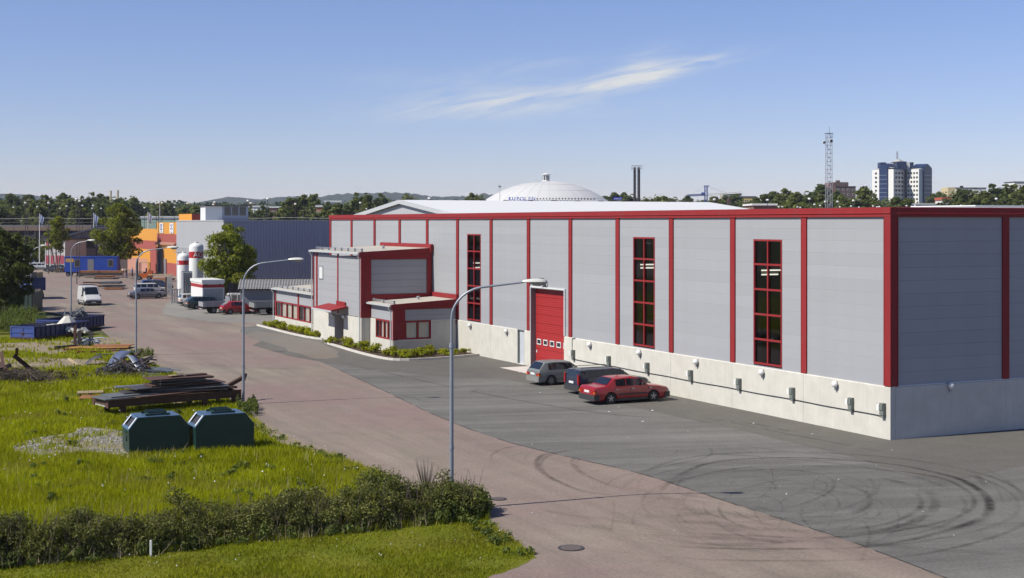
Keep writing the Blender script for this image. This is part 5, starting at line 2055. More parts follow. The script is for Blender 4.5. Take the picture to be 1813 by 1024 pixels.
# vehicles in the middle distance
P_silver = car_paint('car_paint_silver', (.20, .21, .24), .35, .3)
P_white = car_paint('car_paint_white', (.62, .62, .60), .35, 0, .4)
P_green = car_paint('car_paint_green', (.022, .05, .045), .35)
P_blue = car_paint('car_paint_blue', (.02, .05, .19), .35)
P_black = car_paint('car_paint_black', (.02, .022, .03), .35)
SP = [(3, 4, .06, -.15), (4, 5, .22, .0), (5, 6, .06, -.22)]
EP = [(1, 2, .06, .04), (2, 3, .03, .05), (3, 4, .06, .04), (4, 5, .03, -.22)]
HP = [(2, 3, .18, -.2), (4, 5, -.4, -.10)]


def cg(px, py, name, label, st, pa, wh_, wr, w, style, panes, rz=BA, **k):
    Xg, Yg = G(px, py)
    return car(name, label, 'car', Xg, Yg, rz, st, pa, wh_, wr, w, style, panes=panes, **k)


cg(260, 529, 'parked_car', 'silver grey saloon parked nose to the steel fence', st_saloon(4.5), P_silver, (-1.33, 1.33), .33, .875, 'hub', SP, side_lines=((-.10, .3, .88),))
cg(268, 521, 'parked_car', 'white estate car parked behind the silver saloon', st_estate(4.5, 1.5), P_white, (-1.3, 1.3), .31, .86, 'hub', EP)
cg(277, 513, 'parked_car', 'dark blue hatchback half hidden behind the white estate', st_estate(4.4), P_blue, (-1.3, 1.3), .31, .86, 'hub', EP)
cg(350, 541, 'parked_car', 'white estate car parked left of the green one by the white shed', st_estate(4.3, 1.42, .93, .2), P_white, (-1.25, 1.25), .30, .84, 'hub', EP)
cg(366, 547, 'parked_car', 'dark green estate car with raked tailgate behind the flatbed pickup', st_estate(4.6, 1.42, .93, .55), P_green, (-1.3, 1.3), .31, .87, 'hub', EP)
cg(424, 556, 'parked_car', 'small red hatchback parked between the pickup and the grey trailer', st_hatch(3.95, 1.38, .9, .75), car_paint('car_paint_bright_red', (.42, .018, .02)), (-1.18, 1.22), .29, .82, 'hub', HP, side_lines=((-.15, .3, .86),))
cg(74, 478, 'parked_car', 'white estate car parked in front of the red-framed house', st_estate(4.6), P_white, (-1.3, 1.3), .31, .87, 'hub', EP, rz=R(8))
cg(55, 473, 'parked_car', 'tall white people carrier parked behind the white estate', st_estate(4.6, 1.75, 1.0, .3), P_white, (-1.3, 1.3), .32, .90, 'hub', EP, rz=R(10))
cg(99, 482, 'parked_car', 'black saloon car parked beside the blue site cabin', st_saloon(4.5), P_black, (-1.33, 1.33), .33, .875, 'hub', SP, rz=R(165))
cg(58, 466, 'parked_car', 'blue car parked farthest back under the trees', st_saloon(4.4), P_blue, (-1.3, 1.3), .31, .86, 'hub', SP, rz=R(20))
cg(40, 466, 'parked_car', 'dark blue car in the far row at the left, half hidden by the bush', st_saloon(4.4), P_navy, (-1.3, 1.3), .31, .86, 'hub', SP, rz=R(10))

# white delivery van coming down the road
Xv, Yv = G(158, 540)
vst = [(-2.3, 1.0, 1.02, 'd', .98), (-2.25, 1.05, 2.20, 'c'), (-1.2, 1.05, 2.25, 'c'), (.2, 1.05, 2.25, 'c'), (.75, 1.05, 2.18, 'c'), (1.45, 1.12, 1.22, 'd'), (2.05, .95, .98, 'd', .98), (2.3, .70, .72, 'd', .94)]
van = car('delivery_van', 'white delivery van with roof bars driving towards the viewer', 'van', Xv, Yv, BA - R(90) + R(3), vst, P_white, (-1.45, 1.45), .32, .95, 'hub', panes=[(4, 5, .0, -.35)] if False else [(3, 4, .05, -.35)], side_lines=((.0, .3, 1.0),), roof_in=.12, hatch_glass=False, zb=.24)
for k in (-1.5, -.4, .5):
    MB().tube([(k, -.85, 2.22), (k, -.83, 2.36), (k, .83, 2.36), (k, .85, 2.22)], .02, 6).build('roof_bar', M['dark'], van)
MB().box(-1.2, -.55, .955, .962, .95, 1.12).build('side_marking', paint('blue_marking', (.03, .06, .3), .5), van)


# flatbed vehicles
def flatbed(px, py, label, cab, Lb, h0, mat):
    X_, Y_ = G(px, py)
    t = thing('flatbed_pickup' if cab else 'flatbed_trailer', label, 'pickup' if cab else 'trailer', (X_, Y_, 0), BA)
    zd = h0
    MB().box(0, Lb, -1.0, 1.0, zd, zd + .10).build('deck', M['wood_grey'], t)
    for (x0, x1, y0, y1) in ((0, Lb, -1.03, -.98), (0, Lb, .98, 1.03), (-.04, .0, -1.0, 1.0)):
        MB().box(x0, x1, y0, y1, zd + .02, zd + .52).build('dropside', mat, t)
    for k in range(4):
        MB().box(Lb * k / 3.2 + .1, Lb * k / 3.2 + .17, -1.055, -1.031, zd - .05, zd + .54).build('stake', M['galv'], t)
    MB().box(.1, Lb + (1.6 if cab else .6), -.35, -.25, zd - .22, zd - .01).box(.1, Lb + (1.6 if cab else .6), .25, .35, zd - .22, zd - .01).build('chassis', M['black'], t)
    wr = .34
    xs = [Lb * .40] + ([Lb + 1.55] if cab else [Lb * .40 + .78])
    for xx in xs:
        for sd in (1, -1):
            wheel(t, xx, sd * .80, wr, 'hub', sd, .22)
            MB().box(xx - .42, xx + .42, min(sd * .65, sd * .98), max(sd * .65, sd * .98), zd - .14, zd - .11).build('mudguard', M['black'], t)
    MB().box(-.06, .02, -.95, .95, .42, .55).build('rear_bar', M['galv'], t)
    for sd in (1, -1):
        MB().box(-.09, -.06, min(sd * .9, sd * .6), max(sd * .9, sd * .6), .43, .54).build('tail_light', M['lamp_red'], t)
    if cab:
        x0 = Lb + .12
        mb = MB()
        prof = [(x0, .45), (x0, 2.0), (x0 + .15, 2.08), (x0 + 1.45, 2.06), (x0 + 2.0, 1.35), (x0 + 2.45, 1.18), (x0 + 2.52, .45), (x0 + 1.95, .45), (x0 + 1.8, .75), (x0 + 1.1, .75), (x0 + .95, .45)]
        mb.prism(prof, -.86, .86, 'y')
        mb.build('cab', P_white, t)
        for sd in (1, -1):
            y_ = sd * .866
            w_ = MB()
            w_.poly([(x0 + .1, y_, 1.25), (x0 + .65, y_, 1.25), (x0 + .65, y_, 1.92), (x0 + .12, y_, 1.92)])
            w_.build('side_window', M['car_glass'], t)
            w_ = MB()
            w_.poly([(x0 + .75, y_, 1.25), (x0 + 1.82, y_, 1.25), (x0 + 1.38, y_, 1.92), (x0 + .75, y_, 1.92)])
            w_.build('side_window', M['car_glass'], t)
        w_ = MB()
        w_.poly([(x0 - .006, -.7, 1.3), (x0 - .006, .7, 1.3), (x0 - .006, .7, 1.9), (x0 - .006, -.7, 1.9)])
        w_.build('rear_window', M['car_glass'], t)
        w_ = MB()
        w_.poly([(x0 + 1.50, -.72, 2.01), (x0 + 1.98, -.78, 1.40), (x0 + 1.98, .78, 1.40), (x0 + 1.50, .72, 2.01)])
        for v in range(4):
            pass
        w_.build('windscreen', M['car_glass'], t, (.02, 0, .015))
        MB().box(Lb - .05, Lb + .05, -.95, .95, zd + .1, 1.75).build('headboard', M['galv'], t)
        # lamp bar and mast
        MB().tube([(Lb, -.8, 1.75), (Lb, -.8, 2.35)], .05, 8).build('mast', M['dark'], t)
    else:
        MB().box(Lb, Lb + .04, -1.0, 1.0, zd + .02, zd + .52).build('headboard', mat, t)
        MB().beam((Lb, -.5, .5), (Lb + 1.3, 0, .5), .08, .1).beam((Lb, .5, .5), (Lb + 1.3, 0, .5), .08, .1).build('drawbar', M['galv'], t)
    return t


flatbed(356, 555, 'white-cabbed flatbed pickup with pale dropsides', True, 2.9, .72, paint('pale_grey_side', (.30, .30, .32), .5))
flatbed(446, 558, 'grey flatbed trailer with metal dropsides behind the annex', False, 5.2, .80, paint('dull_aluminium', (.25, .26, .25), .5, .1, 2))
# ------------------------------------------------------------------ blue-grey hall with ribbed sheeting
M['ribbed'] = paint('ribbed_blue_grey_sheet', (.315, .335, .41), .45, .04, .4, objvar=.02)  # bluer, darker copy of the sheeting: shade of the long face painted in
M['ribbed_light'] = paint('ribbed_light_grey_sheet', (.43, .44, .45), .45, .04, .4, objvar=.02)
M['plinth_dark'] = paint('dark_plinth', (.05, .055, .065), .7, .1, 1)


def corrugated(L_, z0, z1, pitch, depth=.05):
    """outline in plan of a trapezoid sheet, pushed up"""
    pts = []
    n = max(1, round(L_ / pitch))
    p = L_ / n
    for k in range(n):
        x = k * p
        pts += [(x, 0), (x + p * .55, 0), (x + p * .65, depth), (x + p * .90, depth)]
    pts += [(L_, 0), (L_, .12), (0, .12)]
    return MB().prism(pts, z0, z1, 'z')


hx, hy = A(396, 178)
hall = thing('sheet_metal_hall', 'long hall in ribbed sheeting, blue-grey on its shaded side and pale at its sunlit end', 'hall', (hx, hy, 0), BA)
HH = 9.95
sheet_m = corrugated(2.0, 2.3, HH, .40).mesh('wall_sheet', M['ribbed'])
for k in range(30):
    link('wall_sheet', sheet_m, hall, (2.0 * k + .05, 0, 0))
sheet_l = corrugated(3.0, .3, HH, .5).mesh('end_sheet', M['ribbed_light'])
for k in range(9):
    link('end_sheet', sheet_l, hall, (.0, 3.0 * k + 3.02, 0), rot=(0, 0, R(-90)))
MB().box(.08, 60, .07, .3, 0, 2.29).box(.08, .3, .3, 27.1, 0, .3).build('plinth', M['plinth_dark'], hall)
MB().box(.13, 60, .13, 27.0, .4, HH - .02).build('core', M['inside'], hall)
MB().box(-.06, 60, -.06, 27.1, HH, HH + .10).build('roof_edge', M['grey_trim'], hall)
pb = MB().box(.0, 2.4, 0, 3, 0, 2.0).build('stair_tower', M['white_metal'], None)
pb.parent = hall
pb.location = (3.0, 22, HH + .1)
pb2 = MB().box(2.41, 6.2, 0, 3, 0, 2.0).build('plant_room', M['ribbed'], hall, (3.0, 22, HH + .1))
for k in range(3):
    MB().box(2.75 + k * 1.1, 3.65 + k * 1.1, -.03, -.001, .7, 1.9).build('pane', M['pane_dark'], pb2)
MB().box(-.2, 6.7, -.4, 3.2, 2.01, 2.12).build('plant_room_roof', M['dark_steel'], hall, (3.0, 22, HH + .1))
MB().box(-1.2, 0, -.02, .0, 4.95, 5.25).build('x', M['galv'], hall) if False else None
ct = MB()
for zz in (5.5, 5.9):
    ct.tube([(-.5, 26.5, zz), (-.5, 14, zz)], .035, 5)
for k in range(9):
    ct.tube([(-.5, 26.5 - k * 1.5, 5.3), (-.5, 26.5 - k * 1.5, 6.1), (.0, 26.5 - k * 1.5, 6.1)], .03, 4)
ct.build('cable_tray', M['galv'], hall)


# ------------------------------------------------------------------ lettering helper
def text_mesh(body, size, depth=.01, align='CENTER'):
    cu = bpy.data.curves.new('text', 'FONT')
    cu.body = body
    cu.size = size
    cu.align_x = align
    cu.align_y = 'CENTER'
    cu.extrude = depth
    cu.resolution_u = 3
    o = bpy.data.objects.new('text_tmp', cu)
    COL.objects.link(o)
    dg = bpy.context.evaluated_depsgraph_get()
    me = bpy.data.meshes.new_from_object(o.evaluated_get(dg))
    bpy.data.objects.remove(o)
    bpy.data.curves.remove(cu)
    return me


# ------------------------------------------------------------------ gas tanks
def gas_tank(px, Y, r, H, zb0, zb1, label, turn):
    X, Y = A(px, Y)
    t = thing('gas_tank', label, 'gas tank', (X, Y, 0), 0, 'white gas tanks by the pale hall end')
    MB().lathe([(r, .5), (r, H - .55)] + [(r * math.cos(R(a)), H - .55 + .52 * math.sin(R(a))) for a in (15, 30, 45, 60, 75)] + [(0, H - .03)], 28).build('shell', M['white'], t, smooth=45)
    MB().lathe([(r + .006, zb0), (r + .006, zb1)], 28).build('red_band', paint('red_band_paint', (.45, .015, .02), .4, .03), t, smooth=45)
    MB().lathe([(r * .3, H - .03), (r * .3, H + .10), (0, H + .12)], 12).build('top_cap', M['white'], t)
    for k in range(3):
        a = R(120 * k + 30)
        MB().tube([(r * .8 * math.cos(a), r * .8 * math.sin(a), 0), (r * .8 * math.cos(a), r * .8 * math.sin(a), .6)], .09, 8).build('leg', M['white'], t)
    hgt = (zb1 - zb0) * 1.02
    for k in range(2):
        me = text_mesh('AGA', hgt * 1.12, .004)
        rr_ = r + .02
        for v in me.vertices:
            a = R(turn + 180 * k) + v.co.x / rr_
            v.co = Vector((math.cos(a) * (rr_ + v.co.z), math.sin(a) * (rr_ + v.co.z), (zb0 + zb1) / 2 + v.co.y))
        me.materials.clear()
        me.materials.append(M['white'])
        link('lettering', me, t)


gas_tank(347.5, 170, .86, 7.30, 5.43, 6.20, 'tall white gas tank with red lettered band, right of the two', -42)
gas_tank(325.5, 176, .80, 5.95, 4.42, 4.98, 'shorter white gas tank with red lettered band, left of the two', -170)
# finned evaporator
X, Y = A(331, 165)
ev = thing('evaporator', 'tall grey finned evaporator between the two white gas tanks', 'evaporator', (X, Y, 0), BA)
for k in range(5):
    MB().box(-.55 + k * .24, -.43 + k * .24, -.5, .5, .4, 3.9).build('fin', M['galv'], ev)
MB().box(-.6, .6, -.55, .55, .2, .39).box(-.62, .62, -.02, .02, 3.91, 4.0).build('frame', M['galv'], ev)
for (a, b) in ((-.55, -.5), (.5, -.5), (-.55, .5), (.5, .5)):
    MB().box(a - .04, a + .04, b - .04, b + .04, 0, .2).build('leg', M['galv'], ev)

# ------------------------------------------------------------------ white shed with red band
X, Y = A(358.5, 158)
sh = thing('white_shed', 'white flat-roofed shed with a red band and grey folding door', 'shed', (X, Y, 0), BA)
MB().box(0, 2.45, .0, 5.6, 0, 2.9).build('wall', M['white'], sh)
MB().box(-.08, 2.53, -.08, 5.7, 2.901, 3.25).build('roof', M['white'], sh)
MB().box(-.012, 2.462, -.012, 5.612, 2.35, 2.72).build('red_band', M['red_door'], sh)
dd = MB().box(.10, 2.35, -.03, -.001, .05, 2.25)
dd.build('folding_door', M['galv'], sh)
for k in range(9):
    MB().box(.12 + k * .25, .14 + k * .25, -.045, -.031, .05, 2.2).build('door_rib', M['galv'], sh)
for (a, b) in ((.3, 2.75), (1.9, 2.75)):
    MB().box(a, a + .2, -.12, -.013, b - .1, b).build('lamp', M['dark'], sh)

# ------------------------------------------------------------------ tiled shed
X, Y = A(425, 149)
ts = thing('tiled_shed', 'low grey shed with corrugated tile roof behind the flatbed trailer', 'shed', (X, Y, 0), BA - R(20))
grey_wall = paint('grey_render', (.20, .215, .24), .8, .06, 1)
MB().box(0, 9.0, 0, 4.0, 0, 2.62).build('wall', grey_wall, ts)
MB().box(-.012, -.0, 0, 4, 0, 2.6).build('gable_wall', M['white'], ts)  # white sheet over the grey wall paints the gable as sunlit
MB().box(3.8, 4.15, -.03, -.001, 1.9, 2.25).build('vent', M['dark'], ts)
tile_m = MB()
for r_ in range(7):
    y0, y1 = -.35 + r_ * .33, -.35 + (r_ + 1) * .33 + .04
    z0, z1 = 2.66 + r_ * .135, 2.66 + (r_ + 1) * .135 - .01
    tile_m.poly([(0, y0, z0 + .0), (.12, y0, z0 + .07), (.12, y1, z1 + .06), (0, y1, z1)])
    tile_m.poly([(.12, y0, z0 + .07), (.23, y0, z0 + .02), (.23, y1, z1 + .02), (.12, y1, z1 + .06)])
    tile_m.poly([(0, y0, z0 + .0), (.12, y0, z0 + .07), (.12, y0, z0 - .03), (0, y0, z0 - .03)])
    tile_m.poly([(.23, y0, z0 + .02), (.30, y0, z0 + .0), (.30, y1, z1), (.23, y1, z1 + .02)])
tile_me = tile_m.mesh('roof_tile_row', paint('grey_roof_tile', (.24, .235, .23), .7, .2, 4), fix=False)
for k in range(31):
    link('roof_tile_row', tile_me, ts, (-.2 + k * .30, 0, 0))
MB().box(-.2, 9.1, 1.9, 2.1, 3.58, 3.68).build('ridge', M['dark_steel'], ts)
MB().prism([(-.3, 2.60), (1.98, 3.55), (4.3, 2.62), (4.3, 2.55), (-.3, 2.55)], -.18, 9.1, 'x').build('roof_deck', M['dark_steel'], ts)

# ------------------------------------------------------------------ galvanised fence and gate
def bar_gate(px, py, rz, w, h, label, n, group=None):
    X_, Y_ = G(px, py)
    t = thing('steel_gate', label, 'gate', (X_, Y_, 0), rz, group)
    MB().box(0, .07, -.03, .03, 0, h + .1).box(w - .07, w, -.03, .03, 0, h + .1).box(.07, w - .07, -.03, .03, .12, .2).box(.07, w - .07, -.03, .03, h - .08, h).build('frame', M['galv'], t)
    for k in range(n):
        x = .07 + (w - .14) * (k + .5) / n
        MB().box(x - .05, x + .05, -.012, .012, .2, h - .08).build('slat', M['galv'], t)
    return t


bar_gate(303, 538, BA - R(8), 1.15, 1.75, 'open galvanised slatted gate leaf standing by the white shed', 5)
bar_gate(313, 527, BA + R(10), 1.0, 2.3, 'tall galvanised fence panel behind the gate leaf', 5, None)
bar_gate(296, 524, BA + R(60), 2.0, 2.5, 'tall galvanised fence panel beside the brown post', 8, None)
X, Y = G(294, 526)
tag(MB().box(-.09, .09, -.09, .09, 0, 2.6).build('gate_post', M['rust'], None, (X, Y, 0)), 'dark brown gate post beside the silver saloon', 'post')
X, Y = G(325, 533)
tag(MB().box(-.09, .09, -.09, .09, 0, 2.7).box(-.25, .25, -.25, .25, 0, .25).build('gate_post', M['rust'], None, (X, Y, 0)), 'brown gate post with concrete foot beside the open gate leaf', 'post')
X, Y = G(341, 527)

# ------------------------------------------------------------------ orange building
X, Y = A(313.5, 252)
ob = thing('orange_building', 'orange workshop building with dull red bands and a dark tall doorway', 'workshop', (X, Y, 0), BA)
MB().box(0, 30, 0, 17.3, 0, 9.75).build('tall_wall', M['orange'], ob)
MB().box(.0, 30, 17.31, 52, 0, 8.4).build('low_wall', M['orange'], ob)
MB().box(-.03, -.001, .3, 17.2, 6.1, 7.6).build('red_band', M['brick_red'], ob)
for k in range(14):
    MB().prism([(-.001, 5.6), (-.55, 5.55), (-.5, 5.8), (-.001, 6.09)], .5 + k * 1.18, 1.45 + k * 1.18, 'y').build('canopy_tile', paint('pinkish_tile', (.40, .2, .14), .7, .1), ob) if k == 0 else link('canopy_tile', [c for c in ob.children if c.name.startswith('canopy_tile')][0].data, ob, (0, k * 1.18, 0))
MB().box(-.03, -.001, 0, 11.7, 0, 2.3).build('red_band', M['brick_red'], ob)
MB().box(-.04, -.001, 12.0, 17.0, 0.1, 5.0).build('doorway', M['dark'], ob)
MB().box(-.08, -.045, 14.5, 15.2, .2, 3.0).build('blue_panel', M['cabin_blue'], ob)
MB().box(-.03, -.001, 17.5, 52, 4.5, 6.2).build('red_band', M['brick_red'], ob)
MB().box(-.03, -.001, 17.5, 23.5, 0, 4.49).build('red_band', M['brick_red'], ob)
MB().box(-.03, -.001, 26, 52, 0, 2.5).build('red_band', paint('pinkish_wall', (.50, .25, .19), .7), ob)
MB().box(-.25, -.001, 8.4, 10.0, .0, 3.0).build('duct', M['galv'], ob)
MB().box(3, 9, 1.5, 12, 9.751, 11.3).build('roof_box', M['orange'], ob)
MB().box(3.0, 9, 1.47, 1.499, 9.751, 11.3).build('roof_box_side', M['brick_red'], ob)
MB().box(-.05, 30, -.05, 17.35, 9.751, 9.85).build('roof_edge', M['orange'], ob) if False else None
M['blue_ink'] = paint('blue_ink', (.015, .02, .25), .5)
for (yy_, kind) in ((11.3, 'G'), (2.6, 'X')):
    MB().box(-.10, -.03, yy_, yy_ + 3.2, 7.75, 9.6).build('sign_board', M['white'], ob)
    if kind == 'G':
        s = MB().box(-.12, -.101, yy_ + .9, yy_ + 1.25, 8.3, 9.4).box(-.12, -.101, yy_ + 2.0, yy_ + 2.35, 8.3, 9.4).box(-.12, -.101, yy_ + 1.25, yy_ + 2.0, 9.2, 9.4).box(-.12, -.101, yy_ + 1.25, yy_ + 2.0, 8.3, 8.5)
    else:
        s = MB()
        for (a, b) in ((.8, 8.4), (.8, 9.1), (1.9, 8.4), (1.9, 9.1), (1.35, 8.75)):
            s.box(-.12, -.101, yy_ + a, yy_ + a + .5, b, b + .3)
    s.box(-.12, -.101, yy_ + 1.1, yy_ + 2.1, 7.9, 8.05)
    s.build('sign_symbol', M['blue_ink'], ob)

# ------------------------------------------------------------------ forklift, people, stacks
X, Y = G(252, 496)
fk = thing('forklift', 'orange forklift truck with overhead guard in front of the orange building', 'forklift', (X, Y, 0), R(185))
ork = paint('forklift_orange', (.60, .13, .02), .4)
MB().box(-1.6, .4, -.75, .75, .35, 1.15).prism([(-1.7, .4), (-1.7, 1.5), (-1.1, 1.75), (-.9, 1.16), (-.9, .4)], -.7, .7, 'y').build('body', ork, fk)
for (a, b) in ((-1.2, .62), (.35, .62), (-1.2, -.62), (.35, -.62)):
    MB().box(a - .05, a + .05, b - .05, b + .05, 1.15, 2.9).build('guard_post', M['dark'], fk)
MB().box(-1.35, .5, -.75, .75, 2.9, 3.0).build('guard_roof', paint('guard_yellow', (.6, .42, .1), .5), fk)
MB().box(.75, .9, -.5, -.35, .1, 3.6).box(.75, .9, .35, .5, .1, 3.6).box(.76, .89, -.35, .35, 3.45, 3.6).box(.76, .89, -.35, .35, 1.5, 1.62).build('mast', M['dark'], fk)
MB().box(.9, 2.0, -.45, -.3, .2, .26).build('fork', M['dark_steel'], fk)
MB().box(.9, 2.0, .3, .45, .2, .26).build('fork', M['dark_steel'], fk)
MB().box(-.7, -.2, -.3, .3, 1.16, 1.4).box(-.75, -.6, -.3, .3, 1.4, 2.0).build('seat', M['dark'], fk)
for (a, wr_) in ((-1.2, .36), (.45, .42)):
    for sd in (1, -1):
        wheel(fk, a, sd * .68, wr_, 'hub', sd, .24)


def person(px, py, top, legs, label, rz, arm=0.2, hgt=1.78):
    X_, Y_ = G(px, py)
    t = thing('person', label, 'person', (X_, Y_, 0), rz)
    s = hgt / 1.78
    J = {'pel': (0, 0, .95), 'wst': (0, 0, 1.1), 'chs': (.02, 0, 1.36), 'nck': (.02, 0, 1.50), 'hd0': (.03, 0, 1.58), 'hd1': (.04, 0, 1.70),
         'hl': (0, .10, .90), 'kl': (.06, .11, .50), 'al': (-.02, .12, .09), 'fl': (.12, .13, .04), 'hr': (0, -.10, .90), 'kr': (.02, -.11, .50), 'ar': (-.10, -.12, .09), 'fr': (.05, -.13, .04),
         'sl': (.02, .20, 1.42), 'el': (arm * .4, .26, 1.14), 'wl': (arm, .24, .92), 'sr': (.02, -.20, 1.42), 'er': (arm * .2, -.27, 1.14), 'wr': (arm * 1.2, -.24, .95), 'ml': (arm + .05, .235, .84), 'mr': (arm * 1.2 + .06, -.235, .88)}
    rad = {'pel': .14, 'wst': .12, 'chs': .16, 'nck': .06, 'hd0': .085, 'hd1': .095, 'hl': .10, 'kl': .065, 'al': .045, 'fl': .04, 'hr': .10, 'kr': .065, 'ar': .045, 'fr': .04, 'sl': .07, 'el': .045, 'wl': .032, 'sr': .07, 'er': .045, 'wr': .032, 'ml': .035, 'mr': .035}
    E_ = [('pel', 'wst'), ('wst', 'chs'), ('chs', 'nck'), ('nck', 'hd0'), ('hd0', 'hd1'), ('pel', 'hl'), ('hl', 'kl'), ('kl', 'al'), ('al', 'fl'), ('pel', 'hr'), ('hr', 'kr'), ('kr', 'ar'), ('ar', 'fr'), ('chs', 'sl'), ('sl', 'el'), ('el', 'wl'), ('wl', 'ml'), ('chs', 'sr'), ('sr', 'er'), ('er', 'wr'), ('wr', 'mr')]
    ks = list(J)
    me = bpy.data.meshes.new('sk')
    me.from_pydata([tuple(c * s for c in J[k]) for k in ks], [(ks.index(a), ks.index(b)) for a, b in E_], [])
    o = bpy.data.objects.new('sk', me)
    COL.objects.link(o)
    md = o.modifiers.new('skin', 'SKIN')
    sk = me.skin_vertices[0].data if me.skin_vertices else None
    if sk is None:
        bm = bmesh.new()
        bm.from_mesh(me)
        bm.verts.layers.skin.verify()
        bm.to_mesh(me)
        bm.free()
        sk = me.skin_vertices[0].data
    for i, k in enumerate(ks):
        sk[i].radius = (rad[k] * s, rad[k] * s)
        sk[i].use_root = (k == 'pel')
    sb = o.modifiers.new('sub', 'SUBSURF')
    sb.levels = 1
    dg = bpy.context.evaluated_depsgraph_get()
    res = bpy.data.meshes.new_from_object(o.evaluated_get(dg))
    bpy.data.objects.remove(o)
    skin = paint('skin', (.45, .27, .19), .6)
    res.materials.clear()
    for m_ in (skin, top, legs, M['black']):
        res.materials.append(m_)
    for p in res.polygons:
        c = p.center / s
        p.material_index = 0 if c.z > 1.50 or (abs(c.y) > .2 and c.z < .93 and c.z > .8) else (1 if c.z > .98 or abs(c.y) > .19 and c.z > .8 else (3 if c.z < .09 else 2))
    res.shade_smooth()
    link('body', res, t)
    MB().lathe([(.105, 1.66), (.108, 1.73), (.08, 1.80), (0, 1.82)], 10, (.025, 0, 0)).build('hair', M['twig'], t)
    return t


person(217.5, 491, M['white'], M['white'], 'person in white overalls standing by the long steel stack', R(200))
person(224, 493, M['dark'], paint('blue_trousers', (.04, .06, .2), .7), 'person in dark jacket and blue trousers beside the one in white', R(160), .3)
person(234.5, 492, paint('blue_shirt', (.08, .12, .3), .7), M['dark'], 'person in a blue shirt standing behind the lamp post', R(180), .3)


def lumber(px, py, lx, ly, z, th, rz, mat, label, name='steel_bundle', cat='steel bundle', group=None):
    X_, Y_ = G(px, py)
    return plate(X_, Y_, z, lx, ly, th, rz, mat, label, name, cat, group, world_pos=True)


lumber(180, 492, 7.6, 1.5, .9, .35, R(4), M['rust_light'], 'long bundle of steel with orange-brown top in front of the blue cabin')
lumber(181, 491, 7.2, 1.3, .35, .5, R(4), M['dark_steel'], 'dark supports under the long orange-brown bundle', 'steel_stack', 'steel stack')
for k, (px, py, lx, ly, z, mt) in enumerate(((176, 508, 3.6, 2.0, .05, M['rust_light']), (199, 511, 3.4, 2.4, .3, M['dark_steel']), (198, 511, 2.6, 2.2, .85, M['steel_plate']), (189, 507, 3.2, 2.0, 1.1, M['rust']), (186, 506, 2.8, 1.8, 1.35, M['rust_light']), (163, 505, 2.6, 1.0, .3, M['rust']), (196, 509, 3.0, 2.0, .55, M['dark_steel']), (202, 513, 2.6, 1.4, .06, M['rust_light']))):
    lumber(px, py, lx, ly, z, .2, R((-6, 3, 8, -10, 12, 0, -3, 5)[k]), mt, ['orange-brown steel sheets at the left foot of the yard stack', 'dark steel plates at the base of the yard stack', 'grey steel plates on top of the yard stack, right', 'rusty plates in the middle of the yard stack', 'orange-brown plates topmost on the yard stack', 'rusty strips lying left of the yard stack', 'dark steel plates halfway up the yard stack', 'single rusty sheet lying flat before the yard stack'][k], 'steel_plate', 'steel plate')
lumber(285, 497, 4.2, 1.6, .9, .15, R(10), M['wood'], 'pale timber bundle on trestles between forklift and fence', 'timber_bundle', 'timber')
lumber(290, 499, 3.2, 1.4, .3, .3, R(-8), M['rust_light'], 'orange-brown steel lying below the timber bundle', 'steel_plate', 'steel plate')
lumber(272, 500, 2.0, 1.2, .1, .25, R(20), M['wood'], 'yellowish boards on the ground right of the forklift', 'board_stack', 'boards')

# ------------------------------------------------------------------ blue site cabin on wheels
X, Y = A(114, 252)
cb_ = thing('site_cabin', 'long blue site cabin on wheels with a yellow sign and grey door', 'cabin', (X, Y, 0), R(4))
MB().box(0, 9.3, 0, 2.5, .8, 3.45).build('wall', M['cabin_blue'], cb_)
MB().box(-.05, 9.35, -.05, 2.55, 3.451, 3.6).build('roof', M['cabin_blue'], cb_)
MB().box(-.03, -.001, .2, 2.3, .9, 3.4).build('end_panel', paint('pale_blue_end', (.10, .22, .62), .5), cb_)  # cabin blue lightened to paint sunlight onto this end
MB().box(.25, 1.6, -.03, -.001, 2.6, 3.2).build('yellow_sign', paint('yellow_sign', (.75, .45, .02), .5), cb_)
MB().box(.35, 1.5, -.04, -.031, 2.95, 3.0).box(.35, 1.2, -.04, -.031, 2.75, 2.82).build('sign_lines', M['cabin_blue'], cb_)
for a in (1.75, 7.7):
    f_ = MB().box(a, a + .95, -.03, -.001, 1.75, 3.05).build('window', M['wood_grey'], cb_)
    MB().box(a + .1, a + .85, -.04, -.031, 1.85, 2.95).build('pane', M['pane_dark'], f_)
MB().box(4.1, 5.2, -.03, -.001, .9, 3.1).build('door', paint('grey_door', (.22, .21, .22), .6), cb_)
for a in (.6, 2.6, 6.9):
    for sd in (0, 1):
        wheel(cb_, a, .2 + 2.1 * sd, .38, 'hub', -1 if sd == 0 else 1, .22)
MB().box(.2, 9.1, .3, .4, .6, .79).box(.2, 9.1, 2.1, 2.2, .6, .79).build('chassis', M['black'], cb_)

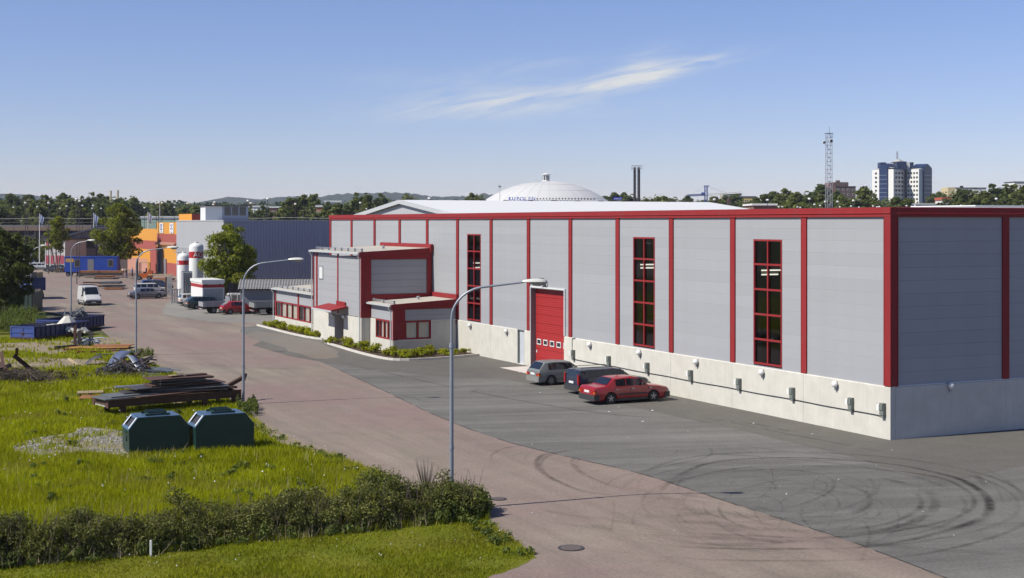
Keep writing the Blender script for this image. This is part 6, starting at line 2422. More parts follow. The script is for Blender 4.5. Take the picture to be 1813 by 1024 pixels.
# ------------------------------------------------------------------ dark green container and the blue skip lorry at the left
X, Y = G(58, 551)
gcn = thing('dark_container', 'dark green open-topped steel container below the bushy tree', 'container', (X, Y, 0), R(172))
gm = paint('dark_green_container', (.03, .05, .045), .5, .2, 1)
MB().box(0, 4.6, -.06, -.0, 0.05, 2.1).box(0, 4.6, -2.3, -2.24, .05, 2.1).box(0, .06, -2.24, -.06, .05, 2.1).box(4.54, 4.6, -2.24, -.06, .05, 2.1).box(.06, 4.54, -2.24, -.06, .05, .12).build('shell', gm, gcn)
for k in range(10):
    MB().box(.1 + k * .48, .2 + k * .48, .0, .05, .1, 2.05).build('rib', gm, gcn)
for k in range(6):
    MB().box(.1, .2, -.3 - .35 * k, -.2 - .35 * k, 1.9, 2.35).build('stake', M['wood_grey'], gcn)
X, Y = G(47, 531)
lr = thing('skip_lorry', 'flat lorry chassis carrying a tall open blue skip', 'lorry', (X, Y, 0), BA)
sk_b = MB()
sk_b.box(0, 2.3, 0, .06, 1.15, 2.75).box(0, .06, .06, 6, 1.15, 2.75).box(2.24, 2.3, .06, 6, 1.15, 2.75).box(.06, 2.24, .06, 6, 1.15, 1.2).box(.06, 2.24, 5.94, 6, 1.2, 2.75)
MB().box(.3, 2.0, .1, 6.4, .75, 1.1).build('chassis', M['black'], lr)
for (a, b) in ((.35, .9), (.35, 2.1), (.35, 5.3), (1.95, .9), (1.95, 2.1), (1.95, 5.3)):
    wv = MB().lathe([(.2, -.15), (.46, -.15), (.48, 0), (.46, .15), (.2, .15)], 16, (a, b, .48), axis='x').build('wheel', M['tyre'], lr)
MB().box(.2, 2.1, -.05, .1, .3, .8).build('rear_frame', M['dark'], lr)
ts_ = thing('tall_skip', 'tall open blue skip with ribbed sunlit side riding on the lorry', 'skip', (X, Y, 1.12), BA)
o = sk_b.build('shell', M['skip_blue'], ts_, (0, 0, -1.12))
for k in range(6):
    MB().box(-.09, -.001, .1 + k * 1.1, .35 + k * 1.1, .1, 1.65).build('rib', M['skip_blue2'], ts_)
MB().box(-.09, -.001, .0, 6, 1.66, 1.80).box(-.09, -.001, 0, 6, .75, .9).build('rim', M['skip_blue2'], ts_)
for (a, b, c, l_) in ((1.0, 1.0, .5, 'left'), (1.9, 1.3, .35, 'right')):
    wx_, wy_ = frame(lr, a, b)
    o = MB().box(-c, c, -.04, .04, 0, 1.55).build('board', M['wood'] if l_ == 'right' else M['wood_grey'], None, (wx_, wy_, 1.9), BA)
    o.rotation_euler = (R(8), R(-6), BA)
    tag(o, 'upright wooden board sticking out of the tall blue skip, ' + l_ + ' of the two', 'board')
X, Y = G(66, 532)
tag(MB().beam((-.5, 0, .55), (.35, 0, .05), .1, .1).beam((.35, 0, .05), (.55, 0, .75), .1, .1).build('timber_wedge', M['wood'], None, (X, Y, 0)), 'v-shaped pale timbers lying beside the dark green container', 'timber')

# ------------------------------------------------------------------ grey house with dark frame, white and red wing
X, Y = A(112, 292)
gh = thing('grey_house', 'grey panelled house with dark framing and a low-pitched roof', 'house', (X, Y, 0), R(8))
gw = paint('mauve_grey_panel', (.17, .155, .155), .7, .05, 1)
MB().prism([(0, 0), (0, 6.6), (6.5, 8.4), (13.5, 8.6), (13.5, 0)], 0, 14, 'y').build('wall', gw, gh)
MB().prism([(-.6, 6.45), (-.6, 6.75), (6.5, 8.75), (14, 8.9), (14, 8.62), (6.5, 8.42)], -.5, 14.5, 'y').build('roof', paint('blue_grey_roof', (.10, .115, .16), .5), gh)
for a in (1.6, 4.0, 6.6, 9.2):
    MB().box(a, a + .22, -.04, -.001, 2.6, 6.6).build('frame_post', M['dark'], gh)
for b in (2.6, 4.3, 6.3):
    MB().box(.2, 10.5, -.045, -.002 - .04, b, b + .2).build('frame_rail', M['dark'], gh)
w_ = MB().box(4.3, 6.4, -.035, -.002, 4.5, 5.9).build('window', M['dark'], gh)
MB().box(4.45, 6.25, -.05, -.036, 4.65, 5.75).build('pane', M['pane_dark'], w_)
X, Y = A(80, 286)
rw = thing('red_framed_house', 'white house wing with red lattice panels behind the thin tree', 'house', (X, Y, 0), R(-14))
MB().box(0, 4.6, 0, 9, 0, 6.2).build('wall', paint('white_render', (.5, .49, .47), .7), rw)
redp = paint('pinkish_red_panel', (.38, .06, .09), .6)
for k in range(4):
    MB().box(.2 + k * 1.1, 1.0 + k * 1.1, -.05, -.001, 1.3, 3.0).build('red_panel', redp, rw)
    MB().box(.25 + k * 1.1, .95 + k * 1.1, -.05, -.001, 4.6, 5.9).build('red_panel', redp, rw) if k % 2 == 0 else None
    MB().box(.25 + k * 1.1, .95 + k * 1.1, -.04, -.001, .1, 1.1).build('pane', M['pane_dark'], rw)
for k in range(5):
    MB().box(.05 + k * 1.1, .16 + k * 1.1, -.10, -.001, 0, 6.1).build('frame_post', M['white'], rw)
MB().box(-.3, 4.9, -.4, 9.2, 6.201, 6.45).build('roof', M['dark_steel'], rw)
# ------------------------------------------------------------------ plants
def quads_mesh(name, P, mat):
    """P: (N,4,3) array of leaf corners"""
    n = len(P)
    me = bpy.data.meshes.new(name)
    me.vertices.add(n * 4)
    me.vertices.foreach_set('co', P.astype(np.float32).ravel())
    me.loops.add(n * 4)
    me.loops.foreach_set('vertex_index', np.arange(n * 4, dtype=np.int32))
    me.polygons.add(n)
    me.polygons.foreach_set('loop_start', np.arange(0, n * 4, 4, dtype=np.int32))
    me.polygons.foreach_set('loop_total', np.full(n, 4, dtype=np.int32))
    me.materials.append(mat)
    me.update(calc_edges=True)
    return me


def tris_mesh(name, P, mat):
    n = len(P)
    me = bpy.data.meshes.new(name)
    me.vertices.add(n * 3)
    me.vertices.foreach_set('co', P.astype(np.float32).ravel())
    me.loops.add(n * 3)
    me.loops.foreach_set('vertex_index', np.arange(n * 3, dtype=np.int32))
    me.polygons.add(n)
    me.polygons.foreach_set('loop_start', np.arange(0, n * 3, 3, dtype=np.int32))
    me.polygons.foreach_set('loop_total', np.full(n, 3, dtype=np.int32))
    me.materials.append(mat)
    me.update(calc_edges=True)
    return me


def leaf_cloud(rng, lobes, n, size, shell=.55, flat=.5, aspect=.55):
    """leaf-sized rhombi spread through ellipsoid lobes; lobes: (cx,cy,cz,rx,ry,rz)"""
    lobes = np.array(lobes, float)
    vol = lobes[:, 3] * lobes[:, 4] * lobes[:, 5]
    wgt = vol ** (2 / 3)
    wgt /= wgt.sum()
    idx = rng.choice(len(lobes), n, p=wgt)
    d = rng.normal(size=(n, 3))
    d /= np.linalg.norm(d, axis=1)[:, None]
    r = shell + (1 - shell) * rng.random(n) ** .5
    r *= rng.normal(1, .06, n)
    c = lobes[idx, :3] + d * r[:, None] * lobes[idx, 3:6]
    nrm = d * .7 + rng.normal(size=(n, 3)) * .6 + np.array([0, 0, flat])
    nrm /= np.linalg.norm(nrm, axis=1)[:, None]
    t = np.cross(nrm, rng.normal(size=(n, 3)))
    t /= np.linalg.norm(t, axis=1)[:, None]
    b = np.cross(nrm, t)
    s = size * rng.uniform(.6, 1.35, n)
    P = np.empty((n, 4, 3))
    P[:, 0] = c + t * s[:, None]
    P[:, 1] = c + b * (s * aspect)[:, None]
    P[:, 2] = c - t * s[:, None]
    P[:, 3] = c - b * (s * aspect)[:, None]
    return P


def crown_lobes(rng, h0, h1, rad, n=26, shape='oval'):
    out = []
    for k in range(n):
        f = rng.random()
        z = h0 + (h1 - h0) * f
        if shape == 'oval':
            rr = rad * math.sqrt(max(.05, 1 - (2 * f - .9) ** 2 * .85))
        elif shape == 'cone':
            rr = rad * (1 - f * .9)
        else:
            rr = rad * (.6 + .4 * math.sin(math.pi * min(1, f + .15)))
        a = rng.random() * 2 * math.pi
        q = rr * rng.uniform(.25, 1.0)
        s = rad * rng.uniform(.13, .30) * (1.1 if f < .6 else .85)
        out.append((q * math.cos(a), q * math.sin(a), z, s, s, s * rng.uniform(.6, .9)))
    out.append((0, 0, (h0 + h1) / 2, rad * .62, rad * .62, (h1 - h0) * .46))
    out.append((0, 0, (h0 + h1) / 2, rad * .35, rad * .35, (h1 - h0) * .42))
    return out


def limb_mesh(rng, H, h0, r0, rad, n=9, multi=1, mat=None):
    mb = MB()
    for q in range(multi):
        a = rng.random() * 6.28
        off = .0 if multi == 1 else .25
        lean = .04 if multi == 1 else .16
        tr_ = [(off * math.cos(a), off * math.sin(a), -.2)]
        for k in range(1, 6):
            f = k / 5
            tr_.append((off * math.cos(a) + lean * H * f * math.cos(a) + rng.normal() * .03 * H * f * .5, off * math.sin(a) + lean * H * f * math.sin(a) + rng.normal() * .03 * H * f * .5, H * .86 * f))
        rs_ = [r0 * (1.25 if k == 0 else 1 - k * .17) for k in range(6)]
        mb.tube(tr_, rs_, 7)
        for k in range(n):
            f = rng.uniform(max(.18, h0 / H * .9), .85)
            i = min(4, int(f * 5))
            p = Vector(tr_[i]).lerp(Vector(tr_[i + 1]), f * 5 - i)
            a2 = rng.random() * 6.28
            ln = rad * rng.uniform(.5, .9) * (1.1 - f * .5)
            e = p + Vector((math.cos(a2) * ln, math.sin(a2) * ln, ln * rng.uniform(.5, 1.0)))
            m_ = p.lerp(e, .5) + Vector((0, 0, -ln * .08))
            mb.tube([p, m_, e], [r0 * .35 * (1 - f * .5), r0 * .22 * (1 - f * .5), r0 * .06], 5)
    return mb.mesh('trunk', mat or M['bark'], 60)


def tree(name, label, x, y, H, rad, h0, seed, n=9000, size=.22, mat='leaf', shape='oval', multi=1, lobes=26, r0=None, group=None, rz=0.0, shell=.5):
    rng = np.random.default_rng(seed)
    t = thing(name, label, 'tree', (x, y, 0), rz, group)
    lb = crown_lobes(rng, h0, H * .93, rad, lobes, shape)
    link('crown', quads_mesh('crown', leaf_cloud(rng, lb, n, size, shell), M[mat]), t)
    link('trunk', limb_mesh(rng, H, h0, r0 or H * .018, rad, 10, multi), t)
    return t


# nearer yard trees
X, Y = A(409, 166)
tree('leafy_tree', 'bushy bright green tree growing between the white shed and the tiled shed', X, Y, 10.2, 3.3, 2.6, 1, 15000, .16, 'leaf', 'oval', 3, 70, .2)
X, Y = A(212, 262)
tree('leafy_tree', 'tall broad leafy tree rising behind the blue site cabin', X, Y, 13.9, 4.4, 3.2, 2, 9500, .24, 'leaf', 'oval', 1, 80, .25)
X, Y = A(102, 272)
tree('leafy_tree', 'thin multi-stemmed tree in new leaf before the red-framed house', X, Y, 11.8, 2.5, 4.2, 3, 4600, .19, 'leaf', 'oval', 4, 28, .12)
X, Y = A(6, 148)
tree('leafy_tree', 'large dark bushy tree filling the left picture edge', X, Y, 9.6, 3.1, .6, 4, 20000, .15, 'leaf_mid', 'oval', 3, 50, .18)
X, Y = A(-45, 156)
tree('leafy_tree', 'bushy tree just outside the left picture edge', X, Y, 9.0, 3.6, .6, 5, 9000, .19, 'leaf_mid', 'oval', 3, 40, .18)

# planter shrubs
rngp = np.random.default_rng(7)
shrub_meshes = []
for k in range(5):
    lb = [(rngp.normal() * .22, rngp.normal() * .22, rngp.uniform(.18, .5), rngp.uniform(.16, .3), rngp.uniform(.16, .3), rngp.uniform(.12, .22)) for _ in range(9)]
    shrub_meshes.append(quads_mesh('foliage', leaf_cloud(rngp, lb, 520, .065, .35, .6, .6), M['shrub']))
stem_me = MB()
for k in range(6):
    a = k * 1.05
    stem_me.tube([(0, 0, 0), (.12 * math.cos(a), .12 * math.sin(a), .25), (.25 * math.cos(a), .25 * math.sin(a), .5)], .012, 4)
stem_me = stem_me.mesh('stems', M['twig'])


def shrub(x, y, s, label, group):
    t = thing('shrub', label, 'shrub', (x, y, .08), float(rngp.uniform(0, 6.28)), group)
    t.scale = (s, s, s * float(rngp.uniform(.8, 1.15)))
    link('foliage', shrub_meshes[int(rngp.integers(0, 5))], t)
    link('stems', stem_me, t)


for k in range(17):
    s_ = 79.6 - k * 1.0 + rngp.uniform(-.3, .3)
    w_ = -6.05 + rngp.uniform(-.25, .25) if s_ < 66 else -5.75 + rngp.uniform(-.35, .35)
    shrub(*W(w_, s_), float(rngp.uniform(.5, 1.25)), 'fresh green shrub in the planter bed along the left office wing', 'shrubs along the left office wing')
for k in range(15):
    s_ = 59.6 - k * 1.1 + rngp.uniform(-.3, .3)
    w_ = (-6.4 if s_ > 53 else -6.1) + rngp.uniform(-.35, .35)
    shrub(*W(w_, s_), float(rngp.uniform(.5, 1.25)), 'fresh green shrub in the planter bed before the right office wing', 'shrubs round the right office wing')
for k in range(20):
    shrub(*W(rngp.uniform(-6.4, -.5), rngp.uniform(44.2, 47.6)), float(rngp.uniform(.45, 1.15)), 'fresh green shrub in the planter bed on the shaded side of the office wing', 'shrubs beside the right office wing')


# grass ---------------------------------------------------------------------------
def inside(poly, x, y):
    n = len(poly)
    c = np.zeros(len(x), bool)
    j = n - 1
    for i in range(n):
        xi, yi = poly[i]
        xj, yj = poly[j]
        m = ((yi > y) != (yj > y)) & (x < (xj - xi) * (y - yi) / (yj - yi + 1e-12) + xi)
        c ^= m
        j = i
    return c


def field_noise(x, y, s, seed=0):
    out = np.empty(len(x))
    for i in range(len(x)):
        out[i] = mnoise.noise(Vector((x[i] * s, y[i] * s, seed * 7.3)))
    return out


def value_noise(x, y, s, seed):
    rng = np.random.default_rng(seed)
    g = rng.random((256, 256))
    u, v = x * s + 1000, y * s + 1000
    iu, iv = np.floor(u).astype(int), np.floor(v).astype(int)
    fu, fv = u - iu, v - iv
    fu, fv = fu * fu * (3 - 2 * fu), fv * fv * (3 - 2 * fv)
    a, b = g[iu % 256, iv % 256], g[(iu + 1) % 256, iv % 256]
    c, d = g[iu % 256, (iv + 1) % 256], g[(iu + 1) % 256, (iv + 1) % 256]
    return (a * (1 - fu) + b * fu) * (1 - fv) + (c * (1 - fu) + d * fu) * fv


def blades(rng, x, y, h, w, lean=.35):
    n = len(x)
    a = rng.random(n) * 6.283
    P = np.empty((n, 3, 3))
    dx, dy = np.cos(a) * w / 2, np.sin(a) * w / 2
    P[:, 0] = np.stack([x - dx, y - dy, np.zeros(n)], 1)
    P[:, 1] = np.stack([x + dx, y + dy, np.zeros(n)], 1)
    l = rng.normal(0, lean, n) * h
    a2 = rng.random(n) * 6.283
    P[:, 2] = np.stack([x + np.cos(a2) * l, y + np.sin(a2) * l, h], 1)
    return P


HEDGE_FRONT = [G(-60, 1018), G(0, 1008), G(120, 998), G(260, 984), G(400, 966), G(520, 955), G(620, 946), G(720, 934), G(790, 927), G(832, 920)]
LAWN = [G(*p) for p in [(-60, 1018), (0, 1008), (120, 998), (260, 984), (400, 966), (520, 955), (620, 946), (720, 934), (800, 928), (856, 918), (868, 925), (893, 945), (925, 968), (946, 986), (905, 1007), (850, 1029), (830, 1060), (-100, 1100)]]
gx = [p for p in EDGE]
BARE = [spline([G(*p) for p in pp], 4, True) for pp in PATCHES.values()] + [spline([G(*p) for p in GRAVEL_PX], 5, True), EDGE_DIRT]


def make_grass():
    rng = np.random.default_rng(12)
    parts = []
    for (y0, y1, dens, w, hh) in ((41, 50, 420, .026, .21), (50, 60, 300, .034, .22), (60, 75, 170, .046, .22), (75, 95, 80, .065, .22), (95, 118, 34, .10, .22)):
        x0, x1 = -.40 * y1, 2.0
        n = int((x1 - x0) * (y1 - y0) * dens)
        x, y = rng.uniform(x0, x1, n), rng.uniform(y0, y1, n)
        keep = inside(meadow, x, y) & ~inside(LAWN, x, y)
        nz = value_noise(x, y, .55, 3) * .6 + value_noise(x, y, 1.7, 4) * .4
        for bp in BARE:
            ib = inside(bp, x, y)
            keep &= ~(ib & (rng.random(n) > (.10 + .4 * (nz > .62))))
        keep &= rng.random(n) < (.35 + 1.1 * nz)
        x, y, nz = x[keep], y[keep], nz[keep]
        h = hh * (.55 + .8 * nz) * rng.uniform(.5, 1.4, len(x))
        parts.append(blades(rng, x, y, h, w * rng.uniform(.6, 1.3, len(x)), .45))
    P = np.concatenate(parts)
    # pale seed stalks standing above the rest
    n = 1500
    x, y = rng.uniform(-20, -2, n), rng.uniform(44, 62, n)
    k = inside(meadow, x, y) & ~inside(LAWN, x, y) & (value_noise(x, y, .4, 9) > .55)
    x, y = x[k], y[k]
    S = blades(rng, x, y, rng.uniform(.35, .7, len(x)), .012 + 0 * x, .25)
    so = link('seed_stalks', tris_mesh('seed_stalks', S, paint('seed_straw', (.42, .38, .20), .8)))
    so['kind'] = 'stuff'
    P[:, :, 2] += .006
    o = link('meadow_grass', tris_mesh('meadow_grass', P, M['blade']))
    o['kind'] = 'stuff'
    n = 95000
    x, y = rng.uniform(-17, 2, n), rng.uniform(35, 47, n)
    k = inside(LAWN, x, y)
    nz = value_noise(x, y, .9, 8)
    k &= rng.random(n) < .45 + nz
    x, y, nz = x[k], y[k], nz[k]
    P = blades(rng, x, y, .075 * (.5 + nz) * rng.uniform(.6, 1.4, len(x)), .028 * rng.uniform(.7, 1.3, len(x)), .5)
    P[:, :, 2] += .006
    o = link('lawn_grass', tris_mesh('lawn_grass', P, M['blade_short']))
    o['kind'] = 'stuff'
    return len(P)


make_grass()


def weeds(name, spots, seed, mat, label):
    """leafy rank growth: stems with leaves; spots = (x, y, r, h, count)"""
    rng = np.random.default_rng(seed)
    Q = []
    for (x, y, r, h, n) in spots:
        lb = []
        for _ in range(max(3, int(n / 60))):
            a, q = rng.random() * 6.28, r * math.sqrt(rng.random())
            hh = h * rng.uniform(.35, 1)
            lb.append((x + q * math.cos(a), y + q * math.sin(a), hh * .55, .14, .14, hh * .5))
        Q.append(leaf_cloud(rng, lb, n, .065, .2, .2, .4))
    o = link(name, quads_mesh(name, np.concatenate(Q), M[mat]))
    o['kind'] = 'stuff'
    if label:
        tag(o, label, 'weeds')
    return o


sp_ = []
rw_ = random.Random(3)
for k in range(60):
    px, py = rw_.uniform(-30, 62), 0
    X, Y = A(px, rw_.uniform(124, 146))
    sp_.append((X, Y, 1.3, 1.3, 420))
for k in range(12):
    X, Y = G(rw_.uniform(430, 447), rw_.uniform(716, 738))
    sp_.append((X, Y, .5, .6, 220))
for k in range(10):
    X, Y = G(rw_.uniform(236, 262), rw_.uniform(624, 642))
    sp_.append((X, Y, .6, .55, 160))
for k in range(9):
    X, Y = G(rw_.uniform(665, 690), rw_.uniform(858, 868))
    sp_.append((X, Y, .25, .5, 160))
for k in range(60):
    X, Y = G(rw_.uniform(420, 700), 0 + 9000) if False else EDGE[rw_.randrange(20, len(EDGE) - 2)]
    sp_.append((X - rw_.uniform(.2, .8), Y, .3, rw_.uniform(.15, .4), 60))
for k in range(34):
    px, py = rw_.uniform(0, 620), rw_.uniform(650, 890)
    X, Y = G(px, py)
    if inside(meadow, np.array([X]), np.array([Y]))[0]:
        sp_.append((X, Y, rw_.uniform(.15, .6), rw_.uniform(.2, .42), 150))
weeds('weeds', sp_, 5, 'weed', 'rank green weeds along the road edge and on the bank')
sp2 = []
for k in range(46):
    f = rw_.random()
    q_ = HEDGE_FRONT[0][0] + (HEDGE_FRONT[-1][0] - HEDGE_FRONT[0][0]) * f
    yy_ = float(np.interp(q_, [p[0] for p in HEDGE_FRONT], [p[1] for p in HEDGE_FRONT]))
    sp2.append((q_, yy_ + rw_.uniform(.0, .5), rw_.uniform(.15, .4), rw_.uniform(.25, .65), 130))
for k in range(34):
    f = rw_.random()
    X, Y = G(775 + 78 * f, 928 - 12 * f)
    sp2.append((X, Y + rw_.uniform(0, 1.6), .35, rw_.uniform(.5, 1.0), 260))
weeds('tall_weeds', sp2, 6, 'weed', 'tall pale green weeds at the tip of the hedge by the lamp post')


def make_hedge():
    rng = np.random.default_rng(31)
    t = thing('hedge', 'scruffy dark olive hedge running along the back of the mown lawn strip', 'hedge', (HEDGE_FRONT[4][0], HEDGE_FRONT[4][1] + 1.5, 0))
    ox, oy = t.location.x, t.location.y
    front = spline(HEDGE_FRONT, 6)
    lobes, low = [], []
    tot = len(front)
    for i, (x, y) in enumerate(front):
        f = i / tot
        wdt = 2.6 if f < .85 else 2.6 - (f - .85) * 8
        H = 1.12 + .28 * math.sin(i * .7) + .2 * math.sin(i * 2.3)
        if .62 < f < .75:
            H += .25
        for _ in range(11):
            q = rng.uniform(.25, max(.5, wdt))
            z = rng.uniform(.25, H - .22) * (1 if .4 < q < wdt - .4 else .8)
            s = rng.uniform(.20, .40)
            lobes.append((x + rng.uniform(-.4, .4) - ox, y + q - oy, z, s, s, s * .8))
    P = leaf_cloud(rng, lobes, 105000, .042, .35, .35, .5)
    link('foliage', quads_mesh('foliage', P, M['hedge']), t)
    tw = MB()
    for k in range(420):
        i = rng.integers(0, tot)
        x, y = front[i]
        x += rng.uniform(-.4, .4) - ox
        y += rng.uniform(.3, 2.2) - oy
        h = rng.uniform(.7, 1.5)
        a = rng.random() * 6.28
        tw.tube([(x, y, 0), (x + .1 * math.cos(a), y + .1 * math.sin(a), h * .5), (x + .28 * math.cos(a), y + .28 * math.sin(a), h)], [.012, .009, .004], 3, caps=False)
    bx, by = G(752, 905)
    for k in range(90):
        a = rng.random() * 6.28
        l = rng.uniform(.1, .5)
        h = rng.uniform(.8, 1.75)
        tw.tube([(bx - ox, by + .6 - oy, 0), (bx - ox + .4 * l * math.cos(a), by + .6 - oy + .4 * l * math.sin(a), h * .5), (bx - ox + l * math.cos(a), by + .6 - oy + l * math.sin(a), h)], [.012, .008, .003], 3, caps=False)
    tw.build('twigs', M['twig'], t, fix=False)['kind'] = 'stuff'
    # dry grass stalks leaning out at the foot
    ds = []
    n = 900
    idx = rng.integers(0, tot - 6, n)
    fx = np.array([front[i][0] for i in idx]) + rng.uniform(-.4, .4, n)
    fy = np.array([front[i][1] for i in idx]) + rng.uniform(-.05, .5, n)
    P = blades(rng, fx, fy, rng.uniform(.15, .6, n), .02 + 0 * fx, .6)
    P[:, :, 0] -= ox
    P[:, :, 1] -= oy
    link('dry_stalks', tris_mesh('dry_stalks', P, paint('straw', (.36, .30, .17), .8)), t)


make_hedge()
X, Y = G(267, 986)
tag(MB().box(-.03, .03, -.03, .03, 0, .48).build('marker_stake', M['white'], None, (X, Y, 0)), 'short white stake at the foot of the hedge', 'stake')

# brush pile at the far left
rng_b = np.random.default_rng(9)
X, Y = G(40, 674)
bp_ = thing('brush_pile', 'pile of dead brush and scrap at the left edge of the grass', 'brush pile', (X, Y, 0))
tw = MB()
for k in range(520):
    x, y = rng_b.normal() * 1.2, rng_b.normal() * .9
    z = max(.05, .75 * (1 - abs(x) / 3) * rng_b.random())
    a, e = rng_b.random() * 6.28, rng_b.normal() * .35
    l = rng_b.uniform(.3, .9)
    tw.tube([(x, y, z), (x + l * math.cos(a), y + l * math.sin(a), max(.02, z + l * e))], [.02, .008], 3, caps=False)
tw.build('twigs', M['twig'], bp_, fix=False)
lb = [(rng_b.normal() * 1.1, rng_b.normal() * .8, rng_b.uniform(.15, .55), .4, .4, .25) for _ in range(18)]
link('dead_leaves', quads_mesh('dead_leaves', leaf_cloud(rng_b, lb, 3500, .05, .2, .2, .5), foliage_mat('dead_leaves', (.04, .03, .02), (.10, .075, .05), .1)), bp_)
# pebbles on the gravel patch
rng_g = np.random.default_rng(10)
gp = spline([G(*p) for p in GRAVEL_PX], 5, True)
xs = np.array([p[0] for p in gp])
ys = np.array([p[1] for p in gp])
mb = MB()
x, y = rng_g.uniform(xs.min(), xs.max(), 5200), rng_g.uniform(ys.min(), ys.max(), 5200)
k = inside(gp, x, y) & (value_noise(x, y, 1.1, 5) > .42)
x, y = x[k], y[k]
for a, b in zip(x, y):
    s = rng_g.uniform(.02, .06)
    mb.obox((a, b, .02), (s, s * .7, s * .4), Matrix.Rotation(rng_g.random() * 6, 3, 'Z') @ Matrix.Rotation(rng_g.normal() * .3, 3, 'X'))
o = mb.build('pebbles', paint('pale_stones', (.34, .32, .28), .8, .5, 6), fix=False)
o['kind'] = 'stuff'
# pale dandelion clocks and scraps in the grass
mb = MB()
for _ in range(150):
    px, py = rw_.uniform(0, 640), rw_.uniform(640, 880)
    X, Y = G(px, py)
    if not inside(meadow, np.array([X]), np.array([Y]))[0]:
        continue
    s = rw_.uniform(.008, .02)
    mb.obox((X, Y, rw_.uniform(.2, .4)), (s, s, s), Matrix.Rotation(rw_.uniform(0, 3), 3, 'Z') @ Matrix.Rotation(.6, 3, 'X'))
for _ in range(60):
    px, py = rw_.uniform(200, 930), rw_.uniform(925, 1010)
    X, Y = G(px, py)
    if not inside(LAWN, np.array([X]), np.array([Y]))[0]:
        continue
    s = rw_.uniform(.006, .014)
    mb.obox((X, Y, .09), (s, s, s), Matrix.Rotation(rw_.uniform(0, 3), 3, 'Z'))
o = mb.build('dandelion_clocks', M['white'], fix=False)
o['kind'] = 'stuff'
# ------------------------------------------------------------------ white-roofed hall behind the warehouse
gh_ = thing('gabled_hall', 'large hall with a white gabled roof and pale grey gable behind the warehouse', 'hall', (CXW, CYW, 0), BA)
ym, zr_, sl = 89.9, 11.98, .108
y0_, y1_ = 71.0, 108.8
ze = zr_ - (ym - y0_) * sl
MB().prism([(y0_, ze), (ym, zr_), (y1_, ze), (y1_, 0), (79.0, 0), (79.0, 9.9), (y0_, 9.9)], 12.0, 50.8, 'x').build('wall', M['ribbed_light'], gh_)
wr_m = paint('bright_white_roof', (.80, .80, .76), .5, .03, .3)
for (a, b, za, zb_) in ((y0_ - .3, ym, ze - .03, zr_ + .0), (ym, y1_ + .3, zr_, ze - .03)):
    MB().prism([(a, za + .03), (b, zb_ + .03), (b, zb_ + .16), (a, za + .16)], 11.7, 51.0, 'x').build('roof', wr_m, gh_)
MB().prism([(y0_ - .3, ze - .25), (ym, zr_ - .25), (y1_ + .3, ze - .25), (y1_ + .3, ze + .17), (ym, zr_ + .17), (y0_ - .3, ze + .17)], 11.58, 11.69, 'x').build('verge_board', M['grey_trim'], gh_)
for k in range(13):
    MB().box(11.9 + 3 * k, 12.0 + 3 * k + .5, ym - .08, ym + .08, zr_ + .17, zr_ + .24).build('ridge_clip', M['dark_steel'], gh_)

# ------------------------------------------------------------------ the white dome
dx_, dy_ = A(967, 640)
k_ = 640 / FPX
dm = thing('domed_arena', 'white domed arena with a lantern on top and blue letters along its rim', 'arena', (dx_, dy_, 0))
ztop = CH + 73 * k_
Rd = ((107.5 * k_) ** 2 + (33.5 * k_) ** 2) / (2 * 33.5 * k_)
prof = []
for i in range(25):
    z = ztop - (ztop - 3) * (i / 24) ** 1.6
    d = ztop - z
    prof.append((math.sqrt(max(0, 2 * Rd * d - d * d)), z))
prof[0] = (0.0, ztop)
dome_m = paint('white_dome', (.62, .62, .60), .6, .05, .06)
MB().lathe(prof[::-1], 96).build('dome_shell', dome_m, dm, smooth=30)
for ring_z in (.93, .82, .68, .52):
    z = 3 + (ztop - 3) * ring_z
    d = ztop - z
    r = math.sqrt(2 * Rd * d - d * d)
    MB().lathe([(r + .02, z - .08), (r + .06, z - .06), (r + .02, z + .06), (r - .1, z + .08)], 96).build('ring_joint', paint('joint_grey', (.5, .5, .49), .6), dm)
rib_m = None
for kk in range(32):
    a = R(kk * 11.25 + 2)
    mb = MB()
    pts = [(r * math.cos(a), r * math.sin(a), z + .04) for r, z in prof[1::2]]
    mb.tube(pts, .05, 4, caps=False)
    mb.build('rib', paint('joint_grey', (.5, .5, .49), .6) if rib_m is None else rib_m, dm)
    rib_m = dm.children[-1].data.materials[0] if rib_m is None else rib_m
lt = MB().lathe([(1.45, ztop - .15), (1.45, ztop + 2.9)], 16).build('lantern', M['white'], dm)
MB().lathe([(2.0, ztop + 2.9), (2.0, ztop + 3.15), (.6, ztop + 3.6), (0, ztop + 3.7)], 16).lathe([(2.0, ztop - .1), (2.0, ztop + .12)], 16).build('lantern_roof', M['white'], lt)
for kk in range(8):
    a = R(kk * 45 + 12)
    q = Matrix.Rotation(a, 3, 'Z')
    c = q @ Vector((1.47, 0, 0))
    MB().obox((c.x, c.y, ztop + 1.5), (.03, .33, 1.0), q).build('lantern_window', M['pane_dark'], lt)
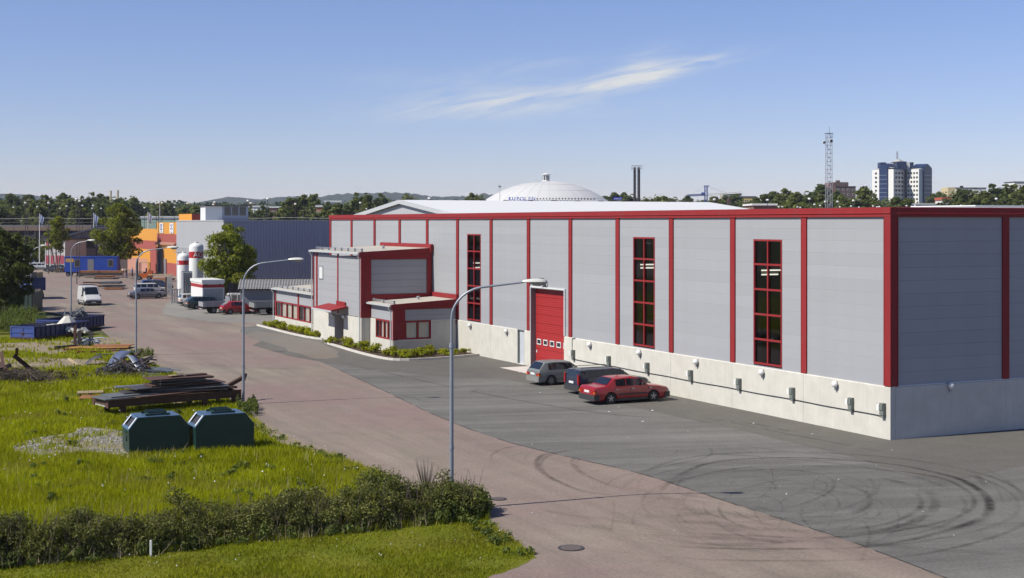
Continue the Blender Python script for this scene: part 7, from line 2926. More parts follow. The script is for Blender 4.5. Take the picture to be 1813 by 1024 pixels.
# letters stand on the rim, each its own piece
zl = ZA(352.2, 640 - 30)
dd_ = ztop - (zl - .8)
rl = math.sqrt(2 * Rd * dd_ - dd_ * dd_)
blue_sign = paint('blue_letters', (.03, .07, .45), .5)
for i, ch in enumerate('KUPOLEN'):
    px = 903.0 + i * 6.9
    # angle on the rim whose column is px
    best = min((abs((CX + FPX * (dx_ + rl * math.sin(th)) / (dy_ - rl * math.cos(th))) - px), th) for th in [R(v * .25) for v in range(-300, 300)])[1]
    me = text_mesh(ch, 2.35, .15)
    me.materials.clear()
    me.materials.append(blue_sign)
    link('letter', me, dm, (rl * math.sin(best), -rl * math.cos(best) - .25, zl), rot=(R(90), 0, best))
for i in range(19):
    px = 951 + i * 5.6
    cand = [(abs((CX + FPX * (dx_ + rl * math.sin(th)) / (dy_ - rl * math.cos(th))) - px), th) for th in [R(v * .25) for v in range(-300, 340)]]
    b_ = min(cand)
    if b_[0] > 2:
        continue
    th = b_[1]
    q = Matrix.Rotation(th, 3, 'Z')
    c = q @ Vector((0, -rl - .05, 0))
    MB().obox((c.x, c.y, zl + .05), (.22, .22, .32), q).build('rim_window', M['dark'], dm)
mx_, my_ = A(885, 560)
t = thing('floodlight_mast', 'slim mast with lamp cluster left of the dome', 'mast', (mx_, my_, 0))
MB().tube([(0, 0, 0), (0, 0, ZA(331, 560))], [.2, .08], 6).build('pole', M['galv'], t)
MB().box(-.6, .6, -.2, .2, ZA(332, 560), ZA(329, 560)).build('lamp_cluster', M['galv'], t)

# ------------------------------------------------------------------ twin chimney stacks
cx_, cy_ = A(1127.3, 420)
kc = 420 / FPX
t = thing('chimney_pair', 'pair of black steel chimneys with railed platforms on top', 'chimney', (cx_, cy_, 0))
zt_ = ZA(296.5, 420)
for s in (-3.8, 3.8):
    MB().lathe([(.36 if s < 0 else .40, 0), (.36 if s < 0 else .40, zt_)], 14, (s * kc, 0, 0)).build('chimney', M['dark'], t, smooth=40)
for zz in (zt_ - .3, zt_ + .45):
    MB().tube([(-1.55, -.6, zz), (1.55, -.6, zz), (1.55, .6, zz), (-1.55, .6, zz), (-1.55, -.6, zz)], .07, 4).build('railing', M['galv'], t)
for xx in (-1.55, -.9, -.3, .3, .9, 1.55):
    MB().tube([(xx, -.6, zt_ - .9), (xx, -.6, zt_ + .5)], .06, 4).build('railing_post', M['galv'], t)
for k in range(14):
    MB().box(-.22, .22, -.03, .03, 8 + k * 1.2, 8.08 + k * 1.2).build('rung', M['galv'], t)
MB().box(-.26, -.20, -.03, .03, 4, zt_).box(.20, .26, -.03, .03, 4, zt_).build('ladder_rail', M['dark_steel'], t)
# small blue sign board on a roof
bx_, by_ = A(1093.5, 330)
t = thing('roof_sign', 'small blue sign board with white writing behind the white roof', 'sign', (bx_, by_, 0))
MB().box(-1.0, 1.0, -.05, .05, ZA(354.5, 330), ZA(349.6, 330)).build('board', blue_sign, t)
MB().box(-.05, .05, -.04, .04, 0, ZA(354.5, 330)).build('post', M['galv'], t)
me = text_mesh('wiklund', .5, .01)
me.materials.clear()
me.materials.append(M['white'])
link('lettering', me, t, (0, -.07, ZA(352.1, 330)), rot=(R(90), 0, 0))

# ------------------------------------------------------------------ tower crane
def lattice(mb, p0, p1, w, n, r=.06, up=Vector((0, 0, 1)), tri=False):
    p0, p1 = Vector(p0), Vector(p1)
    d = (p1 - p0)
    e = d.normalized()
    a = e.cross(up)
    if a.length < .1:
        a = e.cross(Vector((1, 0, 0)))
    a.normalize()
    b = e.cross(a).normalized()
    cs = [(-1, -1), (1, -1), (1, 1), (-1, 1)] if not tri else [(-1, -1), (1, -1), (0, 1)]
    ch = []
    for (u_, v_) in cs:
        o_ = a * u_ * w / 2 + b * v_ * w / 2
        mb.tube([p0 + o_, p1 + o_], r, 4)
        ch.append(o_)
    for k in range(n):
        q0, q1 = p0 + d * (k / n), p0 + d * ((k + 1) / n)
        for i in range(len(ch)):
            j = (i + 1) % len(ch)
            if k % 2:
                i, j = j, i
            mb.tube([q0 + ch[i], q1 + ch[j]], r * .7, 3, caps=False)
            mb.tube([q0 + ch[i], q0 + ch[j]], r * .6, 3, caps=False)
    return mb


cx_, cy_ = A(1250, 850)
kk_ = 850 / FPX
bluec = paint('crane_blue', (.03, .07, .30), .5)
t = thing('tower_crane', 'blue and white tower crane with long jib beyond the roof', 'crane', (cx_, cy_, 0))
lattice(MB(), (0, 0, 0), (0, 0, ZA(330, 850)), 1.6, 22, .16).build('mast', bluec, t)
lattice(MB(), (-.5, 0, ZA(345, 850)), (-33 * kk_, 0, ZA(346.5, 850)), 1.0, 14, .14).build('counter_jib', bluec, t)
lattice(MB(), (.8, 0, ZA(345, 850)), (60 * kk_, -4, ZA(341, 850)), 1.0, 22, .12).build('jib', M['white'], t)
MB().tube([(0, 0, ZA(330, 850)), (-30 * kk_, 0, ZA(346, 850))], .08, 4).build('tie_bar', M['galv'], t)
MB().tube([(0, 0, ZA(330, 850)), (38 * kk_, -2, ZA(342, 850))], .08, 4).build('tie_bar', M['galv'], t)
MB().box(-33 * kk_, -29.5 * kk_, -.8, .8, ZA(350, 850), ZA(346.5, 850)).build('counterweight', M['dark'], t)
MB().box(-1.3, 1.9, -.5, .5, ZA(330.3, 850), ZA(328.8, 850)).build('mast_top', bluec, t)
MB().box(-2.8, -.9, -.9, .9, ZA(346, 850), ZA(341, 850)).build('driver_cab', bluec, t)

# ------------------------------------------------------------------ lattice radio mast
cx_, cy_ = A(1467.6, 245)
kk_ = 245 / FPX
t = thing('radio_mast', 'tall galvanised lattice mast with antenna dishes', 'mast', (cx_, cy_, 0), R(12))
zt_ = ZA(236.5, 245)
lattice(MB(), (0, 0, 0), (0, 0, zt_), .88, 36, .04).build('lattice', M['galv'], t)
MB().tube([(.1, 0, zt_), (.1, 0, zt_ + 1.2)], .025, 4).build('whip_antenna', M['dark'], t)
MB().box(-.6, .6, -.6, .6, zt_ - .02, zt_ + .04).build('top_plate', M['dark_steel'], t)
for (a, b, c_, r_, nm) in ((-1.15, -.3, ZA(253, 245), .26, 'dish'), (.05, -.62, ZA(250.5, 245), .32, 'dish')):
    q = MB().lathe([(0, .06), (r_ * .7, .03), (r_, -.12), (r_, -.28)], 14, (a, b, c_), axis='y').build(nm, M['white'], t)
    MB().lathe([(r_ * .8, -.29), (0, -.285)], 14, (a, b, c_), axis='y').build('dish_cover', M['pane_dark'], q)
MB().tube([(-.8, -.3, ZA(256, 245)), (-.8, -.3, ZA(249, 245))], .03, 4).tube([(-.8, -.3, ZA(253, 245)), (-.4, -.3, ZA(253, 245))], .03, 4).build('dish_arm', M['galv'], t)

# ------------------------------------------------------------------ tower block
TY = 980.0
kt = TY / FPX
cx_, cy_ = A(1596, TY)
tb = thing('tower_block', 'tall white and blue-glass tower block with gabled glass bays and roof antenna', 'tower block', (cx_, cy_, 0))
PX0 = 1596


def tp(px, d):
    return ((px - PX0) * kt + d * (px - CX) / FPX, d)


zt_ = ZA(300, TY)
wall_w = paint('tower_white', (.78, .77, .73), .7, .02, .05)
plan = [tp(1544, 14), tp(1558, 8), tp(1573, 1), tp(1582, -3), tp(1602, 12), tp(1606, 9), tp(1627, -1), tp(1648, 16), tp(1648, 40), tp(1544, 40)]
MB().prism(plan, 0, zt_, 'z').build('wall', wall_w, tb)


def tface(i, f0, f1, z0, z1, mat, name, off=.15, parent=None):
    a, b = Vector((*plan[i], 0)), Vector((*plan[i + 1], 0))
    p, q = a.lerp(b, f0), a.lerp(b, f1)
    n = (b - a).cross(Vector((0, 0, 1))).normalized()
    if n.y > 0:
        n = -n
    mb = MB()
    b0 = [(p + n * off), (q + n * off), (q + n * .01), (p + n * .01)]
    mb.prism([(v.x, v.y) for v in b0], z0, z1, 'z')
    return mb.build(name, mat, parent or tb)


tface(1, .02, .98, 0, zt_ + 1.5, M['pane_blue'], 'glass_bay', 1.0)
tface(4, .0, 1.0, 0, zt_ + 3, M['pane_blue'], 'glass_recess', .4)
tface(6, .30, .96, 0, zt_ + 1.5, M['pane_blue'], 'glass_bay', 1.2)
for r_ in range(9):
    z = ZA(306.5 + r_ * 7.7, TY)
    tface(0, .38, .62, z - .7, z + .7, M['pane_dark'], 'window')
    for k in range(3):
        tface(3, .15 + .27 * k, .30 + .27 * k, z - .7, z + .7, M['pane_dark'], 'window')
    for k in range(4):
        tface(5, .06 + .24 * k, .19 + .24 * k, z - .7, z + .7, M['pane_dark'], 'window')
    tface(1, .04, .96, z - 1.6, z - 1.35, M['galv'], 'glass_band', 1.1)
    tface(6, .32, .94, z - 1.6, z - 1.35, M['galv'], 'glass_band', 1.3)
# hipped roofs
rg = paint('pale_roof', (.42, .42, .40), .6)
ctr = (tp(1596, 20)[0], 20)


def roofpoly(pxs, zz):
    mb = MB()
    mb.poly([(tp(px, d)[0], d, z) for px, d, z in pxs])
    mb.build('roof', rg, tb)


zr2 = ZA(291, TY)
roofpoly([(1544, 14, zt_), (1558, 8, zt_), (1565, 20, zt_ + 2.5)], 0)
roofpoly([(1558, 8, zt_), (1573, 1, zt_), (1600, 22, zr2 + 0.5), (1570, 22, zr2)], 0)
roofpoly([(1573, 1, zt_), (1582, -3, zt_), (1602, 12, zt_), (1600, 22, zr2 + .5)], 0)
roofpoly([(1606, 9, zt_), (1627, -1, zt_), (1640, 18, zr2), (1606, 22, zr2)], 0)
roofpoly([(1627, -1, zt_), (1648, 16, zt_), (1640, 18, zr2)], 0)
for (i, f) in ((1, .5), (6, .63)):
    a, b = Vector((*plan[i], 0)), Vector((*plan[i + 1], 0))
    n = (b - a).cross(Vector((0, 0, 1))).normalized()
    if n.y > 0:
        n = -n
    lo, hi = (.02, .98) if i == 1 else (.30, .96)
    p, q, m_ = a.lerp(b, lo) + n * 1.05, a.lerp(b, hi) + n * 1.05, a.lerp(b, (lo + hi) / 2) + n * 1.05
    mb = MB()
    back = -n * 9
    P_ = [(p.x, p.y, zt_ + 1.5), (q.x, q.y, zt_ + 1.5), (m_.x, m_.y, zt_ + 4.2), (p.x + back.x, p.y + back.y, zt_ + 1.5), (q.x + back.x, q.y + back.y, zt_ + 1.5), (m_.x + back.x, m_.y + back.y, zt_ + 4.2)]
    mb.poly([P_[0], P_[1], P_[2]])
    mb.poly([P_[1], P_[4], P_[5], P_[2]])
    mb.poly([P_[0], P_[2], P_[5], P_[3]])
    mb.build('gable_roof', M['pane_blue'], tb)
zp0, zp1 = ZA(293, TY), ZA(286.5, TY)
MB().box(tp(1567, 0)[0], tp(1577, 0)[0], 12, 20, zt_, zp1).build('penthouse', M['pane_blue'], tb)
MB().box(tp(1577, 0)[0] + .05, tp(1591, 0)[0], 14, 20, zt_, zp1 - .3).build('penthouse', wall_w, tb)
MB().box(tp(1591, 0)[0] + .05, tp(1608, 0)[0], 4, 20, zt_, zp1 + .3).build('penthouse', M['pane_blue'], tb)
MB().box(tp(1608, 0)[0] + .05, tp(1618, 0)[0], 10, 20, zt_, zp1).build('penthouse', wall_w, tb)
MB().box(tp(1618, 0)[0] + .05, tp(1625, 0)[0], 10, 20, zt_, zp1).build('penthouse', M['pane_blue'], tb)
MB().lathe([(5.2, zp1 + .3), (0, ZA(280, TY))], 4, (tp(1597, 0)[0], 10, 0)).build('penthouse_roof', rg, tb)
lattice(MB(), (tp(1595.5, 0)[0], 10, ZA(281, TY)), (tp(1595.5, 0)[0], 10, ZA(267, TY)), .8, 6, .10).build('antenna', M['galv'], tb)


# ------------------------------------------------------------------ other far buildings
def block(name, label, cat, px0, px1, ytop, Y, depth, mat, rows=0, cols=0, roof=None, zwin=(0, 0), rz=0.0, pane='pane_dark', zbase=0.0, ww=.5, roofh=.4):
    x0, y0 = A(px0, Y)
    x1, _ = A(px1, Y)
    t = thing(name, label, cat, (x0, y0, 0), rz)
    Wd = x1 - x0
    z1 = ZA(ytop, Y)
    MB().box(0, Wd, 0, depth, 0, z1).build('wall', mat, t)
    MB().box(-.3, Wd + .3, -.3, depth + .3, z1 + .001, z1 + roofh).build('roof', roof or M['dark_steel'], t)
    for r_ in range(rows):
        for c_ in range(cols):
            cw = Wd / cols
            z = z1 - 2.0 - r_ * 3.0
            if z < 1:
                continue
            o_ = MB().box(cw * (c_ + .5) - cw * ww / 2, cw * (c_ + .5) + cw * ww / 2, -.06, -.001, z - .7, z + .7).build('window', M['white'], t)
            MB().box(cw * (c_ + .5) - cw * ww / 2 + .12, cw * (c_ + .5) + cw * ww / 2 - .12, -.09, -.061, z - .6, z + .6).build('pane', M[pane], o_)
    return t


brown = paint('brown_brick', (.20, .10, .075), .8, .1, .3)
brownd = paint('dark_brown_brick', (.11, .07, .06), .8, .1, .3)  # darkened copy of the brown brick, painting shade onto the block's unlit faces
bb = block('brick_block', 'dark brown stepped brick block right of the lattice mast', 'apartment block', 1480, 1515, 331, 900, 20, brownd, 5, 4, ww=.4)
MB().box(-3.5, 0, 2, 18, 0, ZA(334, 900)).build('lit_wing', brown, bb)
MB().box(-.2, 9.0, 4, 18, ZA(331, 900) + .41, ZA(322.5, 900)).build('upper_block', brownd, bb)
MB().box(-3.2, -.21, 5, 18, ZA(334, 900), ZA(323, 900)).build('upper_wing', brown, bb)
MB().box(2, 4, 6, 10, ZA(322.5, 900), ZA(319, 900)).build('roof_housing', brownd, bb)
block('brick_wing', 'lit brown brick wing left of the lattice mast', 'apartment block', 1459, 1470, 328, 930, 14, brown, 4, 2)
ow = block('apartment_slab', 'long low white apartment block with yellow end behind the trees', 'apartment block', 1692, 1746, 333.5, 820, 14, M['white'], 3, 9, ww=.45)
MB().box(-4.4, -.001, .5, 14, 0, ZA(332, 820)).build('yellow_end', paint('pale_yellow_wall', (.62, .52, .30), .7), ow)
MB().box(4, 5.5, 3, 5, ZA(333.5, 820) + .41, ZA(329, 820)).build('roof_housing', M['dark'], ow)
block('apartment_slab', 'white apartment block cut by the right picture edge', 'apartment block', 1796, 1850, 323, 700, 14, M['white'], 5, 8, ww=.45)
block('red_roofed_house', 'low house with orange-red roof right of the tower block', 'house', 1668, 1683, 355, 620, 10, M['white'], 0, 0, paint('orange_tile_roof', (.42, .10, .05), .7), roofh=1.3)
block('warehouse_roof', 'low grey flat-roofed store in front of the tower block', 'store', 1614, 1690, 362.5, 500, 20, paint('blue_grey_store', (.28, .31, .38), .6), 0, 0, M['white_metal'])
block('yellow_house', 'yellow and blue block far off near the crane', 'apartment block', 1313, 1338, 349, 700, 14, paint('yellow_wall', (.60, .42, .12), .7), 2, 6, paint('blue_roof', (.08, .1, .25), .6))
block('school_building', 'pale flat block behind the crane jib', 'building', 1280, 1313, 344, 900, 14, paint('pale_wall', (.42, .38, .32), .7), 3, 7)
bk = block('brick_store', 'low red brick building with white roof edge beyond the parapet', 'building', 1334, 1374, 364, 300, 12, brown, 1, 9, M['white'], ww=.5)
X, Y = A(1290, 330)
tag(MB().box(-.35, .35, -.35, .35, 0, ZA(352, 330)).build('brick_chimney', brownd, None, (X, Y, 0)), 'dark brick chimney poking up behind the white roof', 'chimney')
X, Y = A(1787, 110)
o = thing('roof_light', 'pale flat rooftop housing at the right end of the warehouse', 'roof housing', (*W(14.8, 10), ZF + .15), BA)
MB().box(0, 14, 0, 5, 0, .50).build('wall', M['white_metal'], o)
MB().box(-.1, 14.1, -.1, 5.1, .501, .56).build('roof', M['white_metal'], o)
# left background
lg = paint('pale_green_sheet', (.36, .48, .38), .6, .03, .3)
block('green_hall', 'long low pale green sheet hall behind the orange building', 'hall', 250, 400, 385.5, 420, 18, lg, 0, 0, M['white_metal'])
pl_ = block('platform_shed', 'long dark shed with brown fascia and columns at the far left', 'shed', -60, 165, 402, 395, 16, paint('dark_recess', (.035, .035, .04), .8), 0, 0, paint('grey_brown_roof', (.16, .15, .15), .8), roofh=.5)  # solid near-black wall paints the shade beneath the roof
MB().box(0, 36, -.5, -.001, ZA(408.5, 395), ZA(402, 395)).build('fascia', paint('brown_fascia', (.20, .14, .10), .8), pl_)
for k in range(8):
    MB().box(1 + k * 4.6, 1.4 + k * 4.6, -.5, -.1, 0, ZA(408.5, 395)).build('column', M['dark_steel'], pl_)
for (a, b, yt, Yd, lb, mt) in ((36, 160, 395, 470, 'long white-roofed brick terrace beyond the dark shed', brown), (110, 162, 386, 560, 'cluster of white sheds among the far trees', M['white']), (355, 372, 389, 330, 'brown wooden house beyond the hall roof', brown)):
    block('terrace', lb, 'building', a, b, yt, Yd, 10, mt, 0, 0, M['white'], roofh=.9)
for (a, b, yt, Yd, lb, mt) in ((448, 470, 367, 640, 'white bungalow among the far trees, left of a pair', M['white']), (474, 500, 368.5, 600, 'red-brown house with grey roof among the far trees', brown), (560, 572, 367, 500, 'orange brick house with white trim left of the pale villa', paint('orange_brick', (.42, .16, .09), .8)), (575, 604, 358.5, 560, 'pale modern villa with dark glazing among the far trees', M['white'])):
    block('far_house', lb, 'house', a, b, yt, Yd, 10, mt, 2, 4, M['white_metal'], roofh=.7)
for (px, yt, Yd, lb) in ((196, 338, 620, 'tall pale yellow stack, left of two'), (208.5, 337, 620, 'tall pale yellow stack, right of two')):
    X, Y = A(px, Yd)
    tag(MB().lathe([(.5, 0), (.45, ZA(yt, Yd))], 10).build('stack', paint('cream_stack', (.55, .48, .28), .6), None, (X, Y, 0)), lb, 'stack')
# flag poles
for (px, yt, Yd, lb) in ((70, 378, 300, 'white flagpole with pale blue flag, leftmost'), (166, 377, 300, 'white flagpole with pale flag above the grey house'), (262, 375, 300, 'white flagpole with blue and white flag by the orange building'), (283, 352, 420, 'bare white pole above the orange building')):
    X, Y = A(px, Yd)
    t = thing('flagpole', lb, 'flagpole', (X, Y, 0))
    zt_ = ZA(yt, Yd)
    MB().tube([(0, 0, 0), (0, 0, zt_)], [.12, .06], 6).build('pole', M['white'], t)
    if yt > 360:
        f_ = MB()
        n = 8
        for i in range(n + 1):
            x = .06 + .11 * i + .02 * math.sin(i)
            f_.v += [(x, .10 * math.sin(i * 1.3), zt_ - .1 - .10 * i), (x * .55, .12 * math.sin(i * 1.1), zt_ - 1.2 - .22 * i)]
        for i in range(n):
            f_.f.append((2 * i, 2 * i + 2, 2 * i + 3, 2 * i + 1))
            f_.m.append(0)
        f_.build('flag', paint('pale_blue_flag', (.42, .48, .62), .8), t, fix=False)

# overhead line with poles
t = thing('overhead_line', 'overhead railway wires running across the far left', 'overhead wires')
X0, Y0 = A(-60, 380)
X1, Y1 = A(640, 330)
for dz in (0, 1.0):
    MB().tube([(X0 + (X1 - X0) * f / 30, Y0 + (Y1 - Y0) * f / 30, ZA(385.5, 350) - dz - .25 * abs(math.sin(f * .5))) for f in range(31)], .045, 4).build('wire', paint('pale_wire', (.35, .37, .35), .6) if dz == 0 else M['dark_steel'], t)
for k in range(12):
    f = k / 11.5
    X, Y = X0 + (X1 - X0) * f, Y0 + (Y1 - Y0) * f
    p_ = thing('rail_mast', 'grey railway mast carrying the overhead wires', 'mast', (X, Y, 0), 0, 'railway masts at the far left')
    MB().tube([(0, .4, 0), (0, .4, 12.2)], .12, 5).build('pole', M['dark_steel'], p_)
    MB().tube([(0, .4, 11.4), (0, -1.0, 11.4)], .06, 4).build('arm', M['dark_steel'], p_)

# background street lamps: pale heads above the trees
def make_far_lamp():
    t = thing('far_lamp', 'distant lamp post with pale round head', 'street lamp', (0, 0, 0), 0, 'distant lamp posts')
    MB().tube([(0, 0, 0), (0, 0, 10.0)], [.06, .035], 5).build('pole', M['dark_steel'], t)
    MB().lathe([(.0, 9.93), (.16, 9.98), (.20, 10.08), (.12, 10.18), (0, 10.2)], 8).build('lamp_head', M['white'], t)
    return t


FL_LEFT = [(24, 367), (45, 359), (66, 366), (86, 359), (106, 369), (118, 365), (136, 352), (141, 356), (146, 364), (165, 364), (163, 369), (179, 369), (256, 368), (277, 360), (281, 359), (287, 359), (332, 360), (380, 358), (378, 362), (358, 366), (439, 355.5), (444, 359.5), (440, 366.5), (436, 368.5), (447, 371), (455, 372), (474, 352), (523, 361), (309, 367), (300, 379)]
FL_MID = [(638, 359), (649, 370), (760, 351)]
FL_RIGHT = [(1265, 353), (1359, 354), (1379, 366.5), (1385, 366), (1412, 366.5), (1417, 367.5), (1433, 352), (1442, 362), (1452, 364), (1461, 357), (1483, 357), (1487, 366.5), (1507, 365), (1511, 355), (1546, 365), (1553, 366.5), (1557, 366), (1521, 367), (1605, 364.5), (1620, 364), (1655, 367), (1687, 366.5), (1701, 364), (1764, 352)]
proto_l = make_far_lamp()
first = True
for lst, zone in ((FL_LEFT, 'beyond the yard at the left'), (FL_MID, 'left of the white roof'), (FL_RIGHT, 'behind the warehouse parapet at the right')):
    for i, (px, py) in enumerate(lst):
        Hh = 13.5 if zone[0] != 'b' or True else 12
        Yd = (Hh - CH) * FPX / (HOR - py)
        X, Y = A(px, Yd)
        s = Hh / 10.1
        lb = 'distant lamp post with pale round head ' + zone
        if first:
            proto_l.location = (X, Y, 0)
            proto_l.scale = (s, s, s)
            proto_l['label'] = lb
            proto_l['group'] = 'distant lamp posts ' + zone
            first = False
        else:
            dup(proto_l, (X, Y), 0, lb, 'distant lamp posts ' + zone, s)

# ------------------------------------------------------------------ far trees
def tree_kind(kind, seed, H, rad, h0, n, size, mat, shape='oval', lobes=18):
    rng = np.random.default_rng(seed)
    lb = crown_lobes(rng, h0, H * .95, rad, lobes, shape)
    cr = quads_mesh('crown', leaf_cloud(rng, lb, n, size, .45, .5, .7), M[mat])
    tk = limb_mesh(rng, H, h0, H * .016, rad, 4)
    return cr, tk


def conifer_kind(seed, H, rad, n, size):
    rng = np.random.default_rng(seed)
    lb = []
    for k in range(12):
        f = k / 12
        rr_ = rad * (1 - f) ** .8
        for q in range(4 if f < .7 else 2):
            a = rng.random() * 6.28
            lb.append((rr_ * .5 * math.cos(a), rr_ * .5 * math.sin(a), H * (.12 + .85 * f), rr_ * .55 + .25, rr_ * .55 + .25, H * .06))
    cr = quads_mesh('crown', leaf_cloud(rng, lb, n, size, .4, .3, .6), M['needle'])
    tk = MB().tube([(0, 0, 0), (0, 0, H)], [H * .014, .03], 5).mesh('trunk', M['bark'])
    return cr, tk


KINDS = [tree_kind('a', 50 + k, 12, 3.6, 1.5, 3600, .34, 'leaf_far') for k in range(4)]
POPL = [tree_kind('p', 60 + k, 14, 2.2, 1.5, 2000, .34, 'leaf_far', 'col') for k in range(2)]
CON = [conifer_kind(70 + k, 14, 2.4, 1300, .38) for k in range(3)]
rf = random.Random(44)


def far_tree(px, ytop, Yd, kind, label, group, wscale=1.0):
    X, Y = A(px, Yd)
    H = ZA(ytop, Yd)
    src = {'d': KINDS, 'p': POPL, 'c': CON}[kind]
    cr, tk = rf.choice(src)
    t = thing('conifer' if kind == 'c' else 'leafy_tree', label, 'tree', (X, Y, 0), rf.uniform(0, 6.28), group)
    h_ = 12 if kind == 'd' else 14
    s = H / h_ * 1.07
    t.scale = (s * wscale, s * wscale, s)
    link('crown', cr, t)
    link('trunk', tk, t)
    return t


def mspot(px):
    for lim, s in ((380, 'left of the rooftop plant room'), (450, 'just right of the rooftop plant room'), (505, 'before the far bungalow and the grey-roofed house'), (558, 'left of the orange brick house'), (606, 'beside the pale modern villa'), (635, 'right of the pale modern villa'), (700, 'above the left slope of the white gabled roof'), (760, 'at the peak of the white gabled roof'), (9999, 'left of the dome over the white roof')):
        if px < lim:
            return s


def spot(px):
    for lim, s in ((1100, 'over the white roof between dome and twin chimneys'), (1200, 'over the white roof right of the twin chimneys'), (1260, 'by the mast of the blue crane'), (1300, 'under the jib of the crane'), (1330, 'before the yellow house'), (1376, 'behind the low brick store'),
                   (1415, 'right of the low brick store'), (1457, 'left of the lattice mast'), (1482, 'behind the lattice mast'), (1512, 'before the brown brick block'), (1560, 'between brick block and tower block'), (1640, 'at the foot of the tower block'),
                   (1690, 'right of the tower block by the red roof'), (1728, 'before the left half of the white slab'), (1762, 'before the right half of the white slab'), (1790, 'between the two white apartment blocks'), (9999, 'at the right picture edge before the white block')):
        if px < lim:
            return s


for (px, yt, Yd, k, w_) in [(1318, 356, 520, 'd', 1.1), (1340, 353, 480, 'd', 1.2), (1358, 350, 520, 'd', 1.2), (1372, 346, 520, 'd', 1.1), (1393, 338, 500, 'd', 1.2), (1408, 346, 460, 'd', 1.1), (1428, 340, 470, 'd', 1.3), (1442, 346, 440, 'd', 1.2), (1452, 333, 520, 'd', 1.2), (1456, 352, 400, 'd', 1.1), (1478, 342, 450, 'd', 1.1), (1490, 350, 420, 'd', 1.0), (1500, 355, 400, 'd', 1.2), (1534, 337, 470, 'd', 1.3), (1520, 350, 420, 'd', 1.1), (1548, 352, 420, 'd', 1.0), (1590, 356, 380, 'd', 1.1), (1603, 358, 380, 'd', 1.1), (1662, 343, 700, 'd', 1.0), (1672, 341, 720, 'd', 1.0), (1652, 348, 700, 'd', 1.0),
                       (1696, 336, 460, 'd', 1.1), (1708, 340, 430, 'p', 1.5), (1724, 334, 470, 'd', 1.1), (1738, 345, 420, 'd', 1.2), (1756, 338, 470, 'd', 1.2), (1769, 330, 500, 'p', 1.8), (1778, 331, 500, 'p', 1.6), (1788, 342, 450, 'd', 1.2), (1794, 330, 430, 'p', 1.3), (1805, 340, 420, 'd', 1.2), (1820, 336, 430, 'd', 1.2), (1722, 358, 330, 'd', 1.1), (1380, 358, 420, 'd', 1.2), (1400, 360, 400, 'd', 1.3), (1422, 360, 390, 'd', 1.2), (1340, 362, 400, 'd', 1.2), (1700, 356, 350, 'd', 1.2), (1745, 358, 350, 'd', 1.2), (1780, 356, 350, 'd', 1.2), (1798, 358, 340, 'd', 1.2),
                       (1295, 352, 640, 'd', 1.1), (1262, 353, 700, 'd', 1.1), (1283, 350, 640, 'd', 1.1), (1305, 349, 640, 'd', 1.1), (1215, 351, 700, 'd', 1.1), (1196, 350, 720, 'd', 1.1), (1165, 346, 560, 'd', 1.2), (1155, 350, 560, 'd', 1.1), (1120, 345, 700, 'd', 1.0), (1108, 346, 700, 'd', 1.1), (1085, 347, 700, 'd', 1.1), (1075, 350, 700, 'd', 1.1), (1140, 350, 600, 'd', 1.0), (1180, 350, 650, 'd', 1.1)]:
    far_tree(px, yt, Yd, k, 'leafy green tree ' + spot(px), 'trees ' + spot(px), w_)
for (px, yt, Yd, k, w_) in [(640, 345, 480, 'p', 1.4), (626, 351, 470, 'p', 1.5), (650, 352, 460, 'd', .9), (667, 346, 540, 'p', 1.2), (684, 349, 560, 'p', 1.4), (612, 361, 440, 'd', 1.1), (596, 366, 420, 'd', 1.2), (580, 362, 500, 'd', .9), (720, 348, 800, 'd', 1.1), (730, 347, 800, 'd', 1.1), (838, 345, 620, 'd', 1.0), (848, 344, 620, 'd', 1.0), (575, 370, 400, 'd', 1.2), (560, 376, 400, 'd', 1.0)]:
    far_tree(px, yt, Yd, k, 'leafy tree ' + mspot(px), 'trees ' + mspot(px), w_)
for (px, yt, Yd, k, w_) in [(510, 357, 480, 'd', 1.1), (520, 355, 500, 'd', 1.1), (535, 348, 560, 'd', 1.1), (548, 347, 560, 'p', 1.4), (556, 352, 520, 'd', 1.0), (468, 367, 500, 'd', 1.1), (455, 376, 440, 'd', 1.0), (430, 370, 480, 'd', 1.1), (400, 366, 520, 'd', 1.2), (345, 368, 540, 'd', 1.2), (325, 371, 500, 'd', 1.1), (303, 358, 560, 'p', 1.2), (288, 362, 560, 'd', 1.1), (500, 372, 430, 'd', 1.2), (540, 378, 400, 'd', 1.3), (420, 378, 430, 'd', 1.0)]:
    far_tree(px, yt, Yd, k, 'leafy tree beyond the ribbed hall roof, ' + mspot(px), 'trees beyond the ribbed hall, ' + mspot(px), w_)
def wspot(px):
    for lim, s in ((60, 'left of the first flagpole'), (110, 'between the first flagpole and the thin tree'), (160, 'above the grey house'), (210, 'behind the two pale stacks'), (9999, 'right of the two pale stacks')):
        if px < lim:
            return s


for k in range(34):
    px = -10 + k * 7.6 + rf.uniform(-4, 4)
    near = k % 2
    far_tree(px, rf.uniform(344, 353) if not near else rf.uniform(356, 378), rf.uniform(520, 640) if not near else rf.uniform(420, 480), 'd' if rf.random() < .75 else 'p', 'leafy tree in the woodland belt ' + wspot(px), 'woodland trees ' + wspot(px), rf.uniform(.9, 1.2))
for (px, yt, Yd) in ((30, 415, 340), (48, 420, 330), (65, 424, 320), (82, 428, 315), (10, 412, 340), (-10, 408, 350), (240, 398, 420), (225, 396, 430)):
    far_tree(px, yt, Yd, 'd', 'rounded green bush before the dark shed at the far left', 'bushes before the dark shed', 1.6)


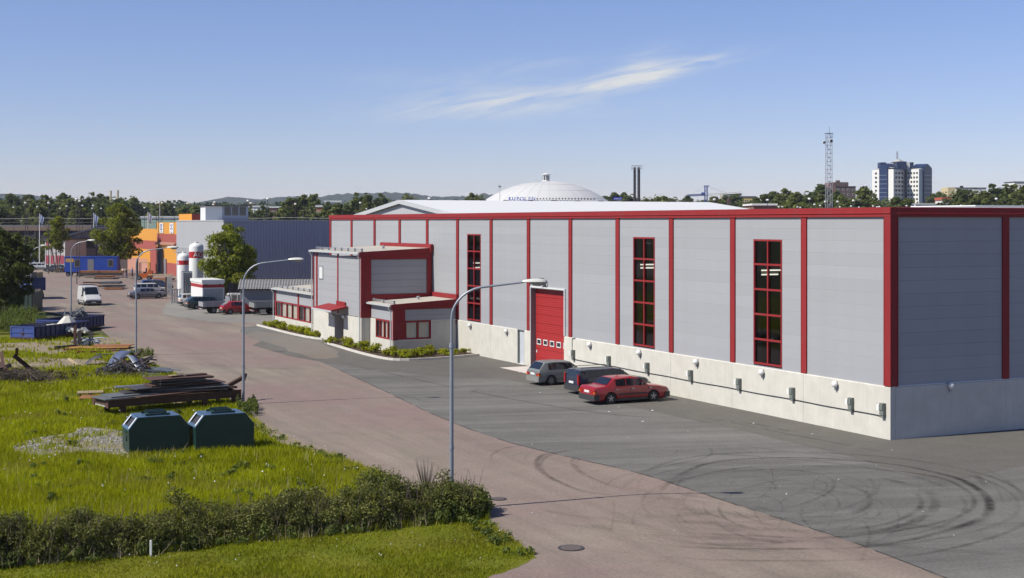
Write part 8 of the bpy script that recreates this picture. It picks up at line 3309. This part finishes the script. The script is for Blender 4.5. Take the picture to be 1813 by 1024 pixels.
# the continuous far woods: real small trees joined into one mass
def far_woods(name, y0, y1, px0, px1, ytops, n, seed, con=.7):
    rng = np.random.default_rng(seed)
    Q = []
    for k in range(n):
        px = rng.uniform(px0, px1)
        Yd = rng.uniform(y0, y1)
        X, Y = A(px, Yd)
        yt = np.interp(px, [p[0] for p in ytops], [p[1] for p in ytops]) + rng.normal() * 1.1 + 1.0
        H = max(6, ZA(yt, Yd))
        lb = []
        c = rng.random() < con
        if c:
            rr_ = H * .14
            for i in range(6):
                f = i / 6
                lb.append((X, Y, H * (.15 + .82 * f), rr_ * (1 - f) + .4, rr_ * (1 - f) + .4, H * .09))
        else:
            for i in range(7):
                lb.append((X + rng.normal() * H * .12, Y + rng.normal() * H * .12, H * rng.uniform(.3, .88), H * .15, H * .15, H * .12))
        Q.append(leaf_cloud(rng, lb, 170, H * .035 + .25, .5, .4, .8))
    o = link(name, quads_mesh(name, np.concatenate(Q), M['needle'] if con > .5 else M['leaf_far']))
    o['kind'] = 'stuff'
    return o


TOP = [(-100, 346), (0, 346), (60, 349), (150, 351), (240, 353), (300, 354), (380, 356), (460, 355), (560, 354), (620, 356), (700, 352), (860, 353), (1060, 352), (1300, 352), (1420, 352), (1560, 350), (1813, 348), (1900, 348)]
far_woods('far_conifer_woods', 900, 1200, -100, 900, TOP, 620, 91)
far_woods('far_leafy_woods', 640, 860, -100, 620, [(p, y + 8) for p, y in TOP], 420, 92, .15)
far_woods('far_woods', 850, 1100, 1040, 1900, TOP, 330, 93, .3)

# ------------------------------------------------------------------ hills
def hills(name, Y0, prof, mat, seed):
    V, F = [], []
    rng = random.Random(seed)
    n = 260
    px0, px1 = prof[0][0], prof[-1][0]
    rows = 9
    for j in range(rows):
        g = j / (rows - 1)
        Yd = Y0 - 900 + 2200 * g
        hump = math.sin(math.pi * min(1, g / .82)) if g < .82 else 0
        hump = {0: 0}.get(j, math.sin(math.pi * (g ** .9)))
        for i in range(n):
            f = i / (n - 1)
            px = px0 + (px1 - px0) * f
            yt = np.interp(px, [p[0] for p in prof], [p[1] for p in prof])
            H = max(0, (HOR - yt) * Y0 / FPX + CH)
            z = H * hump * (1 + .02 * math.sin(i * 1.7 + j)) + (rng.uniform(-3.0, 3.0) if 0 < j < rows - 1 else -3)
            X = (px - CX) / FPX * Y0
            V.append((X, Yd, z))
    for j in range(rows - 1):
        for i in range(n - 1):
            a = j * n + i
            F.append((a, a + 1, a + n + 1, a + n))
    me = bpy.data.meshes.new(name)
    me.from_pydata(V, [], F)
    me.materials.append(mat)
    me.shade_smooth()
    o = link(name, me)
    o['kind'] = 'structure'
    return o


hill_m = soil_mat('wooded_hills', (.020, .032, .020), (.030, .045, .024), (.016, .026, .016), .01)
hills('hills', 4600, [(-200, 346), (-60, 342), (0, 343), (20, 342.5), (38, 349), (60, 358), (200, 366), (350, 362), (385, 354), (400, 350), (415, 349), (430, 350), (445, 354), (470, 354), (490, 350), (510, 347.5), (530, 347.5), (548, 351), (565, 349), (576, 345.5), (600, 344), (630, 342.5), (655, 341), (680, 340), (715, 341.5), (745, 344.5), (765, 348), (800, 347), (835, 346), (855, 342.5), (870, 343), (885, 349), (930, 360), (1000, 370)], hill_m, 1)

# ------------------------------------------------------------------ air
hz = MB().box(-4200, 4200, -60, 6100, -5.0, 130).build('haze', None if False else M['white'])
hz['kind'] = 'stuff'
hm = bpy.data.materials.new('air')
hm.use_nodes = True
ht = hm.node_tree
ht.nodes.clear()
ho = ht.nodes.new('ShaderNodeOutputMaterial')
hv = ht.nodes.new('ShaderNodeVolumePrincipled')
hv.inputs['Color'].default_value = (.82, .88, 1.0, 1)
hv.inputs['Density'].default_value = 0.00007
hv.inputs['Anisotropy'].default_value = 0.0
ht.links.new(hv.outputs[0], ho.inputs['Volume'])
hz.data.materials.clear()
hz.data.materials.append(hm)
hz.display_type = 'WIRE'
